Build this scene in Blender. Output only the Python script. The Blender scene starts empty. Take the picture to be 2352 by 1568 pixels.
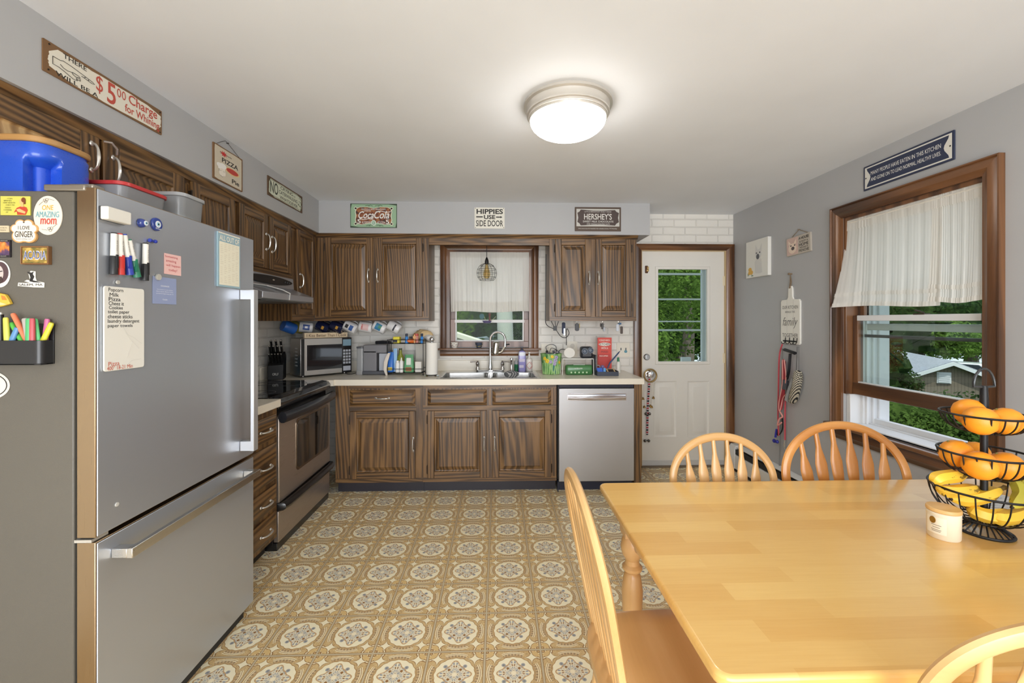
import bpy, bmesh, math, random
from mathutils import Matrix, Vector, noise as mnoise
D = bpy.data; S = bpy.context.scene; COL = S.collection
R = random.Random(11)
PI = math.pi
# ---------------------------------------------------------------- survey of the room (metres)
H = 1.37                                   # eye height
F, CX, HY, TP = 985.0, 1176.0, 737.0, 0.0315   # focal length (px of a 2352 wide frame), centre, horizon, tan(yaw)
CP = 1/math.sqrt(1+TP*TP); SP = TP*CP
XL, XR, YB, YR, ZC = -1.855, 2.217, 3.985, -1.9, 2.374
ZS = 2.105                                 # underside of the soffit
ZT = 0.91                                  # worktop
def ray(x, y):
    u = (x-CX)/F; v = (HY-y)/F
    return Vector((u*CP+SP, CP-u*SP, v))
def atY(x, y, Y):
    d = ray(x, y); t = Y/d.y; return Vector((d.x*t, Y, H+d.z*t))
def atX(x, y, X):
    d = ray(x, y); t = X/d.x; return Vector((X, d.y*t, H+d.z*t))
def atZ(x, y, Z):
    d = ray(x, y); t = (Z-H)/d.z; return Vector((d.x*t, d.y*t, Z))

cam = D.cameras.new('camera'); co = D.objects.new('camera', cam); COL.objects.link(co)
co.location = (0, 0, H); co.rotation_euler = (PI/2, 0, -math.atan(TP))
cam.sensor_width = 36; cam.lens = 36*F/2352; cam.shift_y = -47/2352; cam.clip_start = .02; cam.clip_end = 400
S.camera = co

# ---------------------------------------------------------------- mesh helpers
MI = [0]
def B(): return bmesh.new()
def nf(bm, vs):
    try:
        f = bm.faces.new(vs); f.material_index = MI[0]; return f
    except ValueError:
        return None
def tv(m, p): return (m @ Vector(p)) if m is not None else Vector(p)
def bx(bm, x0, x1, y0, y1, z0, z1, m=None):
    v = [bm.verts.new(tv(m, (x, y, z))) for z in (z0, z1) for y in (y0, y1) for x in (x0, x1)]
    for q in ((0,2,3,1), (4,5,7,6), (0,1,5,4), (2,6,7,3), (0,4,6,2), (1,3,7,5)): nf(bm, [v[i] for i in q])
    return bm
def prism(bm, poly, d0, d1, m=None):
    a = [bm.verts.new(tv(m, (p[0], p[1], d0))) for p in poly]
    b = [bm.verts.new(tv(m, (p[0], p[1], d1))) for p in poly]
    n = len(poly); nf(bm, a[::-1]); nf(bm, b)
    for i in range(n): nf(bm, [a[i], a[(i+1) % n], b[(i+1) % n], b[i]])
    return bm
def loft(bm, rings, closed=True, caps=True):
    vr = [[bm.verts.new(p) for p in r] for r in rings]
    n = len(vr[0])
    for a, b in zip(vr, vr[1:]):
        for i in range(n if closed else n-1): nf(bm, [a[i], a[(i+1) % n], b[(i+1) % n], b[i]])
    if caps and closed:
        nf(bm, vr[0][::-1]); nf(bm, vr[-1])
    return bm
def lathe(bm, prof, c=(0, 0, 0), n=24, m=None, sx=1, sy=1, a0=0, a1=2*PI):
    """prof: list of (radius, z) bottom to top"""
    full = abs(a1-a0-2*PI) < 1e-6
    k = n if full else n+1
    rows = []
    for r, z in prof:
        if r < 1e-6: rows.append([bm.verts.new(tv(m, (c[0], c[1], c[2]+z)))])
        else: rows.append([bm.verts.new(tv(m, (c[0]+sx*r*math.cos(a0+(a1-a0)*i/n), c[1]+sy*r*math.sin(a0+(a1-a0)*i/n), c[2]+z))) for i in range(k)])
    for a, b in zip(rows, rows[1:]):
        for i in range(n):
            j = (i+1) % k
            if len(a) == 1 and len(b) == 1: continue
            if len(a) == 1: nf(bm, [a[0], b[j], b[i]])
            elif len(b) == 1: nf(bm, [a[i], a[j], b[0]])
            else: nf(bm, [a[i], a[j], b[j], b[i]])
    if full:
        if len(rows[0]) > 1: nf(bm, rows[0][::-1])
        if len(rows[-1]) > 1: nf(bm, rows[-1])
    return bm
def frames(pts, closed=False):
    n = len(pts); out = []; prev = None
    for i, p in enumerate(pts):
        if closed: t = pts[(i+1) % n]-pts[i-1]
        else: t = pts[min(i+1, n-1)]-pts[max(i-1, 0)]
        if t.length < 1e-9: t = Vector((0, 0, 1))
        t.normalize()
        if prev is None:
            a = Vector((0, 0, 1)) if abs(t.z) < .9 else Vector((0, 1, 0))
            u = t.cross(a).normalized()
        else:
            u = prev-t*prev.dot(t)
            u = u.normalized() if u.length > 1e-6 else t.orthogonal().normalized()
        prev = u; out.append((u, t.cross(u)))
    return out
def tube(bm, pts, r, n=8, closed=False, fl=1.0, m=None, fr=None):
    """round (or flattened: fl) bar along pts; r a number or a list"""
    pts = [Vector(p) for p in pts]
    fs = frames(pts, closed) if fr is None else [fr]*len(pts)
    rs = r if isinstance(r, (list, tuple)) else [r]*len(pts)
    rings = []
    for p, (u, v), q in zip(pts, fs, rs):
        q1, q2 = (q if isinstance(q, tuple) else (q, q*fl))
        rings.append([tv(m, p+u*(q1*math.cos(2*PI*i/n))+v*(q2*math.sin(2*PI*i/n))) for i in range(n)])
    if closed:
        rings.append(rings[0]); loft(bm, rings, True, False); bmesh.ops.remove_doubles(bm, verts=bm.verts[:], dist=1e-7)
    else: loft(bm, rings)
    return bm
def cyl(bm, p0, p1, r0, r1=None, n=16, m=None):
    return tube(bm, [p0, p1], [r0, r0 if r1 is None else r1], n, m=m)
def ball(bm, c, r, n=12, m=None):
    if not isinstance(r, (tuple, list)): r = (r, r, r)
    prof = [(math.sin(PI*i/n), -math.cos(PI*i/n)) for i in range(n+1)]
    mm = Matrix.Translation(c) @ Matrix.Diagonal((r[0], r[1], r[2], 1))
    return lathe(bm, [(a if 0 < i < n else 0, z) for i, (a, z) in enumerate(prof)], n=2*n if n < 12 else 24, m=(m @ mm) if m is not None else mm)
def rrect(w, h, r, n=5, cx=0, cy=0):
    o = []
    for sx, sy, a in ((1, 1, 0), (-1, 1, 90), (-1, -1, 180), (1, -1, 270)):
        for i in range(n+1):
            t = math.radians(a+90*i/n); o.append((cx+sx*(w/2-r)+r*math.cos(t), cy+sy*(h/2-r)+r*math.sin(t)))
    return o
def ell(rx, ry, n=28, cx=0, cy=0, a0=0): return [(cx+rx*math.cos(a0+2*PI*i/n), cy+ry*math.sin(a0+2*PI*i/n)) for i in range(n)]
def arc(c, r, a0, a1, n=12): return [(c[0]+r*math.cos(math.radians(a0+(a1-a0)*i/n)), c[1]+r*math.sin(math.radians(a0+(a1-a0)*i/n))) for i in range(n+1)]
def spline(P, n=6, closed=False):
    P = [Vector(p) for p in P]; N = len(P); o = []
    for i in range(N if closed else N-1):
        if closed: a, b, c, d = P[i-1], P[i], P[(i+1) % N], P[(i+2) % N]
        else: a, b, c, d = P[max(i-1, 0)], P[i], P[i+1], P[min(i+2, N-1)]
        for k in range(n):
            t = k/n
            o.append(.5*((2*b)+(c-a)*t+(2*a-5*b+4*c-d)*t*t+(3*b-a-3*c+d)*t**3))
    if not closed: o.append(P[-1])
    return o
_tc = {}
def txt(bm, s, cx, cy, w, h, m, z=.0008, off=0.0, shear=0.0):
    """flat lettering fitted into a w x h box centred on (cx, cy) of the plane m"""
    if off and 'm' in s.lower():
        for q in (-1, 1): txt(bm, s, cx+q*off*h*.5, cy, w, h, m, z+q*.00004, 0.0, shear)
        return bm
    k = (s, off, shear)
    if k not in _tc:
        c = D.curves.new('lettering', 'FONT'); c.body = s; c.resolution_u = 3; c.offset = off; c.shear = shear
        o = D.objects.new('lettering', c); COL.objects.link(o)
        me = D.meshes.new_from_object(o.evaluated_get(bpy.context.evaluated_depsgraph_get()))
        _tc[k] = ([tuple(v.co) for v in me.vertices], [tuple(p.vertices) for p in me.polygons])
        D.objects.remove(o); D.curves.remove(c); D.meshes.remove(me)
    V, P = _tc[k]
    if not V: return bm
    xs = [v[0] for v in V]; ys = [v[1] for v in V]
    x0, x1, y0, y1 = min(xs), max(xs), min(ys), max(ys)
    vs = [bm.verts.new(tv(m, (cx+((v[0]-x0)/(x1-x0)-.5)*w, cy+((v[1]-y0)/(y1-y0)-.5)*h, z))) for v in V]
    for p in P: nf(bm, [vs[i] for i in p])
    return bm
def FL(o): return Matrix(((0, 0, 1, o[0]), (1, 0, 0, o[1]), (0, 1, 0, o[2]), (0, 0, 0, 1)))      # faces +X, right = +Y
def FB(o): return Matrix(((1, 0, 0, o[0]), (0, 0, -1, o[1]), (0, 1, 0, o[2]), (0, 0, 0, 1)))     # faces -Y, right = +X
def FR(o): return Matrix(((0, 0, -1, o[0]), (-1, 0, 0, o[1]), (0, 1, 0, o[2]), (0, 0, 0, 1)))    # faces -X, right = -Y
def RZ(a): return Matrix.Rotation(a, 4, 'Z')
def RX(a): return Matrix.Rotation(a, 4, 'X')
def RY(a): return Matrix.Rotation(a, 4, 'Y')
def TR(*p): return Matrix.Translation(p if len(p) == 3 else p[0])

# ---------------------------------------------------------------- object helpers
def wm(o):
    m = o.matrix_basis.copy()
    while o.parent is not None:
        o = o.parent; m = o.matrix_basis @ m
    return m
def tag(o, label=None, cat=None, group=None, kind=None):
    for k, v in (('label', label), ('category', cat), ('group', group), ('kind', kind)):
        if v: o[k] = v
    return o
def thing(name, label, cat, loc=(0, 0, 0), rz=0, group=None, kind=None, m=None):
    o = D.objects.new(name, None); COL.objects.link(o); o.empty_display_size = .05
    if m is not None: o.matrix_basis = m
    else:
        o.location = loc; o.rotation_euler = (0, 0, rz)
    return tag(o, label, cat, group, kind)
def mk(name, bm, mat, parent=None, bev=0, seg=2, sm=38, label=None, local=False, recalc=True, loc=None):
    if recalc: bmesh.ops.recalc_face_normals(bm, faces=bm.faces[:])
    if parent is not None and not local: bm.transform(wm(parent).inverted())
    if loc is not None: bm.transform(Matrix.Translation(loc).inverted())
    me = D.meshes.new(name); bm.to_mesh(me); bm.free()
    for k in (mat if isinstance(mat, (list, tuple)) else [mat]): me.materials.append(k)
    me.polygons.foreach_set('use_smooth', [True]*len(me.polygons))
    me.set_sharp_from_angle(angle=math.radians(sm))
    o = D.objects.new(name, me); COL.objects.link(o)
    if parent is not None: o.parent = parent
    if loc is not None: o.location = loc
    if bev:
        b = o.modifiers.new('edge', 'BEVEL'); b.width = bev; b.segments = seg; b.limit_method = 'ANGLE'; b.angle_limit = math.radians(35)
    if label: o['label'] = label
    return o
def solo(name, label, cat, bm, mat, group=None, loc=None, **k):
    if loc is None:
        vs = [v.co for v in bm.verts]; n = len(vs)
        loc = (sum(v.x for v in vs)/n, sum(v.y for v in vs)/n, min(v.z for v in vs))
    return tag(mk(name, bm, mat, loc=loc, **k), label, cat, group)
def struct(name, bm, mat, label=None, parent=None, **k):
    o = mk(name, bm, mat, parent, **k)
    if parent is None: tag(o, label, None, None, 'structure')
    return o
def kids(o): return [c for c in D.objects if c.parent is o]
def dup(o, m=None, label=None, group=None, parent=None):
    c = o.copy(); COL.objects.link(c)
    if parent is not None: c.parent = parent
    for ch in kids(o): dup(ch, parent=c)
    if m is not None: c.matrix_basis = m
    if label: c['label'] = label
    if group: c['group'] = group
    return c

# ---------------------------------------------------------------- materials
def lin(c):
    o = []
    for v in c[:3]:
        v /= 255; o.append(v/12.92 if v <= .04045 else ((v+.055)/1.055)**2.4)
    return (*o, 1)
def newmat(name):
    m = D.materials.new(name); m.use_nodes = True
    nt = m.node_tree; nt.nodes.clear()
    out = nt.nodes.new('ShaderNodeOutputMaterial'); b = nt.nodes.new('ShaderNodeBsdfPrincipled')
    nt.links.new(b.outputs[0], out.inputs[0]); return m, nt, b, out
_mc = {}
def C(r, g, b, rough=.5, metal=0, coat=0, trans=0, emit=0, spec=.5, sss=0):
    """plain painted / plastic / metal surface with a faint procedural unevenness of its gloss"""
    k = (r, g, b, rough, metal, coat, trans, emit, spec, sss)
    if k in _mc: return _mc[k]
    m, nt, p, out = newmat('surface_%02x%02x%02x' % (int(r), int(g), int(b)))
    p.inputs['Base Color'].default_value = lin((r, g, b)); p.inputs['Metallic'].default_value = metal
    p.inputs['Coat Weight'].default_value = coat; p.inputs['Transmission Weight'].default_value = trans
    p.inputs['Specular IOR Level'].default_value = spec; p.inputs['Roughness'].default_value = rough
    if emit:
        p.inputs['Emission Color'].default_value = lin((r, g, b)); p.inputs['Emission Strength'].default_value = emit
    elif not trans:
        n = nt.nodes.new('ShaderNodeTexNoise'); n.inputs['Scale'].default_value = 35
        mr = nt.nodes.new('ShaderNodeMapRange'); mr.inputs[3].default_value = max(rough-.02, .02); mr.inputs[4].default_value = min(rough+.02, 1)
        nt.links.new(n.outputs[0], mr.inputs[0]); nt.links.new(mr.outputs[0], p.inputs['Roughness'])
    _mc[k] = m; return m
class E:
    """a node socket one can calculate with"""
    def __init__(s, nt, o): s.nt = nt; s.o = o
    def _m(s, op, *a, clamp=False):
        n = s.nt.nodes.new('ShaderNodeMath'); n.operation = op; n.use_clamp = clamp
        for i, x in enumerate((s,)+a):
            if isinstance(x, E): s.nt.links.new(x.o, n.inputs[i])
            else: n.inputs[i].default_value = x
        return E(s.nt, n.outputs[0])
    def __add__(s, b): return s._m('ADD', b)
    __radd__ = __add__
    def __sub__(s, b): return s._m('SUBTRACT', b)
    def __rsub__(s, b): return s._m('MULTIPLY', -1)._m('ADD', b)
    def __mul__(s, b): return s._m('MULTIPLY', b)
    __rmul__ = __mul__
    def __truediv__(s, b): return s._m('DIVIDE', b)
    def abs(s): return s._m('ABSOLUTE')
    def floor(s): return s._m('FLOOR')
    def frac(s): return s._m('FRACT')
    def sin(s): return s._m('SINE')
    def cos(s): return s._m('COSINE')
    def sqrt(s): return s._m('SQRT')
    def pow(s, b): return s._m('POWER', b)
    def lt(s, b): return s._m('LESS_THAN', b)
    def gt(s, b): return s._m('GREATER_THAN', b)
    def min(s, b): return s._m('MINIMUM', b)
    def max(s, b): return s._m('MAXIMUM', b)
    def atan2(s, b): return s._m('ARCTAN2', b)
    def near(s, c, w): return (s-c).abs().lt(w)
def over(nt, fac, a, b):
    """b over a where fac"""
    n = nt.nodes.new('ShaderNodeMix'); n.data_type = 'RGBA'
    for x, i in ((fac, 0), (a, 6), (b, 7)):
        if isinstance(x, E): nt.links.new(x.o, n.inputs[i])
        elif i == 0: n.inputs[0].default_value = x
        else: n.inputs[i].default_value = lin(x)
    return E(nt, n.outputs[2])
def coords(nt, kind='Object'):
    t = nt.nodes.new('ShaderNodeTexCoord'); s = nt.nodes.new('ShaderNodeSeparateXYZ')
    nt.links.new(t.outputs[kind], s.inputs[0]); return [E(nt, s.outputs[i]) for i in range(3)]
def comb(nt, x, y, z):
    c = nt.nodes.new('ShaderNodeCombineXYZ')
    for i, v in enumerate((x, y, z)):
        if isinstance(v, E): nt.links.new(v.o, c.inputs[i])
        else: c.inputs[i].default_value = v
    return E(nt, c.outputs[0])
def nz(nt, vec, scale=5, detail=2, rough=.5, out=0):
    n = nt.nodes.new('ShaderNodeTexNoise'); n.inputs['Scale'].default_value = scale; n.inputs['Detail'].default_value = detail; n.inputs['Roughness'].default_value = rough
    nt.links.new(vec.o, n.inputs['Vector']); return E(nt, n.outputs[out])
def ramp(nt, fac, stops):
    r = nt.nodes.new('ShaderNodeValToRGB'); e = r.color_ramp.elements
    while len(e) < len(stops): e.new(.5)
    for el, (p, c) in zip(e, stops): el.position = p; el.color = lin(c)
    nt.links.new(fac.o, r.inputs[0]); return E(nt, r.outputs[0])
def bump(nt, p, hgt, strength=.3, dist=.002):
    b = nt.nodes.new('ShaderNodeBump'); b.inputs['Strength'].default_value = strength; b.inputs['Distance'].default_value = dist
    nt.links.new(hgt.o, b.inputs['Height']); nt.links.new(b.outputs[0], p.inputs['Normal'])
def orand(nt):
    n = nt.nodes.new('ShaderNodeObjectInfo'); return E(nt, n.outputs['Random'])
def wood(name, axis, stops, scale=7.0, stretch=.07, dist=5.0, rough=.38, pore=.5, coat=.15, tilt=.05):
    """sawn board: rings of a log cut along AXIS, every object cut from another place"""
    m, nt, p, out = newmat(name)
    x, y, z = coords(nt); r = orand(nt)
    c = [x, y, z]; g = c[axis]; a, b = [c[i] for i in range(3) if i != axis]
    a = a+r*3.7-1.1+g*tilt; b = b+r*(-2.3)+g*(tilt*.7)
    v = comb(nt, a, b, g*stretch+r*9)
    w = nt.nodes.new('ShaderNodeTexWave'); w.wave_type = 'RINGS'; w.rings_direction = 'Z'
    w.inputs['Scale'].default_value = scale; w.inputs['Distortion'].default_value = dist; w.inputs['Detail'].default_value = 1.2; w.inputs['Detail Scale'].default_value = 1.3; w.inputs['Detail Roughness'].default_value = .55
    nt.links.new(v.o, w.inputs['Vector'])
    fine = nz(nt, comb(nt, a*1.0, b*1.0, g*.025), 130, 3)
    big = nz(nt, comb(nt, a, b, g*.3), 6, 2)
    k = E(nt, w.outputs['Fac'])*(.92-pore*.7)+fine*(pore*.75)+big*.42-.24
    col = ramp(nt, k, stops)
    nt.links.new(col.o, p.inputs['Base Color'])
    p.inputs['Roughness'].default_value = rough; p.inputs['Coat Weight'].default_value = coat; p.inputs['Coat Roughness'].default_value = .25
    bump(nt, p, fine, .25, .0006)
    return m
OAKC = [(0.0, (44, 30, 18)), (.2, (68, 48, 28)), (.42, (98, 71, 42)), (.75, (128, 95, 57)), (1.0, (110, 80, 48))]
OAK = [wood('dark_oak_%s' % n, i, OAKC, scale=17, stretch=.05, dist=6.0, pore=.62) for i, n in enumerate(('x', 'y', 'z'))]
OX, OY, OZ = OAK
PALEC = [(0.0, (112, 84, 54)), (.3, (165, 130, 86)), (.6, (197, 165, 118)), (1.0, (186, 150, 102))]
OPALE = wood('pale_oak_panel', 2, PALEC)
TRIMC = [(0.0, (58, 36, 21)), (.3, (90, 58, 35)), (.6, (122, 82, 50)), (1.0, (106, 69, 42))]
TRX, TRY, TRZ = [wood('casing_wood_%s' % n, i, TRIMC, scale=4, rough=.3, coat=.35) for i, n in enumerate(('x', 'y', 'z'))]
MAUV = [wood('sash_wood_%s' % n, i, [(0, (98, 74, 66)), (.5, (138, 110, 100)), (1, (150, 122, 110))], scale=4) for i, n in enumerate(('x', 'y', 'z'))]
MAPC = [(0.0, (202, 158, 100)), (.35, (212, 168, 110)), (.7, (221, 179, 122)), (1.0, (217, 174, 116))]
MPX, MPY, MPZ = [wood('honey_maple_%s' % n, i, MAPC, scale=3, dist=3, rough=.3, pore=.4, coat=.4) for i, n in enumerate(('x', 'y', 'z'))]
MAPO = [(0.0, (188, 124, 58)), (.35, (202, 138, 68)), (.7, (214, 152, 82)), (1.0, (207, 145, 75))]
MOX, MOY, MOZ = [wood('amber_maple_%s' % n, i, MAPO, scale=3, dist=3, rough=.3, pore=.4, coat=.4) for i, n in enumerate(('x', 'y', 'z'))]
def steel(name, col, axis=2, rough=.32, met=1):
    m, nt, p, out = newmat(name)
    c = coords(nt); c[axis] = c[axis]*.01
    n = nz(nt, comb(nt, *c), 400, 2)
    p.inputs['Base Color'].default_value = lin(col); p.inputs['Metallic'].default_value = met
    nt.links.new((n*.14+(rough-.07)).o, p.inputs['Roughness'])
    return m
STEEL = steel('brushed_steel', (196, 202, 212), 1, .34, .8)
STEELX = steel('brushed_steel_wide', (196, 192, 188), 0)
STEELW = steel('bronze_steel', (176, 164, 153), 1, .3, .75)
CHROME = C(225, 225, 226, .06, 1)
NICKEL = C(214, 211, 204, .25, .7)
BLACK = C(20, 20, 22, .35); BLACKG = C(10, 10, 12, .06, 0, .6); IRON = C(26, 26, 28, .45, .3)
WHITE = C(232, 230, 224, .4); PAPER = C(236, 231, 216, .75); INK = C(30, 29, 29, .7)
def glass_mat(name, tint=(235, 242, 240), refl=1.0, rough=0, milk=0):
    m = D.materials.new(name); m.use_nodes = True; nt = m.node_tree; nt.nodes.clear()
    out = nt.nodes.new('ShaderNodeOutputMaterial'); t = nt.nodes.new('ShaderNodeBsdfTransparent'); g = nt.nodes.new('ShaderNodeBsdfGlossy')
    t.inputs[0].default_value = lin(tint); g.inputs['Roughness'].default_value = rough
    f = nt.nodes.new('ShaderNodeFresnel'); f.inputs[0].default_value = 1.45; mx = nt.nodes.new('ShaderNodeMixShader')
    nt.links.new((E(nt, f.outputs[0])*refl).o, mx.inputs[0]); nt.links.new(t.outputs[0], mx.inputs[1]); nt.links.new(g.outputs[0], mx.inputs[2])
    if milk:
        dd = nt.nodes.new('ShaderNodeBsdfDiffuse'); dd.inputs[0].default_value = lin((226, 228, 230)); m3 = nt.nodes.new('ShaderNodeMixShader'); m3.inputs[0].default_value = milk
        nt.links.new(mx.outputs[0], m3.inputs[1]); nt.links.new(dd.outputs[0], m3.inputs[2]); mx = m3
    nt.links.new(mx.outputs[0], out.inputs[0])
    return m
PANE = glass_mat('window_glass', refl=.12)
CLEARP = glass_mat('clear_plastic', (222, 226, 228), 1.0, .12, .35)
def cloth_mat(name, col, tl=.5, tp=.08):
    m = D.materials.new(name); m.use_nodes = True; nt = m.node_tree; nt.nodes.clear()
    out = nt.nodes.new('ShaderNodeOutputMaterial'); d = nt.nodes.new('ShaderNodeBsdfDiffuse'); t = nt.nodes.new('ShaderNodeBsdfTranslucent'); tr = nt.nodes.new('ShaderNodeBsdfTransparent')
    x, y, z = coords(nt); n = nz(nt, comb(nt, x*1.0, y*1.0, z*.08), 90, 2)
    col_ = over(nt, n, tuple(v-14 for v in col), col)
    nt.links.new(col_.o, d.inputs[0]); nt.links.new(col_.o, t.inputs[0])
    a = nt.nodes.new('ShaderNodeMixShader'); a.inputs[0].default_value = tl; b = nt.nodes.new('ShaderNodeMixShader'); b.inputs[0].default_value = tp
    nt.links.new(d.outputs[0], a.inputs[1]); nt.links.new(t.outputs[0], a.inputs[2]); nt.links.new(a.outputs[0], b.inputs[1]); nt.links.new(tr.outputs[0], b.inputs[2]); nt.links.new(b.outputs[0], out.inputs[0])
    return m
SHEER = cloth_mat('sheer_cotton', (247, 245, 240), .36, .03); SHEERB = cloth_mat('white_cotton', (246, 244, 240), .22, .015)
def paint(name, col, rough=.6, amp=.12, scale=220):
    m, nt, p, out = newmat(name)
    x, y, z = coords(nt); v = comb(nt, x, y, z)
    n = nz(nt, v, 2.5, 3); nt.links.new(over(nt, n, tuple(k*.975 for k in col), tuple(min(k*1.02, 255) for k in col)).o, p.inputs['Base Color'])
    p.inputs['Roughness'].default_value = rough
    bump(nt, p, nz(nt, v, scale, 2), amp, .001); return m
GREY = paint('grey_wall_paint', (176, 177, 179), .5)
CEIL = paint('ceiling_paint', (231, 235, 241), .75, .1)
DOORW = paint('door_paint', (224, 221, 214), .4, .06)
LAMI = paint('cream_laminate', (226, 219, 204), .28, .02)
# ---------------------------------------------------------------- patterned floor, painted brick
def floor_mat():
    m, nt, p, out = newmat('patterned_vinyl')
    x, y, z = coords(nt); T = .2308; o = atZ(1114, 1494.3, 0)
    a = (x-o.x)/T; b = (y-o.y)/T
    u = (a-a.floor())-.5; v = (b-b.floor())-.5
    au = u.abs(); av = v.abs(); r = (u*u+v*v).sqrt(); th = v.atan2(u)
    wob = nz(nt, comb(nt, a, b, 0), 14, 2)
    c2 = (th*2).cos(); c4 = (th*4).cos(); c8 = (th*8).cos(); c16 = (th*16).cos()
    tan_, tan2, line, cream, blue, grout = (226, 199, 148), (205, 174, 120), (148, 108, 62), (245, 235, 202), (166, 167, 166), (198, 184, 154)
    mx = au.max(av); mn = au.min(av)
    d2 = mx+mn                                      # diagonal
    col = over(nt, (wob*1.6-.3), tan_, tan2)
    scr = ((wob*11+r*26).frac()-.5).abs().lt(.11); col = over(nt, scr*.8, col, line)
    # scrolls beside the joints
    e1 = ((mx-.47)*(mx-.47)+(mn-.36)*(mn-.36)*1.0).sqrt()
    col = over(nt, e1.lt(.085), col, tan_); col = over(nt, e1.near(.075, .009), col, line); col = over(nt, e1.near(.056, .010), col, cream); col = over(nt, e1.near(.036, .008), col, line)
    # cornered tan triangle and cream star on the diagonal
    sd = (au-.325).abs().sqrt()+(av-.325).abs().sqrt()
    tri = (d2-.80).abs().lt(.07)*(mx-mn).lt(.09); col = over(nt, tri, col, (218, 186, 128))
    col = over(nt, sd.lt(.425), col, line); col = over(nt, sd.lt(.39), col, cream)
    # curved bars round the medallion, on the four sides
    side = c4.gt(-.25)
    col = over(nt, side*r.near(.400, .040), col, line); col = over(nt, side*r.near(.400, .033), col, (206, 178, 134))
    col = over(nt, side*r.near(.396, .019)*((th*44).sin().gt(-.2)), col, (164, 138, 104)); col = over(nt, side*r.near(.424, .007), col, cream); col = over(nt, side*r.near(.452, .006), col, cream)
    # medallion
    R0 = c16*.006+.340+wob*.012-.006
    col = over(nt, r.lt(R0+.009), col, (160, 118, 68)); col = over(nt, r.lt(R0), col, cream)
    # flower: four arms with hooked tips, blue grey shading, brown outlines
    arm = (c4*.5+.5).pow(1.6)*.085+.170
    hook = (c8*.5+.5)*.02
    Rf = arm+hook
    fl = r.lt(Rf)
    col = over(nt, r.lt(Rf+.022)*.8, col, (186, 136, 72))
    col = over(nt, fl, col, (226, 216, 190))
    sp = ((r*52+c4*2.6).sin()*(c8*.8+.35))
    col = over(nt, fl*sp.gt(.25), col, blue); col = over(nt, fl*sp.lt(-.42), col, (150, 108, 62))
    col = over(nt, fl*(th*2).sin().abs().lt(.10)*r.gt(.05), col, cream)
    dd = ((au-.168)*(au-.168)+(av-.168)*(av-.168)).sqrt()
    col = over(nt, dd.lt(.036), col, blue); col = over(nt, dd.lt(.018), col, (136, 136, 134))
    col = over(nt, r.lt(c8*.010+.042), col, (244, 232, 200))
    col = over(nt, mx.gt(.484), col, grout); col = over(nt, mx.near(.478, .005), col, (150, 116, 72))
    nt.links.new(col.o, p.inputs['Base Color']); p.inputs['Roughness'].default_value = .36
    bump(nt, p, wob+mx.gt(.484)*-1.2, .2, .001)
    return m
def brick_mat():
    m, nt, p, out = newmat('painted_brick')
    x, y, z = coords(nt)
    b = nt.nodes.new('ShaderNodeTexBrick'); b.inputs['Scale'].default_value = 1
    for k, v in (('Brick Width', .21), ('Row Height', .0725), ('Mortar Size', .006), ('Mortar Smooth', .35), ('Bias', 0)): b.inputs[k].default_value = v
    b.inputs['Color1'].default_value = lin((234, 231, 224)); b.inputs['Color2'].default_value = lin((229, 226, 219)); b.inputs['Mortar'].default_value = lin((222, 219, 212))
    w = nz(nt, comb(nt, x, y, z), 9, 2)
    nt.links.new(comb(nt, x+y+.03+w*.006, z+w*.006-.01, 0).o, b.inputs['Vector'])
    nt.links.new(b.outputs[0], p.inputs['Base Color']); p.inputs['Roughness'].default_value = .45
    n = nz(nt, comb(nt, x, y, z), 60, 3)
    bump(nt, p, E(nt, b.outputs[1])*-1.0+n*.25, .8, .006)
    return m
BRICK = brick_mat()
def plates(a0, a1, z0, z1, holes):
    """rectangles that tile a wall around its openings"""
    xs = sorted({a0, a1, *[h[0] for h in holes], *[h[1] for h in holes]}); o = []
    for i, (l, r) in enumerate(zip(xs, xs[1:])):
        c = (l+r)/2; cut = sorted((h[2], h[3]) for h in holes if h[0] < c < h[1]); z = z0
        for b, t in cut:
            if b > z: o.append((l, r, z, b))
            z = t
        if z < z1: o.append((l, r, z, z1))
    return o
b = B(); bx(b, XL-.2, XR+.2, YR-.2, YB+.2, -.12, 0); struct('floor', b, floor_mat(), 'cream and tan patterned vinyl floor')
b = B(); bx(b, XL-.2, XR+.3, YR-.2, YB+.25, ZC, ZC+.15); struct('ceiling', b, CEIL, 'plain white ceiling')
W1 = (-.470, .305, 1.12, 2.03)             # sink window
DR = (1.338, 2.142, 0, 2.032)              # back door
W2 = (1.875, 2.690, .715, 2.03)            # big window (y range)
b = B()
for l, r, z0, z1 in plates(XL-.2, XR+.25, 0, ZC, [W1, DR]): bx(b, l, r, YB, YB+.16, z0, z1)
struct('wall_back', b, BRICK, 'white painted brick wall')
b = B()
for l, r, z0, z1 in plates(YR, YB, 0, ZC, [W2]): bx(b, XR, XR+.25, l, r, z0, z1)
struct('wall_right', b, GREY, 'grey painted wall')
b = B(); bx(b, XL-.16, XL, YR, YB, 0, ZC); struct('wall_left', b, BRICK, 'white painted brick wall behind the range')
b = B()
for l, r, z0, z1 in plates(XL-.16, XR+.25, 0, ZC, [(-1.3, 1.9, 0, 2.1)]): bx(b, l, r, YR-.16, YR, z0, z1)  # opening is added out of view, to let light in from behind
struct('wall_rear', b, GREY, 'grey wall with a wide opening behind the table')
b = B()
prism(b, [(XL, YR), (-1.50, YR), (-1.50, 3.63), (1.295, 3.63), (1.295, YB), (XL, YB)], ZS, ZC)
struct('wall_soffit', b, GREY, 'grey boxed soffit above the wall cabinets')

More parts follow.
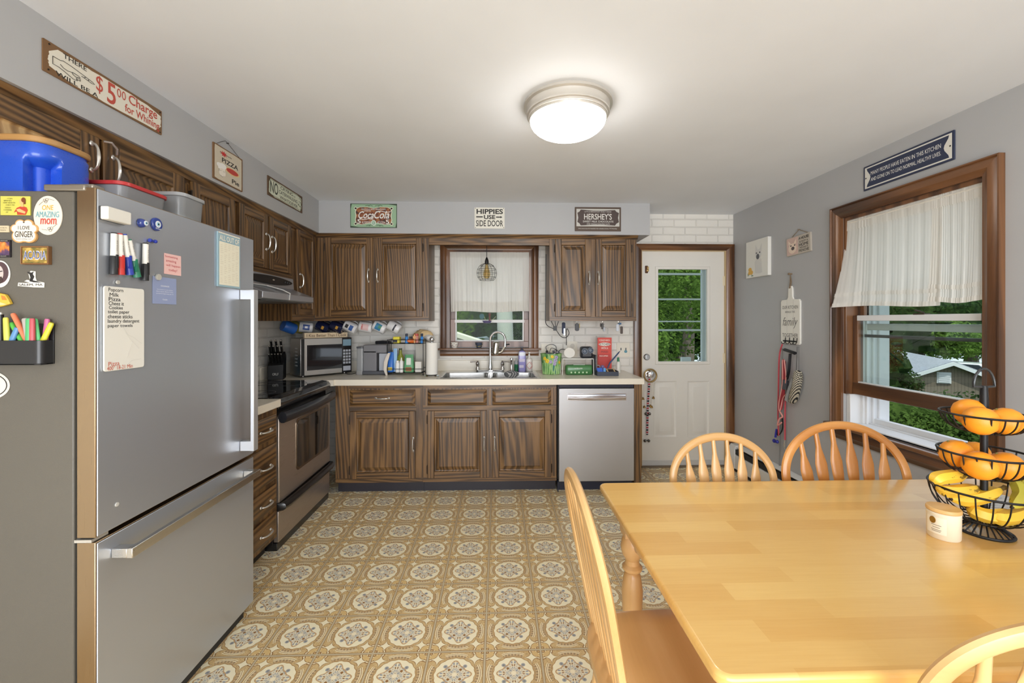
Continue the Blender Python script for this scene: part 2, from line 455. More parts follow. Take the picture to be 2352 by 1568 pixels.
# ---------------------------------------------------------------- window above the sink
def moulded(bm, p0, p1, inner, width, depth, out, m0=0, m1=0, prof=((0, 1), (.08, 1), (.12, .75), (.3, .9), (.62, .9), (.75, .62), (1, .5))):
    """moulded casing board from p0 to p1: profile runs from the outer edge (0) towards inner (1)"""
    p0, p1, inner, out = map(Vector, (p0, p1, inner, out))
    r = []
    ax = (p1-p0).normalized()
    for p, k in ((p0, m0), (p1, -m1)):
        ring = [p+inner*(f*width)+out*(d*depth)+ax*(k*f*width) for f, d in prof]
        ring += [p+inner*width+ax*(k*width), p.copy()]
        r.append(ring)
    loft(bm, r)
w = D.objects.new('window_1', None); COL.objects.link(w); tag(w, 'double hung window above the sink with dark wood casing', None, None, 'structure')
cw = .068; x0, x1, z0, z1 = W1
b = B(); moulded(b, (x0-cw, YB, z0), (x0-cw, YB, z1+cw), (1, 0, 0), cw, .026, (0, -1, 0), 0, 1); mk('casing', b, TRZ, w)
b = B(); moulded(b, (x1+cw, YB, z0), (x1+cw, YB, z1+cw), (-1, 0, 0), cw, .026, (0, -1, 0), 0, 1); mk('casing', b, TRZ, w)
b = B(); moulded(b, (x0-cw, YB, z1+cw), (x1+cw, YB, z1+cw), (0, 0, -1), cw, .026, (0, -1, 0), 1, 1); mk('casing', b, TRX, w)
b = B(); bx(b, x0-cw-.02, x1+cw+.02, YB-.052, YB+.06, z0-.016, z0); mk('sill', b, TRX, w, .005)
b = B(); moulded(b, (x0-cw, YB, z0-.016), (x1+cw, YB, z0-.016), (0, 0, -1), .056, .03, (0, -1, 0)); mk('apron', b, TRX, w)
b = B()
for l, r in ((x0, x0+.02), (x1-.02, x1)): bx(b, l, r, YB, YB+.15, z0, z1)
bx(b, x0+.02, x1-.02, YB, YB+.15, z1-.02, z1); bx(b, x0, x1, YB+.065, YB+.17, z0-.03, z0-.001); mk('jamb', b, TRZ, w)
sx0, sx1 = x0+.022, x1-.022; yy = YB+.03
b = B(); zb = z0+.004
zr = atY(1120, 738, yy).z
bx(b, sx0, sx0+.045, yy, yy+.035, zb+.055, zr+.02); bx(b, sx1-.045, sx1, yy, yy+.035, zb+.055, zr+.02); bx(b, sx0, sx1, yy, yy+.035, zb, zb+.055)
mk('lower_sash', b, MAUV[2], w, .003)
b = B()
bx(b, sx0+.045, sx0+.058, yy-.002, yy+.03, zb+.055, z1-.1); bx(b, sx1-.058, sx1-.045, yy-.002, yy+.03, zb+.055, z1-.1)
bx(b, sx0+.04, sx1-.04, yy-.004, yy+.034, zr-.012, zr+.016); bx(b, sx0+.05, sx1-.05, yy-.002, yy+.03, zb+.055, zb+.068)
ZRAIL = zr
mk('glazing_bars', b, C(222, 222, 222, .4), w, .002)
b = B(); bx(b, sx0, sx0+.045, yy+.04, yy+.075, zr, z1-.02); bx(b, sx1-.045, sx1, yy+.04, yy+.075, zr, z1-.02); bx(b, sx0+.045, sx1-.045, yy+.04, yy+.075, z1-.06, z1-.02); mk('upper_sash', b, MAUV[2], w)
b = B(); bx(b, sx0+.05, sx1-.05, yy+.014, yy+.018, zb+.06, zr-.005); mk('pane', b, PANE, w)
b = B(); bx(b, sx0+.05, sx1-.05, yy+.055, yy+.059, zr, z1-.06); mk('pane', b, PANE, w)
for px_ in (1026, 1221):
    q = atY(px_, 776, YB+.01); b = B(); cyl(b, q+Vector((0, 0, -.03)), q+Vector((0, 0, .03)), .006); bx(b, q.x-.008, q.x+.008, q.y-.006, q.y+.004, q.z-.008, q.z+.008); mk('latch', b, IRON, w)

# ---------------------------------------------------------------- big window on the right
w = D.objects.new('window_2', None); COL.objects.link(w); tag(w, 'large double hung window with raised lower sash and brown wood casing', None, None, 'structure')
y0, y1, z0, z1 = W2; cw = .077
b = B(); moulded(b, (XR, y0-cw+.01, z0-.01), (XR, y0-cw+.01, z1+cw), (0, 1, 0), cw, .03, (-1, 0, 0), 0, 1); mk('casing', b, TRZ, w)
b = B(); moulded(b, (XR, y1+cw, z0-.01), (XR, y1+cw, z1+cw), (0, -1, 0), cw, .03, (-1, 0, 0), 0, 1); mk('casing', b, TRZ, w)
b = B(); moulded(b, (XR, y0-cw+.01, z1+cw), (XR, y1+cw, z1+cw), (0, 0, -1), cw, .03, (-1, 0, 0), 1, 1); mk('casing', b, TRY, w)
b = B(); bx(b, XR-.055, XR+.03, y0-cw-.02, y1+cw+.03, z0-.03, z0-.008); mk('sill', b, TRY, w, .007)
b = B(); moulded(b, (XR, y0-cw, z0-.03), (XR, y1+cw, z0-.03), (0, 0, -1), .075, .028, (-1, 0, 0)); mk('apron', b, TRY, w)
b = B()
bx(b, XR, XR+.085, y0, y0+.022, z0, z1); bx(b, XR, XR+.085, y1-.022, y1, z0+.19, z1); bx(b, XR, XR+.085, y0+.022, y1-.022, z1-.022, z1); mk('jamb', b, TRZ, w, .003)
WP = paint('weathered_white', (224, 225, 226), .5, .4, 60)
b = B()
bx(b, XR+.02, XR+.26, y1-.03, y1-.001, z0, z0+.19); bx(b, XR+.085, XR+.26, y1-.05, y1-.001, z0, z1); bx(b, XR+.085, XR+.26, y0+.001, y0+.04, z0, z1); bx(b, XR+.086, XR+.26, y0+.041, y1-.051, z1-.03, z1-.001)
bx(b, XR-.0, XR+.12, y0, y1, z0-.01, z0+.006); bx(b, XR+.12, XR+.28, y0, y1, z0-.02, z0+.012); bx(b, XR+.15, XR+.19, y0, y1, z0, z0+.04)
for k in range(3): bx(b, XR+.10+.04*k, XR+.115+.04*k, y1-.062, y1-.048, z0, z1)
mk('outer_frame', b, WP, w, .003)
xs = XR+.042; zl = atX(1964, 905, xs).z; zt = atX(1990, 732, xs).z
b = B()
bx(b, xs, xs+.036, y1-.062, y1-.023, zl, zt+.02); bx(b, xs, xs+.036, y0+.023, y0+.062, zl, zt+.02); mk('lower_sash', b, TRZ, w, .003)
b = B(); bx(b, xs-.002, xs+.036, y0+.023, y1-.023, zl, zl+.075); mk('lower_rail', b, [TRY], w, .004)
b = B(); bx(b, xs-.004, xs+.04, y0+.06, y1-.06, zt-.012, zt+.022); bx(b, xs+.002, xs+.03, y0+.055, y1-.06, zl+.075, zl+.083); bx(b, xs+.06, xs+.09, y0+.045, y1-.05, zt-.07, zt-.03)
mk('meeting_rail', b, WP, w, .002)
b = B(); zm = atX(1990, 771, xs+.05).z; bx(b, xs+.05, xs+.064, y0+.04, y1-.055, zm-.009, zm+.009); mk('storm_bar', b, C(96, 92, 94, .4), w, .002)
b = B(); bx(b, xs+.04, xs+.075, y1-.062, y1-.023, zt, z1-.02); bx(b, xs+.04, xs+.075, y0+.023, y0+.062, zt, z1-.02); bx(b, xs+.04, xs+.075, y0+.062, y1-.062, z1-.065, z1-.02); mk('upper_sash', b, TRZ, w, .003)
b = B(); bx(b, xs+.016, xs+.02, y0+.06, y1-.06, zl+.07, zt); mk('pane', b, PANE, w)
b = B(); bx(b, xs+.055, xs+.059, y0+.06, y1-.06, zt, z1-.06); mk('pane', b, PANE, w)
q = atX(2112, 722, xs); b = B(); bx(b, xs-.006, xs+.03, q.y-.03, q.y+.03, zt+.021, zt+.028); tube(b, [(xs-.004, q.y-.028, zt+.03), (xs-.004, q.y, zt+.04), (xs-.004, q.y+.02, zt+.045)], .005); mk('sash_lock', b, C(84, 74, 62, .4, .6), w)

# ---------------------------------------------------------------- back door
w = D.objects.new('door_1', None); COL.objects.link(w); tag(w, 'white back door with a tall glass light', None, None, 'structure')
x0, x1, z0, z1 = DR; cl = .076
b = B(); moulded(b, (x0-cl, YB, 0), (x0-cl, YB, z1+.058), (1, 0, 0), cl, .03, (0, -1, 0), 0, .763); mk('casing', b, TRZ, w)
b = B(); moulded(b, (XR-.003, YB, 0), (XR-.003, YB, z1+.058), (-1, 0, 0), XR-.003-x1, .03, (0, -1, 0), 0, .8); mk('casing', b, TRZ, w)
b = B(); moulded(b, (x0-cl, YB, z1+.058), (XR-.003, YB, z1+.058), (0, 0, -1), .058, .03, (0, -1, 0), 1.31, 1.25); mk('casing', b, TRX, w)
b = B(); bx(b, x0-.001, x0+.006, YB-.012, YB+.16, 0, z1); bx(b, x1-.006, x1+.001, YB-.012, YB+.16, 0, z1); bx(b, x0+.006, x1-.006, YB-.012, YB+.16, z1-.006, z1+.001); mk('jamb', b, C(196, 172, 128, .5), w)
yd = YB+.012
g0 = atY(1510, 617, yd); g1 = atY(1625, 831, yd)                       # glass light
def panel(bm, a, bb, y, dirn):
    """embossed panel between two corners"""
    r = []
    for ins, dd in ((0, 0), (.012, -.008), (.022, -.008), (.05, .004), (.06, .004)):
        r.append([(a.x+ins, y-dd*dirn, bb.z+ins), (bb.x-ins, y-dd*dirn, bb.z+ins), (bb.x-ins, y-dd*dirn, a.z-ins), (a.x+ins, y-dd*dirn, a.z-ins)])
    vr = [[bm.verts.new(p) for p in q] for q in r]
    for p, q in zip(vr, vr[1:]):
        for i in range(4): nf(bm, [p[i], p[(i+1) % 4], q[(i+1) % 4], q[i]])
    nf(bm, vr[-1])
pa = [(atY(1501, 875, yd), atY(1554, 1003, yd)), (atY(1579, 875, yd), atY(1629, 1003, yd))]
b = B()
hol = [(g0.x, g1.x, g1.z, g0.z)]+[(a.x, c.x, c.z, a.z) for a, c in pa]
for l, r, q0, q1 in plates(x0+.006, x1-.006, .012, z1-.006, hol): bx(b, l, r, yd, yd+.04, q0, q1)
bmesh.ops.remove_doubles(b, verts=b.verts[:], dist=1e-5)
for a, c in pa: panel(b, a, c, yd, 1)
mk('door_slab', b, DOORW, w, recalc=False)
b = B(); d = .022
for l, r, q0, q1 in ((g0.x-d, g0.x+.006, g1.z-d, g0.z+d), (g1.x-.006, g1.x+d, g1.z-d, g0.z+d), (g0.x, g1.x, g0.z-.006, g0.z+d), (g0.x, g1.x, g1.z-d, g1.z+.006)): bx(b, l, r, yd-.009, yd+.02, q0, q1)
mk('light_frame', b, DOORW, w, .004)
b = B(); bx(b, g0.x, g1.x, yd+.018, yd+.022, g1.z, g0.z); mk('pane', b, PANE, w)
b = B(); SW = C(214, 218, 226, .35)
q = atY(1612, 700, yd+.1)
bx(b, q.x, q.x+.03, yd+.10, yd+.13, 0, 2.0); bx(b, q.x+.045, q.x+.09, yd+.09, yd+.14, 0, 2.0)
for yy_, t in ((629, .02), (687, .016), (738, .013), (758, .018)):
    q2 = atY(1560, yy_, yd+.1); bx(b, x0-.018, q.x+.002, yd+.102, yd+.123, q2.z-t/2, q2.z+t/2)
q2 = atY(1575, 826, yd+.1); bx(b, q2.x-.045, q2.x+.045, yd+.08, yd+.12, q2.z-.02, q2.z+.025); bx(b, x0-.018, q.x+.002, yd+.102, yd+.128, q2.z-.06, q2.z-.022); bx(b, x0-.03, x0+.02+.06, yd+.10, yd+.13, 0, 2.0)
mk('storm_door', b, SW, w, .002)
b = B(); bx(b, x0+.01, x1-.01, yd-.006, yd+.01, .012, .05); bx(b, x0+.01, x1-.01, yd-.012, yd+.01, .05, .058); mk('door_sweep', b, C(206, 206, 204, .4), w)
b = B(); bx(b, x0, x1, YB-.03, YB+.2, 0, .012); mk('threshold', b, C(120, 104, 84, .5), w)
q = atY(1490, 858, yd); b = B(); m_ = TR(q) @ RX(PI/2); lathe(b, [(.032, 0), (.032, .006), (.014, .01), (.013, .035), (.026, .045), (.031, .058), (.027, .072), (0, .078)], m=m_); mk('door_knob', b, CHROME, w)
q = atY(1485, 819.5, yd); b = B(); m_ = TR(q) @ RX(PI/2); lathe(b, [(.03, 0), (.03, .008), (.024, .014), (0, .014)], m=m_); bx(b, q.x-.005, q.x+.005, yd-.03, yd-.012, q.z-.016, q.z+.016); mk('deadbolt', b, C(170, 170, 170, .25, 1), w)
q = atY(1485, 619, yd); b = B(); bx(b, q.x-.016, q.x+.012, yd-.012, yd, q.z-.034, q.z+.036); mk('chain_guard', b, C(92, 62, 40, .4, .5), w, .006)
b = B(); bx(b, q.x-.004, q.x+.016, yd-.02, yd-.01, q.z-.02, q.z+.0); bx(b, q.x+.002, q.x+.016, yd-.018, yd-.008, q.z+.0, q.z+.028); mk('latch', b, C(206, 176, 120, .25, 1), w, .003)
for yy_ in (645, 822):
    q = atY(1664, yy_, yd); b = B(); cyl(b, (x1-.004, yd-.008, q.z-.045), (x1-.004, yd-.008, q.z+.045), .006); bx(b, x1-.02, x1-.004, yd-.003, yd, q.z-.045, q.z+.045); mk('hinge', b, C(226, 216, 190, .4), w)
# nail heads of the brick wall
# ---------------------------------------------------------------- outside
GRASS = paint('grass', (52, 68, 36), .9, 1, 30)
b = B(); n = 24
vs = [[b.verts.new((-30+90*i/n, 4.6+70*j/n, -1.1-.13*max(0, -30+90*i/n-4)-(.05*max(0, 70*j/n-4)))) for j in range(n+1)] for i in range(n+1)]
for i in range(n):
    for j in range(n): nf(b, [vs[i][j], vs[i+1][j], vs[i+1][j+1], vs[i][j+1]])
vs = [[b.verts.new((XR+.4+(60-XR)*i/n, -20+24.6*j/n, -1.1-.13*max(0, XR+.4+(60-XR)*i/n-4))) for j in range(n+1)] for i in range(n+1)]
for i in range(n):
    for j in range(n): nf(b, [vs[i][j], vs[i+1][j], vs[i+1][j+1], vs[i][j+1]])
tag(mk('ground', b, GRASS), 'grass outside the windows', None, None, 'structure')
def leafmat(name, c0, c1):
    m = D.materials.new(name); m.use_nodes = True; nt = m.node_tree; nt.nodes.clear()
    out = nt.nodes.new('ShaderNodeOutputMaterial'); d = nt.nodes.new('ShaderNodeBsdfDiffuse'); t = nt.nodes.new('ShaderNodeBsdfTranslucent'); a = nt.nodes.new('ShaderNodeMixShader'); a.inputs[0].default_value = .35
    x, y, z = coords(nt); n = nz(nt, comb(nt, x, y, z), 2.5, 4, .7); c = over(nt, n*2-.5, c0, c1)
    nt.links.new(c.o, d.inputs[0]); nt.links.new(c.o, t.inputs[0]); nt.links.new(d.outputs[0], a.inputs[1]); nt.links.new(t.outputs[0], a.inputs[2]); nt.links.new(a.outputs[0], out.inputs[0]); return m
LEAF = leafmat('leaves', (44, 70, 26), (136, 168, 78)); LEAFD = leafmat('dark_leaves', (28, 44, 26), (72, 98, 50))
LEAFH = leafmat('hedge_leaves', (34, 52, 26), (88, 116, 54))
BARK = paint('bark', (112, 100, 88), .9, 1, 25)
def leaves(bm, c, rad, n, s):
    c = Vector(c)
    lumps = [(Vector((R.uniform(-1, 1)*rad[0]*.7, R.uniform(-1, 1)*rad[1]*.7, R.uniform(-1, 1)*rad[2]*.7)), R.uniform(.28, .5)) for _ in range(16)]
    for k in range(n):
        o, f = lumps[k % 16]
        d = Vector((R.gauss(0, 1), R.gauss(0, 1), R.gauss(0, 1))).normalized()
        p = c+o+Vector((d.x*rad[0], d.y*rad[1], d.z*rad[2]))*f*R.uniform(.75, 1.05)
        a = Vector((R.gauss(0, 1), R.gauss(0, 1), R.gauss(0, .6))).normalized()*s*R.uniform(.6, 1.2); e = d.cross(a).normalized()*s*.55
        nf(bm, [bm.verts.new(p-a*.5), bm.verts.new(p+e*.5), bm.verts.new(p+a*.5), bm.verts.new(p-e*.5)])
def tree(label, c, rad, n, s, mat, gz, cat='tree', name='leafy_tree', core=.62):
    t = thing(name, label, cat, (c[0], c[1], gz), 0, 'trees and bushes outside the windows')
    b = B(); ball(b, c, (rad[0]*core, rad[1]*core, rad[2]*core), 16)
    for v in b.verts:
        d = v.co-Vector(c); v.co += d*(mnoise.noise(v.co*(2.2/max(.5, rad[0]*.5)))*.7+mnoise.noise(v.co*(6/max(.5, rad[0]*.5)))*.3)
    leaves(b, c, rad, n, s); mk('foliage', b, mat, t, recalc=False)
    b = B(); tube(b, [(c[0], c[1], gz-.1), (c[0]+.05, c[1], (gz+c[2])/2), (c[0], c[1], c[2])], [max(.05, rad[0]*.09), rad[0]*.07+.02, .04]); mk('trunk', b, BARK, t)
# behind the door
tree('bright green tree straight behind the back door glass', (3.6, 9.2, .9), (1.5, 1.2, 2.3), 8500, .11, LEAF, -1.4, core=.1)
tree('dark green tree filling the left of the back door glass', (2.5, 11.8, 2.6), (1.7, 1.2, 2.4), 8500, .12, LEAFD, -1.5, core=.25)
tree('tall tree with sunlit crown at the top of the back door glass', (6.6, 14.8, 3.5), (2.6, 1.5, 2.8), 7000, .15, LEAF, -1.5, core=.25)
tree('low green bush at the foot of the back door glass', (4.5, 7.4, -.55), (1.3, .8, .95), 6000, .09, LEAF, -1.3, 'bush', 'leafy_bush', .45)
for k, (x_, y_, r_, lab) in enumerate(((-9, 23, 5, 'far dark tree at the left of the treeline behind the house'), (-1.5, 29, 4.6, 'far dark tree behind the sink window'), (5.5, 22, 4.6, 'far dark tree behind the left half of the back door glass'), (12.5, 29, 5, 'far dark tree behind the right half of the back door glass'), (20, 37, 5.5, 'far dark tree at the right of the treeline behind the house'))):
    tree(lab, (x_, y_, 2.2+.4*(k % 2)), (r_, 2.2, 4.6), 5000, .27, LEAFD, -2.4, core=.72)
# behind the sink window
tree('green hedge tree in the left of the sink window', (-2.1, 10.5, 1.6), (1.6, 1.2, 1.9), 5000, .12, LEAF, -1.2, core=.45)
tree('dark shrub in the middle of the sink window', (.85, 9.5, 1.1), (1.3, .9, 1.5), 1800, .16, LEAFD, -1.3, 'bush', 'leafy_bush')
tree('blue green tree high behind the sink window', (1.4, 19, 4.4), (3.4, 1.5, 3.2), 2400, .24, LEAFD, -1.5)
q = atY(1162, 760, 8.0); b = B(); tube(b, [(q.x+.02, 8, -1.4), (q.x, 8, .8), (q.x-.06, 8, 2.6), (q.x-.1, 8, 4.2)], [.2, .15, .14, .12], 14)
solo('tree_trunk', 'pale bare tree trunk seen through the right part of the sink window', 'tree', b, paint('pale_bark', (168, 170, 160), .9, 1, 30), 'trees and bushes outside the windows')
# shed with a pale low roof, house beyond
t = thing('garden_shed', 'low shed with a pale beige roof outside the sink window', 'shed', (-.6, 7.6, -1.2))
a = atY(1068, 761, 7.4); e = atY(1140, 783, 6.6)
b = B(); m_ = TR(-.95, 6.6, -1.2) @ RZ(.12)
prism(b, [(-.75, 0), (2.2, 0), (2.2, 1.72), (.3, 2.33), (-.75, 2.2)], -.6, .6, m_ @ RX(PI/2)); mk('wall', b, C(196, 192, 170, .8), t)
b = B(); prism(b, [(-.85, 2.19), (.3, 2.34), (2.35, 1.68), (2.35, 1.72), (.3, 2.40), (-.85, 2.24)], -.72, .72, m_ @ RX(PI/2)); mk('roof', b, C(206, 202, 182, .8), t)
t = thing('neighbour_house', 'grey blue house wall behind the trunk in the sink window', 'house', (1.5, 13, -1.3))
b = B(); bx(b, .35, 2.9, 13.3, 16, -1.4, 1.6); mk('wall', b, C(70, 84, 84, .8), t)
b = B(); prism(b, [(-2.4, .1), (.35, .25), (.35, .95), (-2.4, .6)], 13.3, 14.6, Matrix(((1, 0, 0, 0), (0, 0, 1, 0), (0, 1, 0, 0), (0, 0, 0, 1)))); mk('roof', b, C(112, 124, 128, .85), t)
b = B(); bx(b, .8, 1.3, 13.25, 13.3, .95, 1.4); bx(b, 1.45, 1.95, 13.25, 13.3, .95, 1.4); mk('window', b, C(196, 204, 206, .3), t)
tree('pale flowering bush low in the right of the sink window', (.95, 8.5, .72), (.5, .22, .45), 900, .08, leafmat('pale_leaves', (90, 120, 84), (206, 220, 206)), -1.2, 'bush', 'leafy_bush')
# right side: garage down the slope, car, hedge
GA = atX(2184, 836, 19.5)
t = thing('garage', 'brown garage with a shallow gable and grey shingle roof', 'garage', (GA.x, GA.y, GA.z-3.4))
m_ = TR(GA) @ RZ(math.atan2(-GA.x, GA.y)+.30)
hw, sl = 2.45, .46
b = B(); prism(b, [(-hw, -sl*hw), (0, 0), (hw, -sl*hw), (hw, -3.4), (-hw, -3.4)], 0, 7, m_ @ RX(PI/2) @ Matrix.Diagonal((1, 1, -1, 1)))
m2, nt, p, out = newmat('brown_siding'); x, y, z = coords(nt); g = ((x+y*.4)*14).frac().lt(.12); nt.links.new(over(nt, g, (124, 110, 96), (92, 80, 70)).o, p.inputs[0]); p.inputs['Roughness'].default_value = .9
mk('wall', b, m2, t)
b = B(); e = .22
m2, nt, p, out = newmat('grey_shingle'); x, y, z = coords(nt); n = nz(nt, comb(nt, x, y*3, z*3), 7, 3); nt.links.new(over(nt, n, (122, 124, 132), (184, 186, 196)).o, p.inputs[0]); p.inputs['Roughness'].default_value = .9
prism(b, [(-hw-e, -sl*(hw+e)), (0, .02), (hw+e, -sl*(hw+e)), (hw+e, -sl*(hw+e)+.12), (0, .16), (-hw-e, -sl*(hw+e)+.12)], -.25, 7.2, m_ @ RX(PI/2) @ Matrix.Diagonal((1, 1, -1, 1))); mk('roof', b, m2, t)
b = B(); prism(b, [(-hw-e, -sl*(hw+e)-.06), (0, -.04), (hw+e, -sl*(hw+e)-.06), (hw+e, -sl*(hw+e)+.08), (0, .12), (-hw-e, -sl*(hw+e)+.08)], -.3, -.24, m_ @ RX(PI/2) @ Matrix.Diagonal((1, 1, -1, 1))); mk('fascia', b, C(226, 226, 228, .6), t)
b = B(); bx(b, -.46, .0, -.05, 0, -.84, -.36, m_)
for k in range(5): bx(b, -.42, -.04, -.08, -.045, -.80+k*.085, -.75+k*.085, m_)
mk('gable_vent', b, C(216, 216, 220, .6), t)
Q = atX(2222, 842, 36)
t = thing('parked_car', 'white sport utility car parked beyond the garage roof', 'car', (Q.x, Q.y, Q.z-1.3), m=TR(Q.x, Q.y, Q.z-1.3) @ RZ(-1.0))
b = B(); prism(b, [(-2.3, .35), (2.3, .35), (2.35, .85), (1.5, 1.0), (.8, 1.62), (-1.9, 1.66), (-2.3, 1.0)], -.9, .9, RX(PI/2)); mk('body', b, C(230, 232, 236, .2, 0, .6), t, .08, local=True)
b = B(); prism(b, [(-1.8, 1.08), (1.25, 1.05), (.72, 1.55), (-1.75, 1.58)], -.93, .93, RX(PI/2)); mk('window', b, C(60, 66, 74, .1), t, .03, local=True)
for wx in (-1.45, 1.5):
    for wy in (-.82, .82): b = B(); cyl(b, (wx, wy-.1, .36), (wx, wy+.1, .36), .36); mk('wheel', b, BLACK, t, local=True)
for k, (px_, py_, zc, rad, lab) in enumerate(((2060, 1018, 5.2, (1.6, .42, .75), 'low green hedge under the far end of the raised sash'), (2170, 1044, 4.4, (1.3, .36, .7), 'low green hedge in the middle below the raised sash'), (2262, 1072, 3.9, (1.1, .28, .62), 'low green hedge below the near end of the raised sash'))):
    q = H+(HY-py_)/F*zc; d = ray(px_, py_); p = Vector((d.x*zc, d.y*zc, q-.1))
    tree(lab, p, rad, 7000, .055, LEAFH, -1.3, 'bush', 'leafy_bush', .6)
for k, (px_, py_, zc, rad, lab, mm) in enumerate(((2042, 852, 15, (.75, .75, 1.0), 'dark green tree left of the garage', LEAFD), (2110, 775, 41, (7, 3, 1.9), 'wide tree above the garage roof', LEAF), (2230, 785, 52, (9, 4, 2.2), 'sunlit tree behind the parked car', LEAF), (2040, 740, 30, (4, 3, 3), 'tall dark tree at the far edge of the big window', LEAFD), (2180, 700, 72, (16, 5, 5), 'distant treeline tree high in the big window', LEAFD))):
    d = ray(px_, py_); p = Vector((d.x*zc, d.y*zc, H+d.z*zc)); tree(lab, p, rad, 4000, max(.10, rad[0]*.06), mm, p.z-rad[2]-2)
# ---------------------------------------------------------------- daylight and lamps
wd = D.worlds.new('world'); S.world = wd; wd.use_nodes = True; nt = wd.node_tree; nt.nodes.clear()
out = nt.nodes.new('ShaderNodeOutputWorld'); bg = nt.nodes.new('ShaderNodeBackground'); bg.inputs[0].default_value = lin((222, 232, 245)); bg.inputs[1].default_value = 1.2; nt.links.new(bg.outputs[0], out.inputs[0])
def lamp(name, kind, loc, rot, power, col=(1, 1, 1), **k):
    l = D.lights.new(name, kind); l.energy = power; l.color = col
    for a, v in k.items(): setattr(l, a, v)
    o = D.objects.new(name, l); COL.objects.link(o); o.location = loc; o.rotation_euler = rot; return o
lamp('sun', 'SUN', (0, -4, 12), (math.radians(29), 0, math.radians(-6)), 2.6, (1, .95, .86), angle=.02)
lamp('rear_fill_light', 'AREA', (.3, YR-.3, 1.2), (PI/2, 0, 0), 108, (.97, .985, 1), shape='RECTANGLE', size=3.1, size_y=2.0)  # added fill lamp outside the rear opening, brightens the room from behind
# ---------------------------------------------------------------- cabinet joinery
def rings(bm, x0, x1, y0, y1, steps, m):
    vr = []
    for ins, z in steps:
        vr.append([bm.verts.new(tv(m, p)) for p in ((x0+ins, y0+ins, z), (x1-ins, y0+ins, z), (x1-ins, y1-ins, z), (x0+ins, y1-ins, z))])
    for p, q in zip(vr, vr[1:]):
        for i in range(4): nf(bm, [p[i], p[(i+1) % 4], q[(i+1) % 4], q[i]])
    nf(bm, vr[-1])
def pull(parent, m, x, y, vert=True, L=.1):
    """cast bow handle with flared feet"""
    b = B(); h = L/2
    P = [(0, -h, .004), (0, -h*.93, .016), (0, -h*.6, .026), (0, 0, .029), (0, h*.6, .026), (0, h*.93, .016), (0, h, .004)]
    rs = [.0055, .0042, .0045, .0062, .0045, .0042, .0055]
    mm = m @ TR(x, y, .02) @ (Matrix() if vert else RZ(-PI/2))
    pts = spline(P, 4); rr = [rs[min(int(i/4), 6)]+(rs[min(int(i/4)+1, 6)]-rs[min(int(i/4), 6)])*((i % 4)/4) for i in range(len(pts))]
    tube(b, pts, rr, 8, m=mm)
    for s in (-1, 1): ball(b, (0, s*h, .003), (.0085, .011, .005), 6, m=mm)
    return mk('handle', b, NICKEL, parent)
def hinge(parent, m, x, y):
    b = B(); bx(b, x-.005, x+.005, y-.028, y+.028, 0, .016, m); cyl(b, m @ Vector((x, y-.034, .014)), m @ Vector((x, y+.034, .014)), .0045, n=8)
    mk('hinge', b, C(52, 42, 34, .4, .6), parent)
def door(parent, m, x0, x1, y0, y1, hor, hx=None, hy=None, hs=None, st=None, panelmat=None):
    """raised-panel door; m: plane of the face frame, hor: oak with the grain along the rails"""
    st = st or min(.052, (x1-x0)*.2); b = B()
    MI[0] = 0; bx(b, x0, x0+st, y0, y1, 0, .02, m); bx(b, x1-st, x1, y0, y1, 0, .02, m)
    MI[0] = 1; bx(b, x0+st, x1-st, y0, y0+st, 0, .0198, m); bx(b, x0+st, x1-st, y1-st, y1, 0, .0198, m)
    MI[0] = 2; rings(b, x0+st, x1-st, y0+st, y1-st, ((0, .0195), (.004, .012), (.009, .010), (min(.040, (x1-x0)*.13), .0185)), m); MI[0] = 0
    o = mk('door', b, [OZ, hor, panelmat or OZ], parent, .0025, 2, sm=12)
    if hx is not None: pull(o, m, hx, hy)
    if hs is not None:
        for yy in (y0+.09*(y1-y0)+.02, y1-.09*(y1-y0)-.02): hinge(o, m, (x0-.003) if hs < 0 else (x1+.003), yy)
    return o
def drawer(parent, m, x0, x1, y0, y1, hor, handle=True, name='drawer', hx=None):
    b = B(); rings(b, x0, x1, y0, y1, ((0, 0), (0, .011), (.004, .013), (.026, .021)), m)
    o = mk(name, b, hor, parent, sm=12)
    if handle: pull(o, m, hx if hx is not None else (x0+x1)/2, (y0+y1)/2, False)
    return o
def carcass(parent, m, x0, x1, y0, y1, depth, hor, bars=(), name='carcass'):
    """box with a face frame: bars are (x0, x1, y0, y1, horizontal?)"""
    b = B(); MI[0] = 0; bx(b, x0, x1, y0, y1, -depth, -.001, m)
    for a0, a1, c0, c1, hz in bars:
        MI[0] = 1 if hz else 0; bx(b, a0, a1, c0, c1, -.0012, 0.0 if hz else .0006, m)
    MI[0] = 0; return mk(name, b, [OZ, hor], parent)
def lvl(y, zc=3.40): return H-(y-HY)*zc/F
# ---------------------------------------------------------------- wall cabinets along the left
XF = -1.545; ML = FL((XF, 0, 0)); DL = XF-XL-.005
def yl(px, X=XF): return atX(px, HY, X).y
ztop = ZS-.001; zd = 2.069
a0, a1 = .55, yl(428); t = thing('wall_cabinet', 'dark oak cabinet above the refrigerator with one pale door panel', 'cabinet', (XF, (a0+a1)/2, 1.79), group='dark oak wall cabinets')
carcass(t, ML, a0, a1, 1.79, ztop, DL, OY, [(a0, a1, 2.05, ztop, True)])
door(t, ML, a0+.03, yl(217), 1.81, zd, OY, yl(196), 1.985, None, panelmat=OPALE, st=.075)
d_ = door(t, ML, yl(226), yl(414), 1.81, zd, OY, yl(246), 1.965, 1, st=.07)
b = B(); q = atX(243, 325, XF+.03); tube(b, [(XF+.022, q.y, q.z), (XF+.035, q.y+.02, q.z+.003), (XF+.034, q.y+.045, q.z-.012), (XF+.024, q.y+.055, q.z-.03)], .004, 6); mk('bent_latch', b, NICKEL, d_)
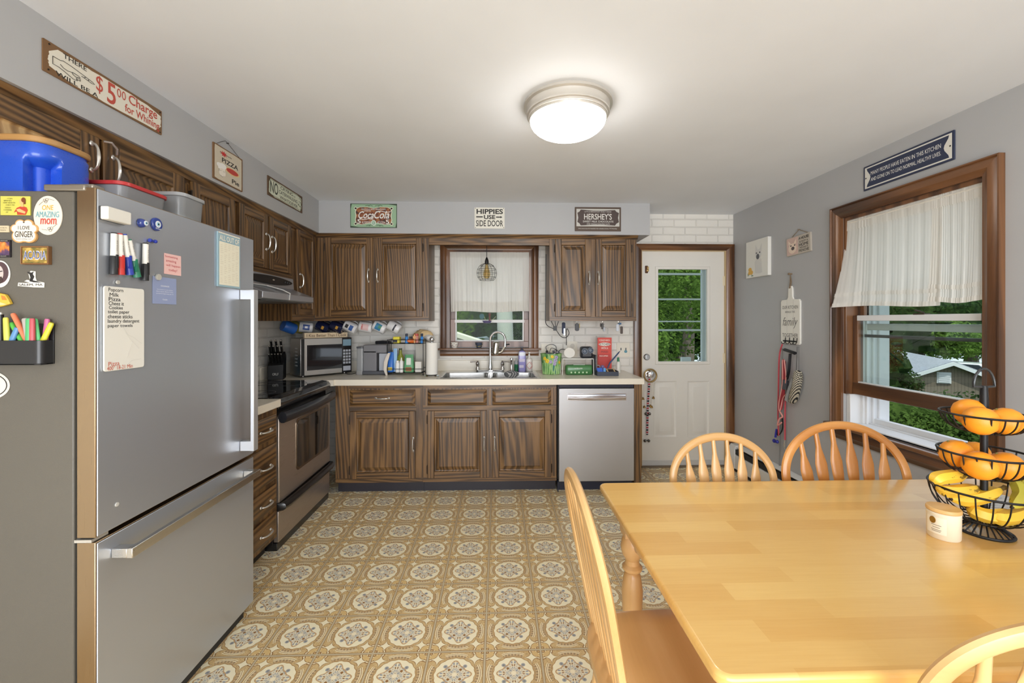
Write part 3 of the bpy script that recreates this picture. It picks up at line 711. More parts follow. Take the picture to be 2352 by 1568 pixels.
a0, a1 = a1+.001, yl(538); t = thing('wall_cabinet', 'tall narrow dark oak cabinet just past the refrigerator', 'cabinet', (XF, (a0+a1)/2, H), group='dark oak wall cabinets')
carcass(t, ML, a0, a1, H, ztop, DL, OY, [(a0, a1, 2.05, ztop, True)]); door(t, ML, yl(435), yl(532), 1.415, zd, OY, None, None, -1)
a0, a1 = a1+.001, yl(671); t = thing('wall_cabinet', 'short dark oak cabinet with two doors over the range hood', 'cabinet', (XF, (a0+a1)/2, 1.683), group='dark oak wall cabinets')
carcass(t, ML, a0, a1, 1.684, ztop, DL, OY, [(a0, a1, 2.05, ztop, True), (a0, a1, 1.684, 1.717, True)])
door(t, ML, yl(543), yl(609), 1.717, zd, OY, yl(603.5), 1.89); door(t, ML, yl(613), yl(662.5), 1.717, zd, OY, yl(617), 1.885, 1)
HY0, HY1 = a0, a1
a0, a1 = a1+.001, 3.65; t = thing('wall_cabinet', 'narrow tall dark oak cabinet in the corner beside the range hood', 'cabinet', (XF, (a0+a1)/2, H), group='dark oak wall cabinets')
carcass(t, ML, a0, a1, H, ztop, DL, OY, [(a0, a1, 2.05, ztop, True), (a0, a1, H, 1.42, True)]); door(t, ML, yl(678), yl(718), 1.42, zd, OY, yl(682.5), 1.68, 1, st=.045)
# ---------------------------------------------------------------- wall cabinets along the back
YF = 3.655; MB = FB((0, YF, 0)); DB = YB-YF-.006
def xb(px, Y=YF): return atY(px, HY, Y).x
def zb_(y, Y=YF, px=1100): return atY(px, y, Y).z
zd0, zd1 = zb_(727), 2.069
a0, a1 = XF+.002, xb(985); t = thing('wall_cabinet', 'dark oak cabinet with two doors left of the sink window', 'cabinet', ((a0+a1)/2, YF, H), group='dark oak wall cabinets')
carcass(t, MB, a0, a1, H, ztop, DB, OX, [(a0, a1, 2.07, ztop, True), (a0, a1, H, zd0, True)])
door(t, MB, xb(748), xb(857), zd0, zd1, OX, xb(848), zb_(634), -1); door(t, MB, xb(865), xb(971), zd0, zd1, OX, xb(869), zb_(634), 1)
a0, a1 = xb(1262), xb(1462); t = thing('wall_cabinet', 'dark oak cabinet with two doors right of the sink window', 'cabinet', ((a0+a1)/2, YF, H), group='dark oak wall cabinets')
carcass(t, MB, a0, a1, H, ztop, DB, OX, [(a0, a1, 2.07, ztop, True), (a0, a1, H, zd0, True)])
door(t, MB, xb(1275), xb(1357), zd0, zd1, OX, xb(1352), zb_(638), -1); door(t, MB, xb(1367), xb(1449), zd0, zd1, OX, xb(1373), zb_(638), 1)
b = B(); bx(b, xb(985)+.001, xb(1262)-.001, YF-.001, YF+.02, zb_(563), ztop); bx(b, xb(985)+.001, xb(1262)-.001, YF-.006, YF+.02, zb_(563), zb_(557)); tag(mk('wood_valance', b, OX, None, .002), 'dark oak valance board bridging the two cabinets over the sink window', 'valance')
b = B(); pr = [(0, 0), (.012, .0), (.016, .012), (.026, .02), (.03, .034), (0, .034)]
z_ = ztop-.034
loft(b, [[(XF+p, .3, z_+q) for p, q in pr], [(XF+p, YF-p, z_+q) for p, q in pr]]); MI[0] = 1; loft(b, [[(XF+p, YF-p, z_+q) for p, q in pr], [(xb(1462)+.006, YF-p, z_+q) for p, q in pr]]); MI[0] = 0
tag(mk('trim_1', b, [OY, OX]), 'oak crown moulding along the tops of the wall cabinets', None, None, 'structure')
# ---------------------------------------------------------------- range hood
t = thing('range_hood', 'stainless range hood with a black control strip under the short cabinet', 'range hood', (-1.62, (HY0+HY1)/2, 1.49))
def xz(y): return Matrix(((1, 0, 0, 0), (0, 0, 1, y), (0, 1, 0, 0), (0, 0, 0, 1)))     # profile (x, z) extruded along y
yh0, yh1 = HY0+.006, HY1-.006
b = B(); prism(b, [(XL+.01, 1.683), (-1.535, 1.683), (-1.528, 1.602), (-1.40, 1.552), (-1.385, 1.546), (-1.385, 1.508), (-1.40, 1.502), (XL+.01, 1.50)], yh0, yh1, xz(0)); mk('body', b, STEEL, t, .003)
b = B(); cy_ = (yh0+yh1)/2
m_ = FL((-1.528, cy_, 1.645)); prism(b, ell(.30, .028, 32), 0, .012, m_); mk('control_strip', b, BLACK, t, .004)
for k, dy in enumerate((.19, .225, .255)): b = B(); ball(b, (0, 0, 0), (.011, .011, .006), 8, m=m_ @ TR(dy, -.002, .013)); mk('knob', b, C(34, 34, 36, .3), t)
b = B(); prism(b, ell(.014, .005, 16), .012, .0135, m_ @ TR(.03, .002, 0)); mk('badge', b, NICKEL, t)
b = B(); bx(b, -1.79, -1.43, yh0+.06, yh1-.06, 1.496, 1.501); mk('filter', b, C(130, 132, 134, .4, 1), t)
b = B(); q = yh0+.3; tube(b, [(-1.52, yh0+.02, 1.60), (-1.50, yh0+.26, 1.60), (-1.42, q, 1.575), (-1.38, q+.02, 1.552), (-1.385, q+.02, 1.51)], .004, 6); mk('wire', b, C(210, 210, 208, .4), t)
# ---------------------------------------------------------------- refrigerator
FX = -1.15; fy0, fy1 = 1.265, 2.054
t = thing('refrigerator', 'stainless bottom freezer refrigerator covered with notes and magnets', 'refrigerator', (-1.5, (fy0+fy1)/2, 0))
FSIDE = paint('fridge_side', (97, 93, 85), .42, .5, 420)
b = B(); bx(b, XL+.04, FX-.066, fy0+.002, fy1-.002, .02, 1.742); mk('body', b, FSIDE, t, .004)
b = B(); bx(b, FX-.068, FX-.056, fy0+.012, fy1-.012, .06, 1.735); mk('gasket', b, C(58, 58, 56, .6), t)
SIDE_ = steel('steel_edge_reflection', (172, 150, 122), 2, .3)  # tan reflection of table and wood, put into the door edge colour
def fdoor(name, z0, z1):
    b = B(); MI[0] = 1; bx(b, FX-.056, FX-.004, fy0, fy1, z0, z1); MI[0] = 0; bx(b, FX-.004, FX, fy0+.003, fy1-.003, z0+.003, z1-.003); return mk(name, b, [STEEL, SIDE_], t, .003)
ud = fdoor('door', .748, 1.753); fd = fdoor('freezer_drawer', .055, .735)
b = B(); bx(b, FX-.145, FX-.03, fy0-.004, fy0+.07, 1.742, 1.760); bx(b, FX-.09, FX-.02, fy0+.01, fy0+.05, 1.752, 1.766); mk('hinge_cover', b, C(150, 142, 130, .35, .6), t, .004)
b = B(); bx(b, FX-.06, FX-.012, fy0-.003, fy0+.05, .7365, .7445); mk('hinge', b, NICKEL, t)
b = B(); yb_ = yl(593, FX+.062); z0, z1 = .79, 1.51
bx(b, FX+.046, FX+.062, yb_-.034, yb_, z0, z1); bx(b, FX+.0005, FX+.05, yb_-.034, yb_-.006, z1-.045, z1-.001); bx(b, FX+.0005, FX+.05, yb_-.034, yb_-.006, z0+.001, z0+.045); mk('handle', b, steel('handle_steel', (196, 197, 200), 2, .38, .7), ud, .002)
b = B(); q0, q1 = 1.31, 2.0; bx(b, FX+.044, FX+.062, q0, q1, .664, .694); bx(b, FX+.0005, FX+.046, q0, q0+.03, .665, .693); bx(b, FX+.0005, FX+.046, q1-.03, q1, .665, .693); mk('handle', b, steel('handle_steel_wide', (214, 212, 208), 1, .25), fd, .002)
q = atX(268.5, 1158, FX); b = B(); lathe(b, [(.0065, 0), (.006, .002), (0, .0024)], m=TR(q) @ RY(PI/2)); mk('screw_cap', b, C(190, 188, 182, .4), ud)
b = B(); bx(b, FX-.12, FX-.03, fy0+.03, fy1-.03, .0, .055); mk('base_grille', b, C(40, 40, 40, .6), t)
# ---------------------------------------------------------------- drawer unit between refrigerator and range
BX = -1.312; MLB = FL((BX, 0, 0)); c0, c1 = 2.20, 2.582
t = thing('drawer_cabinet', 'dark oak base cabinet with four drawers between refrigerator and range', 'cabinet', (-1.55, (c0+c1)/2, 0))
carcass(t, MLB, c0, c1, .095, .863, BX-XL-.005, OY)
for z0, z1 in ((.69, .828), (.45, .66), (.288, .42), (.125, .258)): drawer(t, MLB, c0+.05, c1-.025, z0, z1, OY, hx=2.42)
b = B(); bx(b, XL+.01, BX-.07, c0, c1, 0, .095); mk('kick_board', b, C(40, 32, 26, .6), t)
b = B(); bx(b, XL+.003, -1.287, c0-.14, c1, .864, ZT); solo('worktop', 'short cream laminate worktop between refrigerator and range', 'worktop', b, LAMI, 'cream worktops', bev=.004)
# ---------------------------------------------------------------- range
r0, r1 = 2.590, 3.372; RXF = -1.305
t = thing('electric_range', 'stainless electric range with black glass cooktop', 'stove', (-1.57, (r0+r1)/2, 0))
BB = C(22, 22, 24, .3, 0, .3)
b = B(); bx(b, XL+.02, RXF-.035, r0, r1, .03, .885); mk('body', b, BB, t, .003)
b = B(); bx(b, XL+.012, RXF-.06, r0-.001, r1+.001, .887, .913); mk('cooktop', b, BLACKG, t, .004)
b = B(); prism(b, [(RXF-.062, .913), (RXF-.012, .905), (RXF+.004, .88), (RXF-.002, .845), (RXF-.062, .845)], r0, r1, xz(0)); mk('front_rim', b, C(26, 26, 28, .15, 0, .5), t, .004)
dr = mk('oven_door', bx(B(), RXF-.034, RXF, r0+.006, r1-.004, .285, .80), STEELW, t, .006)
b = B(); ys = [r0+.004+(r1-r0-.008)*i/16 for i in range(17)]
tube(b, [(RXF+.02+.020*math.sin(PI*i/16), y, .795) for i, y in enumerate(ys)], [(.026, .034)]*17, 10, fr=(Vector((1, 0, 0)), Vector((0, 0, 1)))); mk('handle', b, C(44, 46, 52, .22, .2), dr)
w0, w1 = yl(682, RXF), yl(752, RXF)
m_ = FL((RXF, (w0+w1)/2, .57)); b = B(); prism(b, rrect(w1-w0+.03, .335, .035), -.001, .003, m_); mk('window_frame', b, C(150, 138, 124, .25, 1), dr)
b = B(); prism(b, rrect(w1-w0, .305, .03), .0032, .0045, m_); mk('window', b, C(24, 22, 20, .08, 0, .6), dr)
b = B(); bx(b, RXF-.034, RXF-.004, r0+.006, r1-.004, .05, .235); d2 = mk('storage_drawer', b, STEELW, t, .004)
b = B(); tube(b, [(RXF-.02, r0-.002, .262), (RXF+.012, r0+.012, .262), (RXF+.02, r0+.06, .262), (RXF+.024, (r0+r1)/2, .262), (RXF+.02, r1-.06, .262), (RXF+.012, r1-.01, .262), (RXF-.02, r1, .262)], [(.026, .024)]*7, 10, fr=(Vector((1, 0, 0)), Vector((0, 0, 1)))); mk('handle', b, BB, d2)
b = B(); bx(b, XL+.05, RXF-.012, r0+.004, r1-.004, 0, .045); mk('base', b, BB, t, .003)
for cx_, cy_, rr in ((-1.52, 2.78, .09), (-1.52, 3.18, .11), (-1.70, 2.78, .075), (-1.70, 3.18, .075)):
    b = B(); tube(b, [(cx_+rr*math.cos(a*PI/16), cy_+rr*math.sin(a*PI/16), .9132) for a in range(32)], .0012, 4, closed=True); mk('burner_ring', b, C(70, 70, 72, .4), t)
# ---------------------------------------------------------------- base cabinets along the back
YB0 = 3.425; MBB = FB((0, YB0, 0)); DBB = YB-YB0-.006
def x0_(px): return atY(px, HY, YB0-.02).x
za, zb1, zc1, zd_ = lvl(895), lvl(931), lvl(943), lvl(1097)
L0, L1 = -1.285, x0_(970)
t = thing('base_cabinet', 'dark oak base cabinet with one drawer beside the range', 'cabinet', ((L0+L1)/2, YB0, 0), group='dark oak base cabinets')
carcass(t, MBB, L0, L1, .092, .863, DBB, OX, [(x0_(800), L1, .835, .863, True), (x0_(800), x0_(955), zc1, zb1, True), (L0, L1, .092, zd_, True)])
drawer(t, MBB, x0_(803), x0_(953), zb1, za, OX); door(t, MBB, x0_(803), x0_(954), zd_, zc1, OX, x0_(949), lvl(1019), -1)
b = B(); bx(b, L0+.0, L1, YB0+.062, YB-.01, 0, .091); mk('kick_board', b, C(44, 42, 50, .35), t)
L0, L1 = L1+.001, x0_(1279)
t = thing('base_cabinet', 'dark oak sink cabinet with two false drawers and two doors', 'cabinet', ((L0+L1)/2, YB0, 0), group='dark oak base cabinets')
carcass(t, MBB, L0, L1, .092, .863, DBB, OX, [(L0, L1, .835, .863, True), (L0, L1, zc1, zb1, True), (L0, L1, .092, zd_, True)])
for p, q, hx, hs in ((982, 1118, 1112, -1), (1131, 1266, 1136, 1)):
    drawer(t, MBB, x0_(p), x0_(q), zb1, za, OX, False, 'false_drawer'); door(t, MBB, x0_(p), x0_(q), zd_, zc1, OX, x0_(hx), lvl(1019), hs)
b = B(); bx(b, L0, L1, YB0+.062, YB-.01, 0, .091); mk('kick_board', b, C(44, 42, 50, .35), t)
# dishwasher
L0, L1 = x0_(1283), x0_(1457)
t = thing('dishwasher', 'stainless dishwasher with a pocket handle under the worktop', 'dishwasher', ((L0+L1)/2, YB0, 0))
b = B(); bx(b, L0-.004, L1+.003, YB0+.01, YB-.02, .1, .861); mk('body', b, C(30, 30, 32, .5), t)
fz = YB0-.022; dw = mk('door', bx(B(), L0+.002, L1-.001, fz, YB0+.01, lvl(1108), lvl(893)), steel('dishwasher_steel', (180, 181, 183), 0, .34, .85), t, .004)
b = B(); bx(b, L0+.004, L1-.004, fz+.004, YB0+.01, lvl(891), .862); mk('control_strip', b, C(40, 44, 60, .2), t, .003)
hx0, hx1 = x0_(1304), x0_(1436); z0, z1 = lvl(919), lvl(906)
b = B(); n = 16; rs_ = []
for i in range(n+1):
    x = hx0+(hx1-hx0)*i/n; k = math.sin(PI*i/n)
    rs_.append([(x, fz-.001, z0), (x, fz-.013, z0+.006-.010*k), (x, fz-.016, z0+.020-.006*k), (x, fz-.012, z1-.004), (x, fz-.001, z1)])
loft(b, rs_); bx(b, hx0-.006, hx1+.006, fz-.004, fz, z0-.006, z1+.005); mk('handle', b, C(198, 200, 206, .12, 1), dw)
b = B(); bx(b, L0, L1, YB0+.045, YB0+.06, .0, lvl(1111)); bx(b, L0-.005, L0+.002, YB0+.0, YB0+.06, .0, lvl(1111)); mk('kick_board', b, C(38, 44, 62, .3), t)
b = B(); bx(b, x0_(1457)+.002, x0_(1474), YB0-.012, YB-.003, .0, .863); solo('end_panel', 'dark oak end panel at the right of the dishwasher', 'cabinet panel', b, OZ, bev=.002)
# main worktop with sink cut-out
YC = 3.395; XE = 1.165
SK = (-.475, .318, 3.452, 3.915)
b = B(); zt0 = .864
c0_ = (-1.278, YC)
prism(b, [(XL+.003, 3.376), (-1.283, 3.376), (-1.283, YC+.003), (SK[0], YC), (SK[0], YB-.002), (XL+.003, YB-.002)], zt0, ZT)
bx(b, SK[0], SK[1], YC, SK[2], zt0, ZT); bx(b, SK[0], SK[1], SK[3], YB-.002, zt0, ZT); bx(b, SK[1], XE, YC, YB-.002, zt0, ZT)
wt = solo('worktop', 'long cream laminate worktop with the sink in it', 'worktop', b, LAMI, 'cream worktops')
b = B(); bx(b, XL+.022, .62, YB-.02, YB-.002, ZT+.0005, ZT+.098); bx(b, XL+.003, XL+.02, 3.376, YB-.002, ZT+.0005, ZT+.098); mk('backsplash', b, LAMI, wt, .003)
# ---------------------------------------------------------------- sink, tap
t = thing('kitchen_sink', 'double bowl stainless steel sink set in the cream worktop', 'sink', (-.08, 3.68, ZT-.17))
SS = steel('sink_steel', (206, 206, 205), 0, .22)
b = B(); X0, X1, Y0, Y1 = -.497, .340, 3.432, 3.94; zt = ZT+.0045
bowls = [(-.465, -.085, 3.462, 3.80), (-.055, .308, 3.462, 3.80)]
for l, r, q0, q1 in plates(X0, X1, Y0, Y1, [(p[0], p[1], p[2], p[3]) for p in bowls]): bx(b, l, r, q0, q1, ZT+.0006, zt)
mk('rim', b, SS, t, .002)
for l, r, q0, q1 in bowls:
    b = B(); rr = []
    for ins, z in ((-.002, zt+.001), (.004, zt-.003), (.010, zt-.14), (.035, zt-.165), (.12, zt-.17)):
        rr.append([Vector((p[0], p[1], z)) for p in rrect(r-l-2*ins, q1-q0-2*ins, .045, 6, (l+r)/2, (q0+q1)/2)])
    loft(b, rr, True, False); nf(b, [b.verts.new(p) for p in rr[-1]]); o = mk('bowl', b, SS, t, recalc=False)
    b = B(); lathe(b, [(.04, 0), (.038, .004), (.028, .002), (0, .001)], ((l+r)/2, (q0+q1)/2, zt-.17)); mk('drain', b, CHROME, o)
yt = 3.87
t = thing('kitchen_tap', 'chrome gooseneck tap with two lever handles and a filter on its spout', 'tap', (-.07, yt, zt))
b = B(); tx0, tx1 = atY(1097, 850, yt).x, atY(1154, 850, yt).x
prism(b, rrect(tx1-tx0+.03, .05, .024, 6, (tx0+tx1)/2, yt), zt+.0005, zt+.018); mk('base', b, CHROME, t, .004)
tx = atY(1126, 850, yt).x
b = B(); lathe(b, [(.02, 0), (.021, .02), (.016, .05), (.014, .07), (.012, .09)], (tx, yt, zt+.018)); zt_ = atY(1140, 762, yt).z; rr_ = (atY(1161, 800, yt).x-tx)/2-.002
P = [(tx, yt, zt+.1), (tx, yt, zt_-rr_)]+[(tx+rr_-rr_*math.cos(a*PI/10), yt-.03*(a/10), zt_-rr_+rr_*math.sin(a*PI/10)) for a in range(1, 11)]+[(tx+2*rr_, yt-.03, zt_-rr_-.03)]
tube(b, P, .0105, 12); cyl(b, P[-1], Vector(P[-1])+Vector((0, 0, -.035)), .013); mk('spout', b, CHROME, t)
b = B(); fx, fzz = atY(1139, 790, yt-.06).x, atY(1139, 800, yt).z
cyl(b, (fx-.006, yt-.06, fzz-.035), (fx+.004, yt-.06, fzz+.055), .03, .028, 24); ball(b, (fx-.007, yt-.06, fzz-.037), (.031, .031, .018), 8); ball(b, (fx+.004, yt-.06, fzz+.055), (.03, .03, .012), 8)
tube(b, [(fx+.0, yt-.05, fzz-.045), (fx+.05, yt-.04, fzz-.03), (P[-1][0], P[-1][1], P[-1][2]-.03)], .011, 10); mk('filter', b, C(206, 198, 184, .1, 1), t)
b = B(); cyl(b, (P[-1][0]+.0, yt-.035, P[-1][2]-.02), (P[-1][0]+.04, yt-.035, P[-1][2]-.012), .006); mk('lever', b, IRON, t)
for xx, s in ((tx0, -1), (tx1, 1)):
    b = B(); lathe(b, [(.022, 0), (.019, .015), (.012, .03), (.018, .045), (.018, .058), (.01, .068), (.012, .076), (0, .08)], (xx, yt, zt+.018)); tube(b, [(xx, yt, zt+.088), (xx+s*.03, yt-.003, zt+.09), (xx+s*.066, yt-.008, zt+.088)], [.006, .005, .0065], 8); mk('lever', b, CHROME, t)
sx = atY(1175, 840, yt).x
b = B(); lathe(b, [(.018, 0), (.012, .02), (.009, .03), (.011, .07), (.013, .1), (.016, .112), (.012, .122), (0, .124)], (sx, yt, zt)); mk('spray_head', b, CHROME, t)
# ---------------------------------------------------------------- ceiling light
lx, ly = .321, 1.981
t = thing('ceiling_light', 'round flush ceiling light with white glass dome and nickel rim, switched on', 'ceiling light', (lx, ly, ZC))
b = B(); lathe(b, [(.0, 0), (.203, 0), (.204, -.012), (.192, -.016), (.188, -.04), (.190, -.044), (.190, -.052), (.183, -.055), (.183, -.064), (.178, -.066), (.176, -.075), (.0, -.075)][::-1], (lx, ly, ZC-.0005), 56); mk('rim', b, C(212, 207, 199, .3, .5), t)
DOME = C(255, 250, 242, .3, emit=20.0)
b = B(); lathe(b, [(0, -.152)]+[(.174*math.sin(a*PI/20), -.076-.076*math.cos(a*PI/20)) for a in range(1, 11)], (lx, ly, ZC), 56); mk('glass_dome', b, DOME, t)
# ---------------------------------------------------------------- table
def butcher(name, c0, c1, rough):
    m, nt, p, out = newmat(name); x, y, z = coords(nt)
    br = nt.nodes.new('ShaderNodeTexBrick'); br.offset = .37; br.inputs['Scale'].default_value = 1
    for k, v in (('Brick Width', .48), ('Row Height', .062), ('Mortar Size', .0002), ('Bias', 0)): br.inputs[k].default_value = v
    br.inputs['Color1'].default_value = (0, 0, 0, 1); br.inputs['Color2'].default_value = (1, 1, 1, 1); br.inputs['Mortar'].default_value = (.5, .5, .5, 1)
    nt.links.new(comb(nt, x, y, 0).o, br.inputs['Vector'])
    row = ((y/.062).floor()*12.99).sin()*437.0; cell = E(nt, br.outputs[0])
    g = nz(nt, comb(nt, x*1.0+row*.01, y*14, z), 9, 3)*.6+nz(nt, comb(nt, x*.6, y*60, z), 12, 2)*.45-.1
    col = over(nt, cell*.55+g*.6, c0, c1); nt.links.new(col.o, p.inputs['Base Color'])
    p.inputs['Roughness'].default_value = rough; p.inputs['Coat Weight'].default_value = .5; p.inputs['Coat Roughness'].default_value = .14
    return m
TT = butcher('honey_butcher_block', (208, 156, 80), (232, 194, 120), .3)
TX0, TX1, TY0, TY1 = .383, 1.985, .733, 1.636
t = thing('dining_table', 'honey maple dining table with a staved top and turned legs', 'table', ((TX0+TX1)/2, (TY0+TY1)/2, 0))
b = B(); prism(b, rrect(TX1-TX0, TY1-TY0, .03, 6, (TX0+TX1)/2, (TY0+TY1)/2), .724, .75); mk('table_top', b, TT, t, .008, 3)
ax0, ax1, ay0, ay1 = TX0+.085, TX1-.085, TY0+.085, TY1-.085
b = B(); bx(b, ax0, ax1, ay1-.02, ay1, .64, .7235); bx(b, ax0, ax1, ay0, ay0+.02, .64, .7235); bx(b, ax1-.02, ax1, ay0, ay1, .64, .7235); mk('apron', b, MPX, t, .003)
b = B(); bx(b, ax0, ax0+.02, ay0, ay1, .64, .7235); o = mk('apron', b, MPY, t, .003)
dr = mk('drawer', bx(B(), ax0-.018, ax0-.0005, ay0+.20, ay1-.20, .645, .715), MPY, t, .004)
b = B(); lathe(b, [(.012, 0), (.009, .008), (.018, .018), (.021, .026), (.015, .033), (0, .035)], m=TR(ax0-.018, (ay0+ay1)/2+.11, .68) @ RY(-PI/2)); mk('knob', b, MPX, dr)
b = B(); prism(b, [(.0, 0), (.05, 0), (.05, -.012), (.03, -.05), (.0, -.055)], -.02, .02, Matrix(((1, 0, 0, ax0-.05), (0, 0, 1, ay0+.17), (0, 1, 0, .722), (0, 0, 0, 1)))); mk('bracket', b, MPZ, t, .004)
for x in (ax0+.015, ax1-.015):
    for y in (ay0+.015, ay1-.015):
        b = B(); bx(b, x-.035, x+.035, y-.035, y+.035, .60, .7236)
        lathe(b, [(.0, 0), (.02, 0), (.022, .02), (.026, .12), (.034, .3), (.038, .40), (.030, .455), (.024, .465), (.034, .475), (.036, .485), (.026, .495), (.024, .51), (.036, .53), (.042, .555), (.036, .585), (.03, .6), (0, .6)], (x, y, 0), 20); mk('leg', b, MPZ, t, sm=30)
# ---------------------------------------------------------------- chairs
def make_chair(label, mx, my, mz, hz=.915):
    t = thing('windsor_chair', label, 'chair', (0, 0, 0), 0, 'bow back chairs around the table')
    b = B(); pl = []
    for i in range(40):
        a = 2*PI*i/40; c, s = math.cos(a), math.sin(a)
        q = (abs(c)**4+abs(s)**4)**-.25
        pl.append((.218*c*q*(1.0-.05*s), .205*s*q))
    rr = []
    for k, z in ((.90, .408), (.98, .415), (1, .428), (.985, .440), (.93, .444)): rr.append([Vector((x*k, y*k, z)) for x, y in pl])
    for k, dz in ((.7, -.002), (.45, -.007), (.2, -.009)): rr.append([Vector((x*k, y*k-.01, .444+dz)) for x, y in pl])
    loft(b, rr); mk('seat', b, mx, t, sm=50)
    base, lean = .165, .20                      # y of hoop foot, lean
    def bp(x, z): return Vector((x, base+lean*(z-.44), z))
    P = [bp(-.175, .435), bp(-.19, .50), bp(-.207, .58), bp(-.219, .66), bp(-.224, .715)]
    top = hz-.018; rz = top-.72
    P += [bp(-.224*math.cos(a*PI/16), .72+rz*math.sin(a*PI/16)) for a in range(1, 16)]
    P += [bp(-p.x, p.z) for p in P[:5][::-1]]
    pts = spline(P, 3); b = B(); tube(b, pts, [(.0165, .0115)]*len(pts), 10); mk('hoop', b, mx, t)
    for k in range(6):
        x0, x1 = -.118+.0472*k, -.155+.062*k
        zt = .72+rz*math.sqrt(max(0, 1-(x1/.224)**2))-.004
        b = B(); pts = []; rs = []
        L = zt-.44
        for f, r in ((0, .0065), (.25, .0075), (.42, .014), (.62, .0215), (.72, .0225), (.79, .017), (.86, .0105), (1, .0085)):
            x = x0+(x1-x0)*f; pts.append(bp(x, .44+L*f)-Vector((0, .014*math.sin(PI*f)*0, 0))); rs.append((r, min(r, .0075)))
        tube(b, pts, rs, 10, fr=(Vector((1, 0, 0)), Vector((0, .98, -.2)))); mk('spindle', b, mz, t, sm=50)
    for sx in (-1, 1):
        for sy in (-1, 1):
            b = B(); p0 = Vector((sx*.205, sy*.20, 0)); p1 = Vector((sx*.145, sy*.13, .412))
            pr = [(0, .012), (.1, .015), (.25, .018), (.4, .0205), (.52, .016), (.55, .021), (.6, .015), (.66, .02), (.8, .021), (.92, .017), (1, .014)]
            tube(b, [p0+(p1-p0)*f for f, _ in pr], [r for _, r in pr], 12); mk('leg', b, mz, t, sm=50)
    for sx in (-1, 1): b = B(); tube(b, [(sx*.183, -.172, .15), (sx*.183, 0, .15), (sx*.183, .172, .15)], [.008, .013, .008], 10); mk('stretcher', b, my, t)
    b = B(); tube(b, [(-.183, 0, .15), (0, 0, .15), (.183, 0, .15)], [.008, .013, .008], 10); mk('stretcher', b, mx, t)
    return t
c1 = make_chair('honey bow back chair at the far side of the table nearest the door', MPX, MPY, MPZ, .908)
P = ray(1657, 995)*1.79; c1.matrix_basis = TR(P.x-.012, P.y-.262, 0) @ Matrix.Diagonal((.93, 1, 1, 1))
c3 = dup(c1, TR(.450, 1.10, 0) @ RZ(PI/2) @ Matrix.Diagonal((1, 1, 1.08, 1)), 'honey bow back chair at the left end of the table, seen side on')
c4 = dup(c1, TR(.955, .850, 0) @ RZ(PI-.2) @ Matrix.Diagonal((1, 1, 1.03, 1)), 'honey bow back chair at the near side of the table, only its bow showing')
c2 = make_chair('amber bow back chair at the far side of the table, before the big window', MOX, MOY, MOZ, .935)
P = ray(1945, 978)*1.80; c2.matrix_basis = TR(P.x-.055, P.y-.268, 0) @ RZ(-.06) @ Matrix.Diagonal((1.08, 1, 1.02, 1))
# ---------------------------------------------------------------- tiered basket
bxx, byy = 1.425, 1.215; TZ = .7502
t = thing('tiered_fruit_basket', 'black wire three tier fruit basket at the window end of the table', 'fruit basket', (bxx, byy, TZ))
def ring(bm, r, z, w=.0032, n=40): tube(bm, [(bxx+r*math.cos(2*PI*i/n), byy+r*math.sin(2*PI*i/n), z) for i in range(n)], w, 6, closed=True)
b = B(); ring(b, .060, TZ+.004, .004); ring(b, .018, TZ+.038, .003)
for k in range(22):
    a = 2*PI*k/22; tube(b, spline([(bxx+.059*math.cos(a), byy+.059*math.sin(a), TZ+.004), (bxx+.045*math.cos(a), byy+.045*math.sin(a), TZ+.016), (bxx+.018*math.cos(a), byy+.018*math.sin(a), TZ+.038)], 3), .002, 5)
mk('base', b, IRON, t)
b = B(); cyl(b, (bxx, byy, TZ+.034), (bxx, byy, 1.175), .0085, .0085); lathe(b, [(.0095, 0), (.011, .03), (.009, .1), (.0075, .12)], (bxx, byy, 1.06)); mk('pole', b, IRON, t)
b = B(); tube(b, [(bxx-.032, byy, 1.178), (bxx, byy, 1.176), (bxx+.032, byy, 1.178)]+[(bxx+.032*math.cos(a*PI/12), byy, 1.178+.052*math.sin(a*PI/12)) for a in range(1, 12)], .0034, 8, closed=True); mk('handle', b, C(70, 72, 74, .35, .6), t)
TIERS = ((.095, 1.098, 1.045), (.100, .985, .915), (.120, .880, .788))
for r, zr, zb in TIERS:
    b = B(); ring(b, r, zr); ring(b, r*.5, zb+.003, .0028); ring(b, .016, zb, .003)
    for k in range(22):
        a = 2*PI*k/22; c, s = math.cos(a), math.sin(a)
        P = [(r, zr), (r*.93, zr-(zr-zb)*.42), (r*.75, zr-(zr-zb)*.78), (r*.5, zb+.003)]
        if k % 2 == 0: P.append((.016, zb))
        tube(b, spline([(bxx+q*c, byy+q*s, z) for q, z in P], 3), .0019, 5)
    mk('wire_bowl', b, IRON, t)
def orange_mat():
    m, nt, p, out = newmat('orange_peel'); x, y, z = coords(nt); v = comb(nt, x, y, z)
    nt.links.new(over(nt, nz(nt, v, 18, 2), (232, 136, 22), (246, 168, 48)).o, p.inputs[0]); p.inputs['Roughness'].default_value = .42
    bump(nt, p, nz(nt, v, 420, 1), .25, .0008); return m
OR = orange_mat()
def orange(p, r, label, a):
    t = thing('orange', label, 'orange', p, a, 'oranges in the wire basket', m=TR(p) @ RZ(a) @ RX(.5))
    b = B(); lathe(b, [(0, -r*.95), (r*.35, -r*.9), (r*.72, -r*.66), (r*.95, -r*.25), (r, .02*r), (r*.95, r*.32), (r*.75, r*.66), (r*.4, r*.88), (r*.12, r*.93), (0, r*.90)], n=24); mk('peel', b, OR, t, local=True, sm=80)
    b = B(); lathe(b, [(0, 0), (r*.09, .001), (r*.07, .004), (0, .004)], (0, 0, r*.895), 8); mk('stem_end', b, C(120, 112, 56, .8), t, local=True)
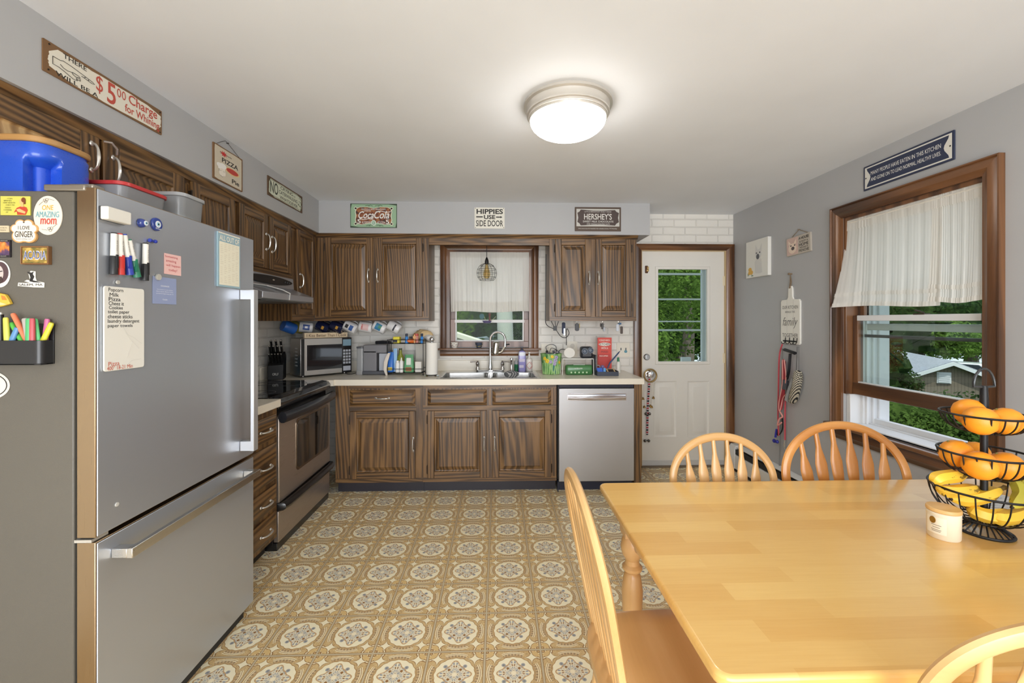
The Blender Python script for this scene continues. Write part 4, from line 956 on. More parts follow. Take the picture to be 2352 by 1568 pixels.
for px_, py_, z, r, lab in ((2227, 946, 1.098, .0405, 'orange at the far left in the top tier of the basket'), (2252, 966, 1.085, .041, 'orange at the front middle in the top tier of the basket'), (2310, 968, 1.084, .040, 'orange at the right in the top tier of the basket'),
        (2197, 1041, .972, .041, 'orange at the left rim of the middle tier'), (2240, 1040, .958, .036, 'orange hidden behind the others in the middle tier'), (2252, 1069, .958, .041, 'orange at the front middle of the middle tier'), (2310, 1070, .957, .040, 'reddish orange at the right of the middle tier')):
    orange(atZ(px_, py_, z), r, lab, px_)
def ban_mat(name, c0, c1):
    m, nt, p, out = newmat(name); x, y, z = coords(nt); v = comb(nt, x, y, z)
    col = over(nt, nz(nt, v, 12, 2), c0, c1); n = nz(nt, comb(nt, x*.35, y, z), 55, 3); col = over(nt, n.gt(.645)*.75, col, (96, 66, 26))
    nt.links.new(col.o, p.inputs[0]); p.inputs['Roughness'].default_value = .45; return m
BAN = ban_mat('banana_yellow', (226, 176, 40), (240, 202, 76)); BANG = ban_mat('banana_green', (150, 150, 46), (206, 190, 70))
def banana(label, P, mat, r=.0185):
    pts = spline([Vector(p) for p in P], 6); n = len(pts); t = thing('banana', label, 'banana', P[len(P)//2], 0, 'bananas in the bottom tier')
    rs = []
    for i in range(n):
        f = i/(n-1); rs.append(r*(.36+.64*min(1, (f/.22))**.8)*(1 if f < .7 else max(.28, 1-((f-.7)/.3)**2*.8)))
    b = B(); tube(b, pts, rs, 6); b2 = mk('peel', b, mat, t, 0, sm=25)
    s0 = pts[0]+(pts[0]-pts[1]).normalized()*.022; b = B(); tube(b, [pts[0], (pts[0]+s0)/2, s0], [r*.36, r*.28, r*.36], 6); mk('stem', b, C(120, 96, 44, .7), t)
    b = B(); tube(b, [pts[-1], pts[-1]+(pts[-1]-pts[-2]).normalized()*.005], [r*.26, r*.2], 6); mk('tip', b, C(50, 36, 22, .8), t)
def bz(*q): return [atZ(x, y, z) for x, y, z in q]
banana('upper banana resting on the left rim of the bottom tier', bz((2216, 1089, .905), (2190, 1093, .91), (2155, 1098, .908), (2142, 1108, .896))[:4], BAN, .019)
banana('second banana under the upper one in the bottom tier', bz((2250, 1121, .868), (2215, 1127, .872), (2180, 1128, .87), (2150, 1118, .874)), BAN, .019)
banana('third banana with a bruised tip in the middle of the bottom tier', bz((2296, 1124, .872), (2262, 1138, .858), (2225, 1146, .848), (2185, 1146, .85)), BAN, .02)
banana('low banana at the front of the bottom tier', bz((2224, 1165, .822), (2250, 1180, .814), (2285, 1186, .81), (2322, 1176, .816)), BAN, .02)
banana('long banana at the front right of the bottom tier', bz((2272, 1184, .812), (2305, 1190, .81), (2345, 1180, .815), (2378, 1158, .83)), BAN, .02)
banana('greenish banana standing at the right side of the bottom tier', bz((2330, 1104, .90), (2342, 1122, .885), (2345, 1142, .866), (2325, 1164, .843)), BANG, .019)
banana('greenish banana at the far right rim of the bottom tier', bz((2345, 1102, .905), (2366, 1112, .9), (2374, 1135, .88), (2362, 1160, .855)), BANG, .019)
# candle jar and paper
q = atZ(2172, 1243, TZ); cx, cy = q.x+.022, q.y+.026
ks = .80
t = thing('jar_candle', 'cream jar candle with a wooden lid beside the fruit basket', 'candle', (cx, cy, TZ))
b = B(); lathe(b, [(0, 0), (.043*ks, 0), (.0455*ks, .004), (.0465*ks, .09*ks), (.044*ks, .093*ks), (0, .093*ks)], (cx, cy, TZ), 36); mk('jar', b, C(232, 222, 200, .35), t)
b = B(); lathe(b, [(a_*ks, z_*ks) for a_, z_ in ((0, .0935), (.046, .0935), (.048, .096), (.048, .104), (.046, .107), (0, .107))], (cx, cy, TZ), 36); mk('wooden_lid', b, wood('lid_wood', 0, [(0, (206, 160, 96)), (1, (226, 186, 124))], scale=8, rough=.5), t)
def wrap(bm, cx, cy, r, z0, a_mid, half, z1, n=10):
    v = [[bm.verts.new((cx+r*math.cos(a_mid+half*(2*i/n-1)), cy+r*math.sin(a_mid+half*(2*i/n-1)), z)) for i in range(n+1)] for z in (z0, z1)]
    for i in range(n): nf(bm, [v[0][i], v[0][i+1], v[1][i+1], v[1][i]])
am = math.atan2(-cy, -cx)
b = B(); wrap(b, cx, cy, .0475*ks, TZ+.02*ks, am-.45, .62, TZ+.078*ks); mk('paper_label', b, C(240, 232, 212, .6), t)
b = B(); m_ = TR(cx, cy, TZ) @ RZ(am-.62)
prism(b, ell(.0075, .0095, 18), .0, .002, m_ @ Matrix(((0, 0, 1, .0465*ks), (1, 0, 0, 0), (0, 1, 0, .066*ks), (0, 0, 0, 1)))); mk('gold_seal', b, C(176, 140, 70, .3, .8), t)
b = B()
for k, (zz, hw) in enumerate(((.05, .3), (.042, .22), (.034, .3), (.029, .26))): wrap(b, cx, cy, .0478*ks, TZ+zz*ks-.0009, am-.42, hw, TZ+zz*ks+.0009)
mk('print', b, C(150, 140, 124, .7), t)
def stripes(name, c0, c1, f):
    m, nt, p, out = newmat(name); x, y, z = coords(nt); w = nz(nt, comb(nt, x, y, z), 20, 2)
    nt.links.new(over(nt, ((x*.4+y)*f+w*2).frac().lt(.3), c0, c1).o, p.inputs[0]); p.inputs['Roughness'].default_value = .7; return m
q = atZ(2352, 1196, TZ); b = B(); prism(b, rrect(.22, .30, .004, 2), 0, .003, TR(q.x+.09, q.y+.02, TZ) @ RZ(.25)); solo('newspaper', 'printed newspaper lying on the table behind the fruit basket', 'newspaper', b, stripes('newsprint', (206, 206, 204), (120, 120, 124), 60))
# ---------------------------------------------------------------- baseboard heater
t = thing('baseboard_heater', 'white baseboard heater along the wall under the big window', 'heater', (XR-.04, 2.2, 0))
hy0, hy1 = .4, 3.86
b = B(); prism(b, [(XR-.002, .03), (XR-.068, .03), (XR-.072, .04), (XR-.072, .15), (XR-.06, .155), (XR-.02, .17), (XR-.02, .20), (XR-.05, .212), (XR-.06, .222), (XR-.04, .232), (XR-.002, .235)], hy0, hy1, xz(0)); mk('cover', b, C(228, 228, 226, .35), t)
b = B(); bx(b, XR-.066, XR-.022, hy0, hy1-.02, .16, .205); mk('slot', b, C(26, 26, 28, .6), t)
b = B(); prism(b, [(XR-.001, .028), (XR-.076, .028), (XR-.078, .21), (XR-.06, .238), (XR-.001, .238)], hy1-.03, hy1+.06, xz(0)); mk('end_cap', b, C(232, 232, 230, .35), t, .004)
b = B(); bx(b, XR-.06, XR-.004, hy0, hy1+.05, 0.0, .028); mk('foot', b, C(24, 24, 24, .6), t)
# ---------------------------------------------------------------- curtains
def sheet(bm, fn, nu, nv):
    v = [[bm.verts.new(fn(i/nu, j/nv)) for i in range(nu+1)] for j in range(nv+1)]
    for j in range(nv):
        for i in range(nu): nf(bm, [v[j][i], v[j][i+1], v[j+1][i+1], v[j+1][i]])
def fold(u, k, s):
    return math.sin(u*k*2*PI+s)*.5+math.sin(u*k*3.7*PI+s*2.1)*.3+math.sin(u*k*9.1*PI+s*.7)*.2
t = thing('sheer_curtain', 'short white curtain in the sink window', 'curtain', (-.08, YB+.01, 1.72), group='white sheer curtains')
A, Bq = atY(1033, 576, YB+.01), atY(1222, 716, YB+.01)
def f1(u, v):
    x = A.x+(Bq.x-A.x)*u+.010*v*(1-u); am = (.004+.016*v)
    return (x, YB+.010+am*fold(u, 6, 1.0)*.9, A.z+(Bq.z-A.z)*v+.006*math.sin(u*9)*v)
b = B(); sheet(b, f1, 150, 16); mk('panel', b, SHEERB, t, recalc=False, sm=180)
def f1h(u, v): p = f1(u, 0+.115*v); return (p[0], p[1]-.004, p[2])
b = B(); sheet(b, f1h, 150, 3); mk('rod_pocket', b, SHEER, t, recalc=False, sm=180)
def f1b(u, v): p = f1(u, .83+.17*v); return (p[0], p[1]-.003, p[2])
b = B(); sheet(b, f1b, 150, 3); mk('hem', b, SHEER, t, recalc=False, sm=180)
b = B(); cyl(b, (A.x-.012, YB+.012, A.z-.012), (Bq.x+.012, YB+.012, A.z-.012), .005); mk('rod', b, C(220, 216, 206, .4), t)
t = thing('sheer_curtain', 'wide white curtain over the upper half of the big window', 'curtain', (XR+.01, 2.28, 1.9), group='white sheer curtains')
zt_ = 2.012; zbL = atX(2040, 703, XR).z; zbR = atX(2200, 692, XR).z; ym = atX(2146, 690, XR).y
def pan(y0, y1, zb, seed, fl, k):
    def f(u, v):
        y = y0+(y1-y0)*u; out = .012*v*v
        d = max(0, 1-u*5)*fl*v**1.5
        return (XR+.012-out-d*1.1-(.0012+.0025*v)*fold(u, k, seed)-.0012*math.sin(u*170)*(max(0, 1-abs(u-.22)*9)+max(0, 1-abs(u-.55)*0-9*abs(u-.1))*.5), y+d*1.0+.012*math.sin(u*7+seed)*v*(1-u), zt_+(zb-zt_)*v+.008*math.sin(u*5+seed)*v)
    return f
for nm, y0_, y1_, zb, sd, fl, k in (('panel', 2.672, ym-.03, zbL, .4, .045, 7), ('panel', ym+.02, 1.885, zbR, 2.0, .0, 5)):
    f = pan(y0_, y1_, zb, sd, fl, k)
    b = B(); sheet(b, f, 120, 20); o = mk(nm, b, SHEER, t, recalc=False, sm=180)
    b = B(); sheet(b, lambda u, v: tuple(Vector(f(u, .125*v))+Vector((-.004, 0, 0))), 120, 3); mk('rod_pocket', b, SHEER, o, recalc=False, sm=180)
    b = B(); sheet(b, lambda u, v: tuple(Vector(f(u, .84+.04*v))+Vector((-.003, 0, 0))), 120, 2); sheet(b, lambda u, v: tuple(Vector(f(u, .955+.045*v))+Vector((-.003, 0, 0))), 120, 2); mk('hem', b, SHEER, o, recalc=False, sm=180)
b = B(); cyl(b, (XR+.012, 1.88, zt_-.02), (XR+.012, 2.685, zt_-.02), .006); mk('rod', b, C(220, 216, 206, .4), t)
# ---------------------------------------------------------------- wire globe pendant over the sink
yp = 3.80; q = atY(1118, 627, yp); r = .088
t = thing('pendant_lamp', 'black wire globe pendant with a clear bulb hanging before the sink window', 'pendant lamp', (q.x, yp, q.z))
b = B(); cyl(b, (q.x, yp, q.z+.12), (q.x, yp, ZS-.0005), .0028, n=8); cyl(b, (q.x, yp, ZS-.02), (q.x, yp, ZS-.001), .03); mk('cord', b, C(40, 38, 38, .6), t)
b = B(); lathe(b, [(0, .08), (.017, .08), (.017, .105), (.012, .125), (.005, .14), (0, .142)], (q.x, yp, q.z)); mk('socket', b, BLACK, t)
b = B()
for k in range(8):
    a = PI*k/4+.2; tube(b, [(q.x+math.sin(th)*r*math.cos(a), yp+math.sin(th)*r*math.sin(a), q.z+math.cos(th)*r) for th in [.2+(2.35-.2)*i/14 for i in range(15)]], .0016, 5)
for th in (.75, 1.2, 1.57, 2.0, 2.35): tube(b, [(q.x+math.sin(th)*r*math.cos(a*PI/14), yp+math.sin(th)*r*math.sin(a*PI/14), q.z+math.cos(th)*r) for a in range(28)], .0017, 5, closed=True)
mk('wire_cage', b, IRON, t)
b = B(); lathe(b, [(0, -.05), (.02, -.045), (.03, -.02), (.03, .0), (.02, .035), (.013, .06), (.013, .08), (0, .08)], (q.x, yp, q.z)); mk('bulb', b, glass_mat('amber_bulb', (250, 236, 200), .3), t)
b = B(); tube(b, spline([(q.x-.006, yp, q.z+.06), (q.x-.012, yp, q.z-.02), (q.x-.004, yp, q.z+.02), (q.x+.004, yp, q.z-.02), (q.x+.012, yp, q.z+.02), (q.x+.006, yp, q.z+.06)], 5), .0012, 4); mk('filament', b, C(210, 170, 100, .4), t)
# ---------------------------------------------------------------- signs, notes and magnets
class Plate:
    """flat thing on a plane m: board plus printed shapes; places on it are given as fractions from its left / top"""
    def __init__(s, name, label, cat, m, x0, x1, y0, y1, th=.004, mat=WHITE, rad=.003, poly=None, group=None, gap=.0008, rot=0, bev=0, board='board'):
        s.m = m @ TR((x0+x1)/2, (y0+y1)/2, gap) @ RZ(rot); s.w, s.h, s.th = x1-x0, y1-y0, th; s.n = 0
        s.t = thing(name, label, cat, m=s.m @ TR(0, -s.h/2, 0), group=group)
        b = B(); prism(b, [s.f(*p) for p in poly] if poly else rrect(s.w, s.h, min(rad, s.h*.49), 5), 0, th, s.m); mk(board, b, mat, s.t, bev)
    def f(s, x, y): return ((x-.5)*s.w, (.5-y)*s.h)
    def words(s, mat, *L, name='lettering', up=0):
        for l in L:
            b = B(); x, y = s.f(l[1], l[2]); k = dict(l[5]) if len(l) > 5 else {}
            txt(b, l[0], x, y, l[3]*s.w, l[4]*s.h, s.m, s.th+.0004+.0004*s.n+(up if up > .002 else 0), **k)
            mk(name, b, mat, s.t, recalc=False)
        s.n += 1
    def shape(s, name, mat, *polys, up=0, t=.0004):
        b = B()
        u = .0001+.0004*s.n+(up if abs(up) > .002 else 0); s.n += 1
        for i, p in enumerate(polys): prism(b, [s.f(*q) for q in p], s.th+u, s.th+u+t+.00004*i, s.m)
        return mk(name, b, mat, s.t)
    def lines(s, name, mat, *paths, r=.0006, up=0):
        b = B()
        for p in paths: tube(b, [s.m @ Vector((*s.f(*q), s.th+.0002+.0004*s.n)) for q in p], r, 5)
        return mk(name, b, mat, s.t)
def el(cx, cy, rx, ry, n=24, a=0): return [(cx+rx*math.cos(2*PI*i/n), cy+ry*math.sin(2*PI*i/n)) for i in range(n)]
def bxy(x0, y0, x1, y1): return [(x0, y1), (x1, y1), (x1, y0), (x0, y0)]
def rag(x0, y0, x1, y1, amp, n=10, chamf=.0, seed=1):
    """ragged edged field, as on worn tin signs"""
    q = random.Random(seed); P = []
    c = chamf
    for (ax, ay), (bx_, by) in (((x0+c*.4, y0), (x1-c*.4, y0)), ((x1, y0+c), (x1, y1-c)), ((x1-c*.4, y1), (x0+c*.4, y1)), ((x0, y1-c), (x0, y0+c))):
        for i in range(n):
            f = i/n; P.append((ax+(bx_-ax)*f+q.uniform(-amp, amp)*.35, ay+(by-ay)*f+q.uniform(-amp, amp)))
    return P[::-1]
RUST = C(122, 90, 58, .6); CREAM = C(228, 223, 208, .5); TINBLK = C(44, 42, 40, .6); REDP = C(190, 80, 66, .6); DKRED = C(150, 50, 44, .6)
SG = 'signs above the cabinets'
X5 = -1.50
m5 = FL((X5, 0, 0))
def rect(fn, pl, tl, br): a, c = fn(*tl, pl), fn(*br, pl); return a, c
a, c = atX(95, 77, X5), atX(369, 262, X5); d = atX(95, 160, X5); e = atX(369, 311, X5)
p = Plate('wall_sign', 'long cream tin sign about a five dollar charge for whining', 'sign', m5, a.y, c.y, (d.z+e.z)/2, (a.z+c.z)/2, .004, RUST, group=SG)
p.shape('face', CREAM, rag(.035, .10, .985, .93, .02, 10, .16, 3))
bd = {'off': .012}
p.words(TINBLK, ('THERE', .215, .17, .17, .15, bd), ('WILL BE A', .235, .86, .31, .14, bd))
p.words(REDP, ('$', .40, .44, .055, .62, {'off': .0}), ('5', .50, .50, .075, .76, bd), ('0', .566, .31, .036, .32, {'off': .0}), ('0', .61, .31, .036, .32, {'off': .0}), ('Charge', .80, .345, .29, .46, bd), ('for Whining', .795, .745, .35, .38, bd), name='red_lettering', up=.0003)
p.lines('pointing_hand', TINBLK, [(.06, .40), (.06, .64), (.10, .64)], [(.06, .40), (.11, .40), (.13, .36), (.19, .38), (.25, .42), (.345, .49), (.36, .53), (.34, .55), (.26, .50)], [(.10, .64), (.14, .68), (.2, .76), (.23, .74), (.22, .69), (.25, .70), (.25, .64), (.225, .62), (.25, .60), (.24, .56), (.2, .55), (.16, .60), (.13, .58), (.11, .52)], [(.19, .56), (.2, .62), (.23, .66)], [(.28, .51), (.29, .46)], [(.31, .53), (.315, .48)], r=.0009)
p.lines('screw_head', C(30, 26, 22), *[[(x, y), (x+.004, y)] for x, y in ((.035, .09), (.03, .9), (.975, .1), (.975, .92))], r=.003)
a, c = atX(486, 328, X5), atX(555, 364, X5); d = atX(493, 410, X5); e = atX(557, 443, X5)
p = Plate('wall_sign', 'beige pizza pie sign with a chef hanging from a wire', 'sign', m5, a.y+.003, c.y-.003, (d.z+e.z)/2, (a.z+c.z)/2, .006, RUST, group=SG)
p.shape('face', C(206, 196, 176, .6), rag(.04, .03, .96, .97, .003, 8, .02, 5))
p.words(TINBLK, ('PIZZA', .55, .36, .56, .13, {'off': .02}), ('Pie', .74, .83, .26, .13, {'off': .02}), ('homemade', .40, .17, .40, .05, {'shear': .3}), up=.0004)
st = [(.33+(.12 if i % 2 == 0 else .05)*math.cos(i*PI/9)*1.1, .18+(.09 if i % 2 == 0 else .04)*math.sin(i*PI/9)) for i in range(18)]
p.shape('starburst', C(196, 50, 48, .6), st)
p.shape('pizza_crust', C(226, 196, 140, .6), el(.62, .57, .25, .10)); p.shape('pizza_sauce', C(186, 66, 58, .6), el(.62, .565, .21, .075), up=.0005)
p.shape('chef_hat', C(238, 236, 230, .6), el(.2, .56, .11, .07), el(.3, .54, .11, .075), bxy(.14, .57, .36, .66), up=.0002)
p.shape('chef_face', C(232, 224, 210, .6), el(.27, .74, .11, .12), up=.0008)
p.lines('chef_features', TINBLK, [(.21, .83), (.27, .86), (.34, .81)], [(.2, .70), (.24, .69)], [(.30, .69), (.34, .70)], [(.17, .68), (.17, .74)], up=.001)
w0, w1 = p.m @ Vector((*p.f(.08, .02), .003)), p.m @ Vector((*p.f(.95, .02), .003)); wm_ = atX(523, 329, X5+.006)
b = B(); tube(b, spline([w0, wm_+Vector((0, -.03, .0)), wm_, w1], 5), .0012, 5); cyl(b, (X5+.001, wm_.y, wm_.z), (X5+.012, wm_.y, wm_.z), .003); mk('hanging_wire', b, C(90, 84, 78, .4, .8), p.t)
a, c = atX(613, 404, X5), atX(693, 450, X5); d = atX(614, 448, X5); e = atX(693, 489, X5)
p = Plate('wall_sign', 'pale green tin sign about no crying or caterwauling near the corner', 'sign', m5, a.y, c.y, (d.z+e.z)/2, (a.z+c.z)/2, .004, C(96, 72, 50, .6), group=SG)
p.shape('face', C(216, 221, 200, .55), rag(.035, .08, .965, .94, .012, 8, .10, 9))
INKG = C(52, 62, 50, .6)
p.words(INKG, ('NO', .165, .47, .20, .62, bd), ('CRYING', .51, .24, .36, .17, bd), ('OR', .74, .29, .06, .09), ('CATERWAULING', .56, .50, .54, .19, bd), ('WHATSOEVER', .575, .77, .53, .17, bd), up=.0003)
p.lines('border', INKG, [(.05, .12), (.95, .12), (.95, .9), (.05, .9), (.05, .12)], r=.0011)
p.lines('baby_cartoon', INKG, [(.89, .16), (.89, .26)], [(.93, .18), (.93, .3)], [(.87, .44), (.92, .40), (.96, .5), (.95, .62), (.9, .68), (.86, .58), (.9, .52)], [(.84, .6), (.95, .72)], [(.93, .78), (.94, .86)], r=.0014, up=.0003)
# ---- the three on the back soffit
Y6 = 3.63; m6 = FB((0, Y6, 0))
def onb(px0, py0, px1, py1, Y): a, c = atY(px0, py0, Y), atY(px1, py1, Y); return a.x, c.x, c.z, a.z
p = Plate('wall_sign', 'green and brown vintage cola sign with white script lettering', 'sign', m6, *onb(805, 467.5, 912, 523.5, Y6), .004, C(62, 78, 60, .5), group=SG)
p.shape('face', C(150, 182, 150, .5), rag(.012, .025, .988, .975, .0, 6, .05))
def scroll(k): return [(.12+k, .20+k), (.2, .14+k), (.35, .13+k), (.5, .18+k), (.65, .13+k), (.8, .14+k), (.88-k, .20+k), (.90-k, .35), (.88-k, .5), (.90-k, .68), (.88-k, .84-k), (.75, .88-k), (.6, .82-k), (.5, .80-k), (.4, .82-k), (.25, .88-k), (.12+k, .84-k), (.10+k, .68), (.115+k, .5), (.10+k, .35)][::-1]
p.shape('label_edge', C(222, 222, 200, .5), scroll(0), *[el(x, y, .036, .065) for x, y in ((.115, .20), (.885, .20), (.115, .84), (.885, .84))])
m2, nt, q_, o_ = newmat('mottled_brown'); x, y, z = coords(nt); nt.links.new(ramp(nt, nz(nt, comb(nt, x, y, z), 45, 2), [(.35, (58, 40, 34)), (.5, (134, 74, 48)), (.65, (164, 108, 66))]).o, q_.inputs[0]); q_.inputs['Roughness'].default_value = .5
p.shape('label', m2, scroll(.018), up=.0005); p.shape('scroll_end', C(40, 30, 26, .5), *[el(x, y, .022, .038) for x, y in ((.115, .20), (.885, .20), (.115, .84), (.885, .84))], up=.0008)
p.shape('seal', C(214, 226, 210, .5), el(.5, .80, .055, .12), up=.0009); p.shape('seal_centre', C(150, 182, 160, .5), el(.5, .80, .038, .085), up=.0012)
sc = {'shear': .35, 'off': .012}
p.words(C(236, 236, 232, .5), ('Coca', .34, .47, .33, .30, sc), ('Cola', .675, .46, .33, .32, sc), ('DELICIOUS AND REFRESHING', .5, .235, .52, .06), ('DRINK', .37, .305, .15, .05), ('5', .19, .74, .075, .17, bd), ('5', .80, .75, .075, .17, bd), ('ALL FOUNTAINS', .345, .78, .19, .10), ('AT SODA', .665, .78, .17, .10), ('C', .5, .80, .03, .08), up=.0014)
p.lines('script_swash', C(236, 236, 232, .5), [(.20, .62), (.28, .67), (.4, .63), (.49, .655)], [(.55, .34), (.66, .31), (.78, .36), (.87, .33)], r=.003, up=.0008)
p.lines('leaf_ornament', C(70, 100, 76, .5), *[[(x, y), (x+.05, y-.03), (x+.09, y+.01)] for x, y in ((.32, .10), (.39, .09), (.53, .10), (.60, .09), (.34, .93), (.40, .91), (.56, .92), (.62, .93))], r=.0018)
p = Plate('wall_sign', 'small white sign telling hippies to use the side door', 'sign', m6, *onb(1090, 476.5, 1159, 525, Y6), .003, C(228, 225, 214, .4), group=SG)
p.words(TINBLK, ('HIPPIES', .505, .19, .88, .24, {'off': .03}), ('USE', .50, .455, .38, .20, {'off': .03}), ('SIDE DOOR', .50, .755, .90, .29, {'off': .012}))
p.shape('arrow', TINBLK, bxy(.055, .42, .275, .475), bxy(.715, .43, .87, .48), [(.86, .51), (.925, .455), (.86, .40)], t=.0006)
p.shape('screw_hole', C(70, 68, 64, .6), *[el(x, y, .013, .02, 10) for x, y in ((.03, .035), (.97, .035), (.03, .96), (.97, .96))])
p = Plate('wall_sign', 'dark brown vintage milk chocolate sign with silver border', 'sign', m6, *onb(1320, 475.5, 1426, 531.5, Y6), .004, C(84, 68, 56, .5), group=SG)
SIL = C(196, 194, 188, .45)
p.shape('border', SIL, bxy(.035, .075, .965, .80)); 
p.shape('face', C(74, 60, 56, .5), [(.13, .105), (.4, .15), (.6, .15), (.87, .115), (.90, .19), (.955, .24), (.935, .44), (.955, .62), (.90, .68), (.87, .765), (.6, .73), (.4, .73), (.13, .765), (.10, .68), (.055, .62), (.075, .44), (.055, .24), (.10, .19)][::-1], up=.0005)
p.words(C(222, 220, 214, .5), ("HERSHEY'S", .50, .395, .60, .25, bd), ('LITTLE BREAKFAST DAILY MADE', .5, .195, .58, .045), ('SWEET MILK CHOCOLATE', .505, .60, .66, .075, {'off': .01}), ('AND WHOLE ROASTED NUTS', .505, .70, .50, .045), ('THE CHOCOLATE MAKERS FOR GENERATIONS', .40, .895, .66, .035), ('M S Hershey', .83, .895, .17, .06, {'shear': .4}), up=.0009)
# ---- right wall
m7 = FR((XR, 0, 0))
def onr(px0, py0, px1, py1, X, py0b=None, py1b=None):
    a, c = atX(px0, py0, X), atX(px1, py1, X); e = a.z if py0b is None else (a.z+atX(px1, py0b, X).z)/2; f = c.z if py1b is None else (c.z+atX(px0, py1b, X).z)/2
    return -a.y, -c.y, f, e
p = Plate('wall_sign', 'navy sign with white lettering above the big window', 'sign', m7, *onr(1986, 385, 2195, 368, XR, 297, 438), .006, C(44, 52, 78, .35), rad=.004, bev=.001)
p.shape('white_border', C(222, 220, 212, .4), [p_ for p_ in [(.02+.0, .07), (.02, .93), (.98, .93), (.98, .07)]])
def nv(): 
    L = [(.045, .12)]+[(.045+.05*math.sin(PI*i/8)**2, .12+.76*i/8) for i in range(1, 8)]+[(.045, .88), (.955, .88)]+[(.955-.05*math.sin(PI*i/8)**2, .88-.76*i/8) for i in range(1, 8)]+[(.955, .12)]
    return L
p.shape('navy_field', C(46, 54, 80, .35), nv(), up=.0005)
p.words(C(232, 232, 228, .5), ('MANY PEOPLE HAVE EATEN IN THIS KITCHEN', .49, .365, .78, .155, {'off': .012}), ('AND GONE ON TO LEAD NORMAL, HEALTHY LIVES.', .49, .635, .78, .165, {'off': .012}), up=.001)
p.shape('screw', C(66, 64, 60, .4, .6), el(.035, .5, .008, .03, 10), el(.965, .5, .008, .03, 10), up=.0006)
p = Plate('canvas_picture', 'white square canvas painting of a white french bulldog with a yellow flower', 'picture', m7, *onr(1716, 553, 1766, 634, XR-.02, 548, 637), .028, C(228, 227, 221, .7), rad=.002)
p.shape('dog_portrait', C(214, 213, 210, .7), el(.58, .40, .15, .13), [(.66, .92), (.76, .9), (.72, .55), (.62, .48), (.5, .5), (.42, .6), (.44, .9)][::-1], [(.44, .34), (.46, .12), (.56, .30)][::-1], [(.62, .30), (.74, .12), (.74, .34)][::-1])
p.shape('muzzle', C(96, 98, 104, .7), el(.56, .46, .07, .075), el(.50, .36, .03, .022), el(.65, .36, .03, .022), up=.0005)
p.shape('flower', C(222, 176, 88, .7), el(.2, .78, .08, .06), el(.26, .86, .08, .06), el(.17, .87, .06, .05)); p.shape('flower_leaves', C(124, 146, 116, .7), [(.08, .86), (.14, .92), (.10, .96)][::-1], [(.28, .92), (.38, .96), (.26, .97)][::-1], up=.0003)
p = Plate('wall_sign', 'small wooden french bulldog sign hanging from a cord', 'sign', m7, *onr(1809, 545, 1864, 580, XR-.005, 536, 586), .012, C(186, 178, 166, .6), rot=.03)
p.shape('photo', C(206, 178, 168, .6), bxy(.02, .04, .5, .96)); p.shape('dog_head', C(228, 208, 190, .6), el(.26, .62, .17, .28), [(.1, .4), (.08, .14), (.2, .34)], [(.32, .34), (.42, .14), (.42, .4)], up=.0005)
p.shape('dog_muzzle', C(92, 84, 84, .6), el(.28, .62, .07, .10), el(.2, .46, .03, .04), el(.36, .46, .03, .04), up=.001)
p.words(INK, ('A HOUSE', .74, .18, .40, .15, bd), ('IS NOT A', .74, .37, .34, .10), ('HOME', .74, .54, .38, .16, bd), ('WITHOUT A', .74, .70, .34, .08), ('FRENCHIE', .74, .85, .40, .14))
w0, w1 = p.m @ Vector((*p.f(.18, .03), .006)), p.m @ Vector((*p.f(.92, .03), .006)); wm_ = atX(1835, 527, XR-.008)
b = B(); tube(b, [w0, wm_, w1], .0028, 6); cyl(b, wm_+Vector((.008, 0, 0)), wm_+Vector((-.008, 0, 0)), .004); mk('cord', b, C(140, 124, 104, .8), p.t)
# cutting-board key rack
a, c = atX(1794, 700, XR-.012), atX(1838, 792, XR-.012); top = atX(1812, 657, XR-.012).z
x0, x1, y0, y1 = -a.y, -c.y, c.z, atX(1815, 688, XR-.012).z
t = thing('key_rack', 'white cutting board shaped sign with hooks hanging on the right wall', 'key rack', (XR, a.y, y0))
xm = (x0+x1)/2; hw = (x1-x0)/2
pl = [(x0, y0+.01), (x0+.01, y0), (x1-.01, y0), (x1, y0+.01), (x1, y1-.015), (x1-.012, y1), (xm+.035, y1+.003), (xm+.024, y1+.02), (xm+.022, top-.02), (xm+.012, top), (xm-.012, top), (xm-.022, top-.02), (xm-.024, y1+.02), (xm-.035, y1+.003), (x0+.012, y1), (x0, y1-.015)]
b = B(); prism(b, pl, .001, .014, m7); mk('board', b, C(232, 230, 222, .55), t, .002)
def rk(n, mat, *L):
    for s_, fx, fy, fw, fh, k in L:
        b = B(); txt(b, s_, x0+fx*2*hw, y1-fy*(y1-y0), fw*2*hw, fh*(y1-y0), m7, .0148, **k); mk(n, b, mat, t, recalc=False)
GRI = C(120, 118, 116, .7)
rk('lettering', GRI, ('OUR KITCHEN', .5, .17, .82, .075, {}), ('BRINGS THE', .5, .275, .5, .045, {}), ('family', .5, .52, .78, .25, {'shear': .35}), ('TOGETHER', .5, .80, .82, .085, {'off': .01}))
b = B()
for f in (.33, .66): bx(b, x0+f*2*hw-.0008, x0+f*2*hw+.0008, y0, y1, .0139, .0144, m7)
mk('plank_groove', b, C(196, 194, 188, .7), t)
b = B(); bx(b, x0+.03, x1-.03, y0+.018, y0+.028, .014, .018, m7)
for f in (.28, .5, .72, .88):
    X = x0+f*2*hw; tube(b, [m7 @ Vector(q) for q in ((X, y0+.05, .018), (X, y0+.02, .020), (X, y0+.004, .028), (X, y0+.004, .044), (X, y0+.018, .05))], .003, 6)
mk('hook_rail', b, IRON, t)
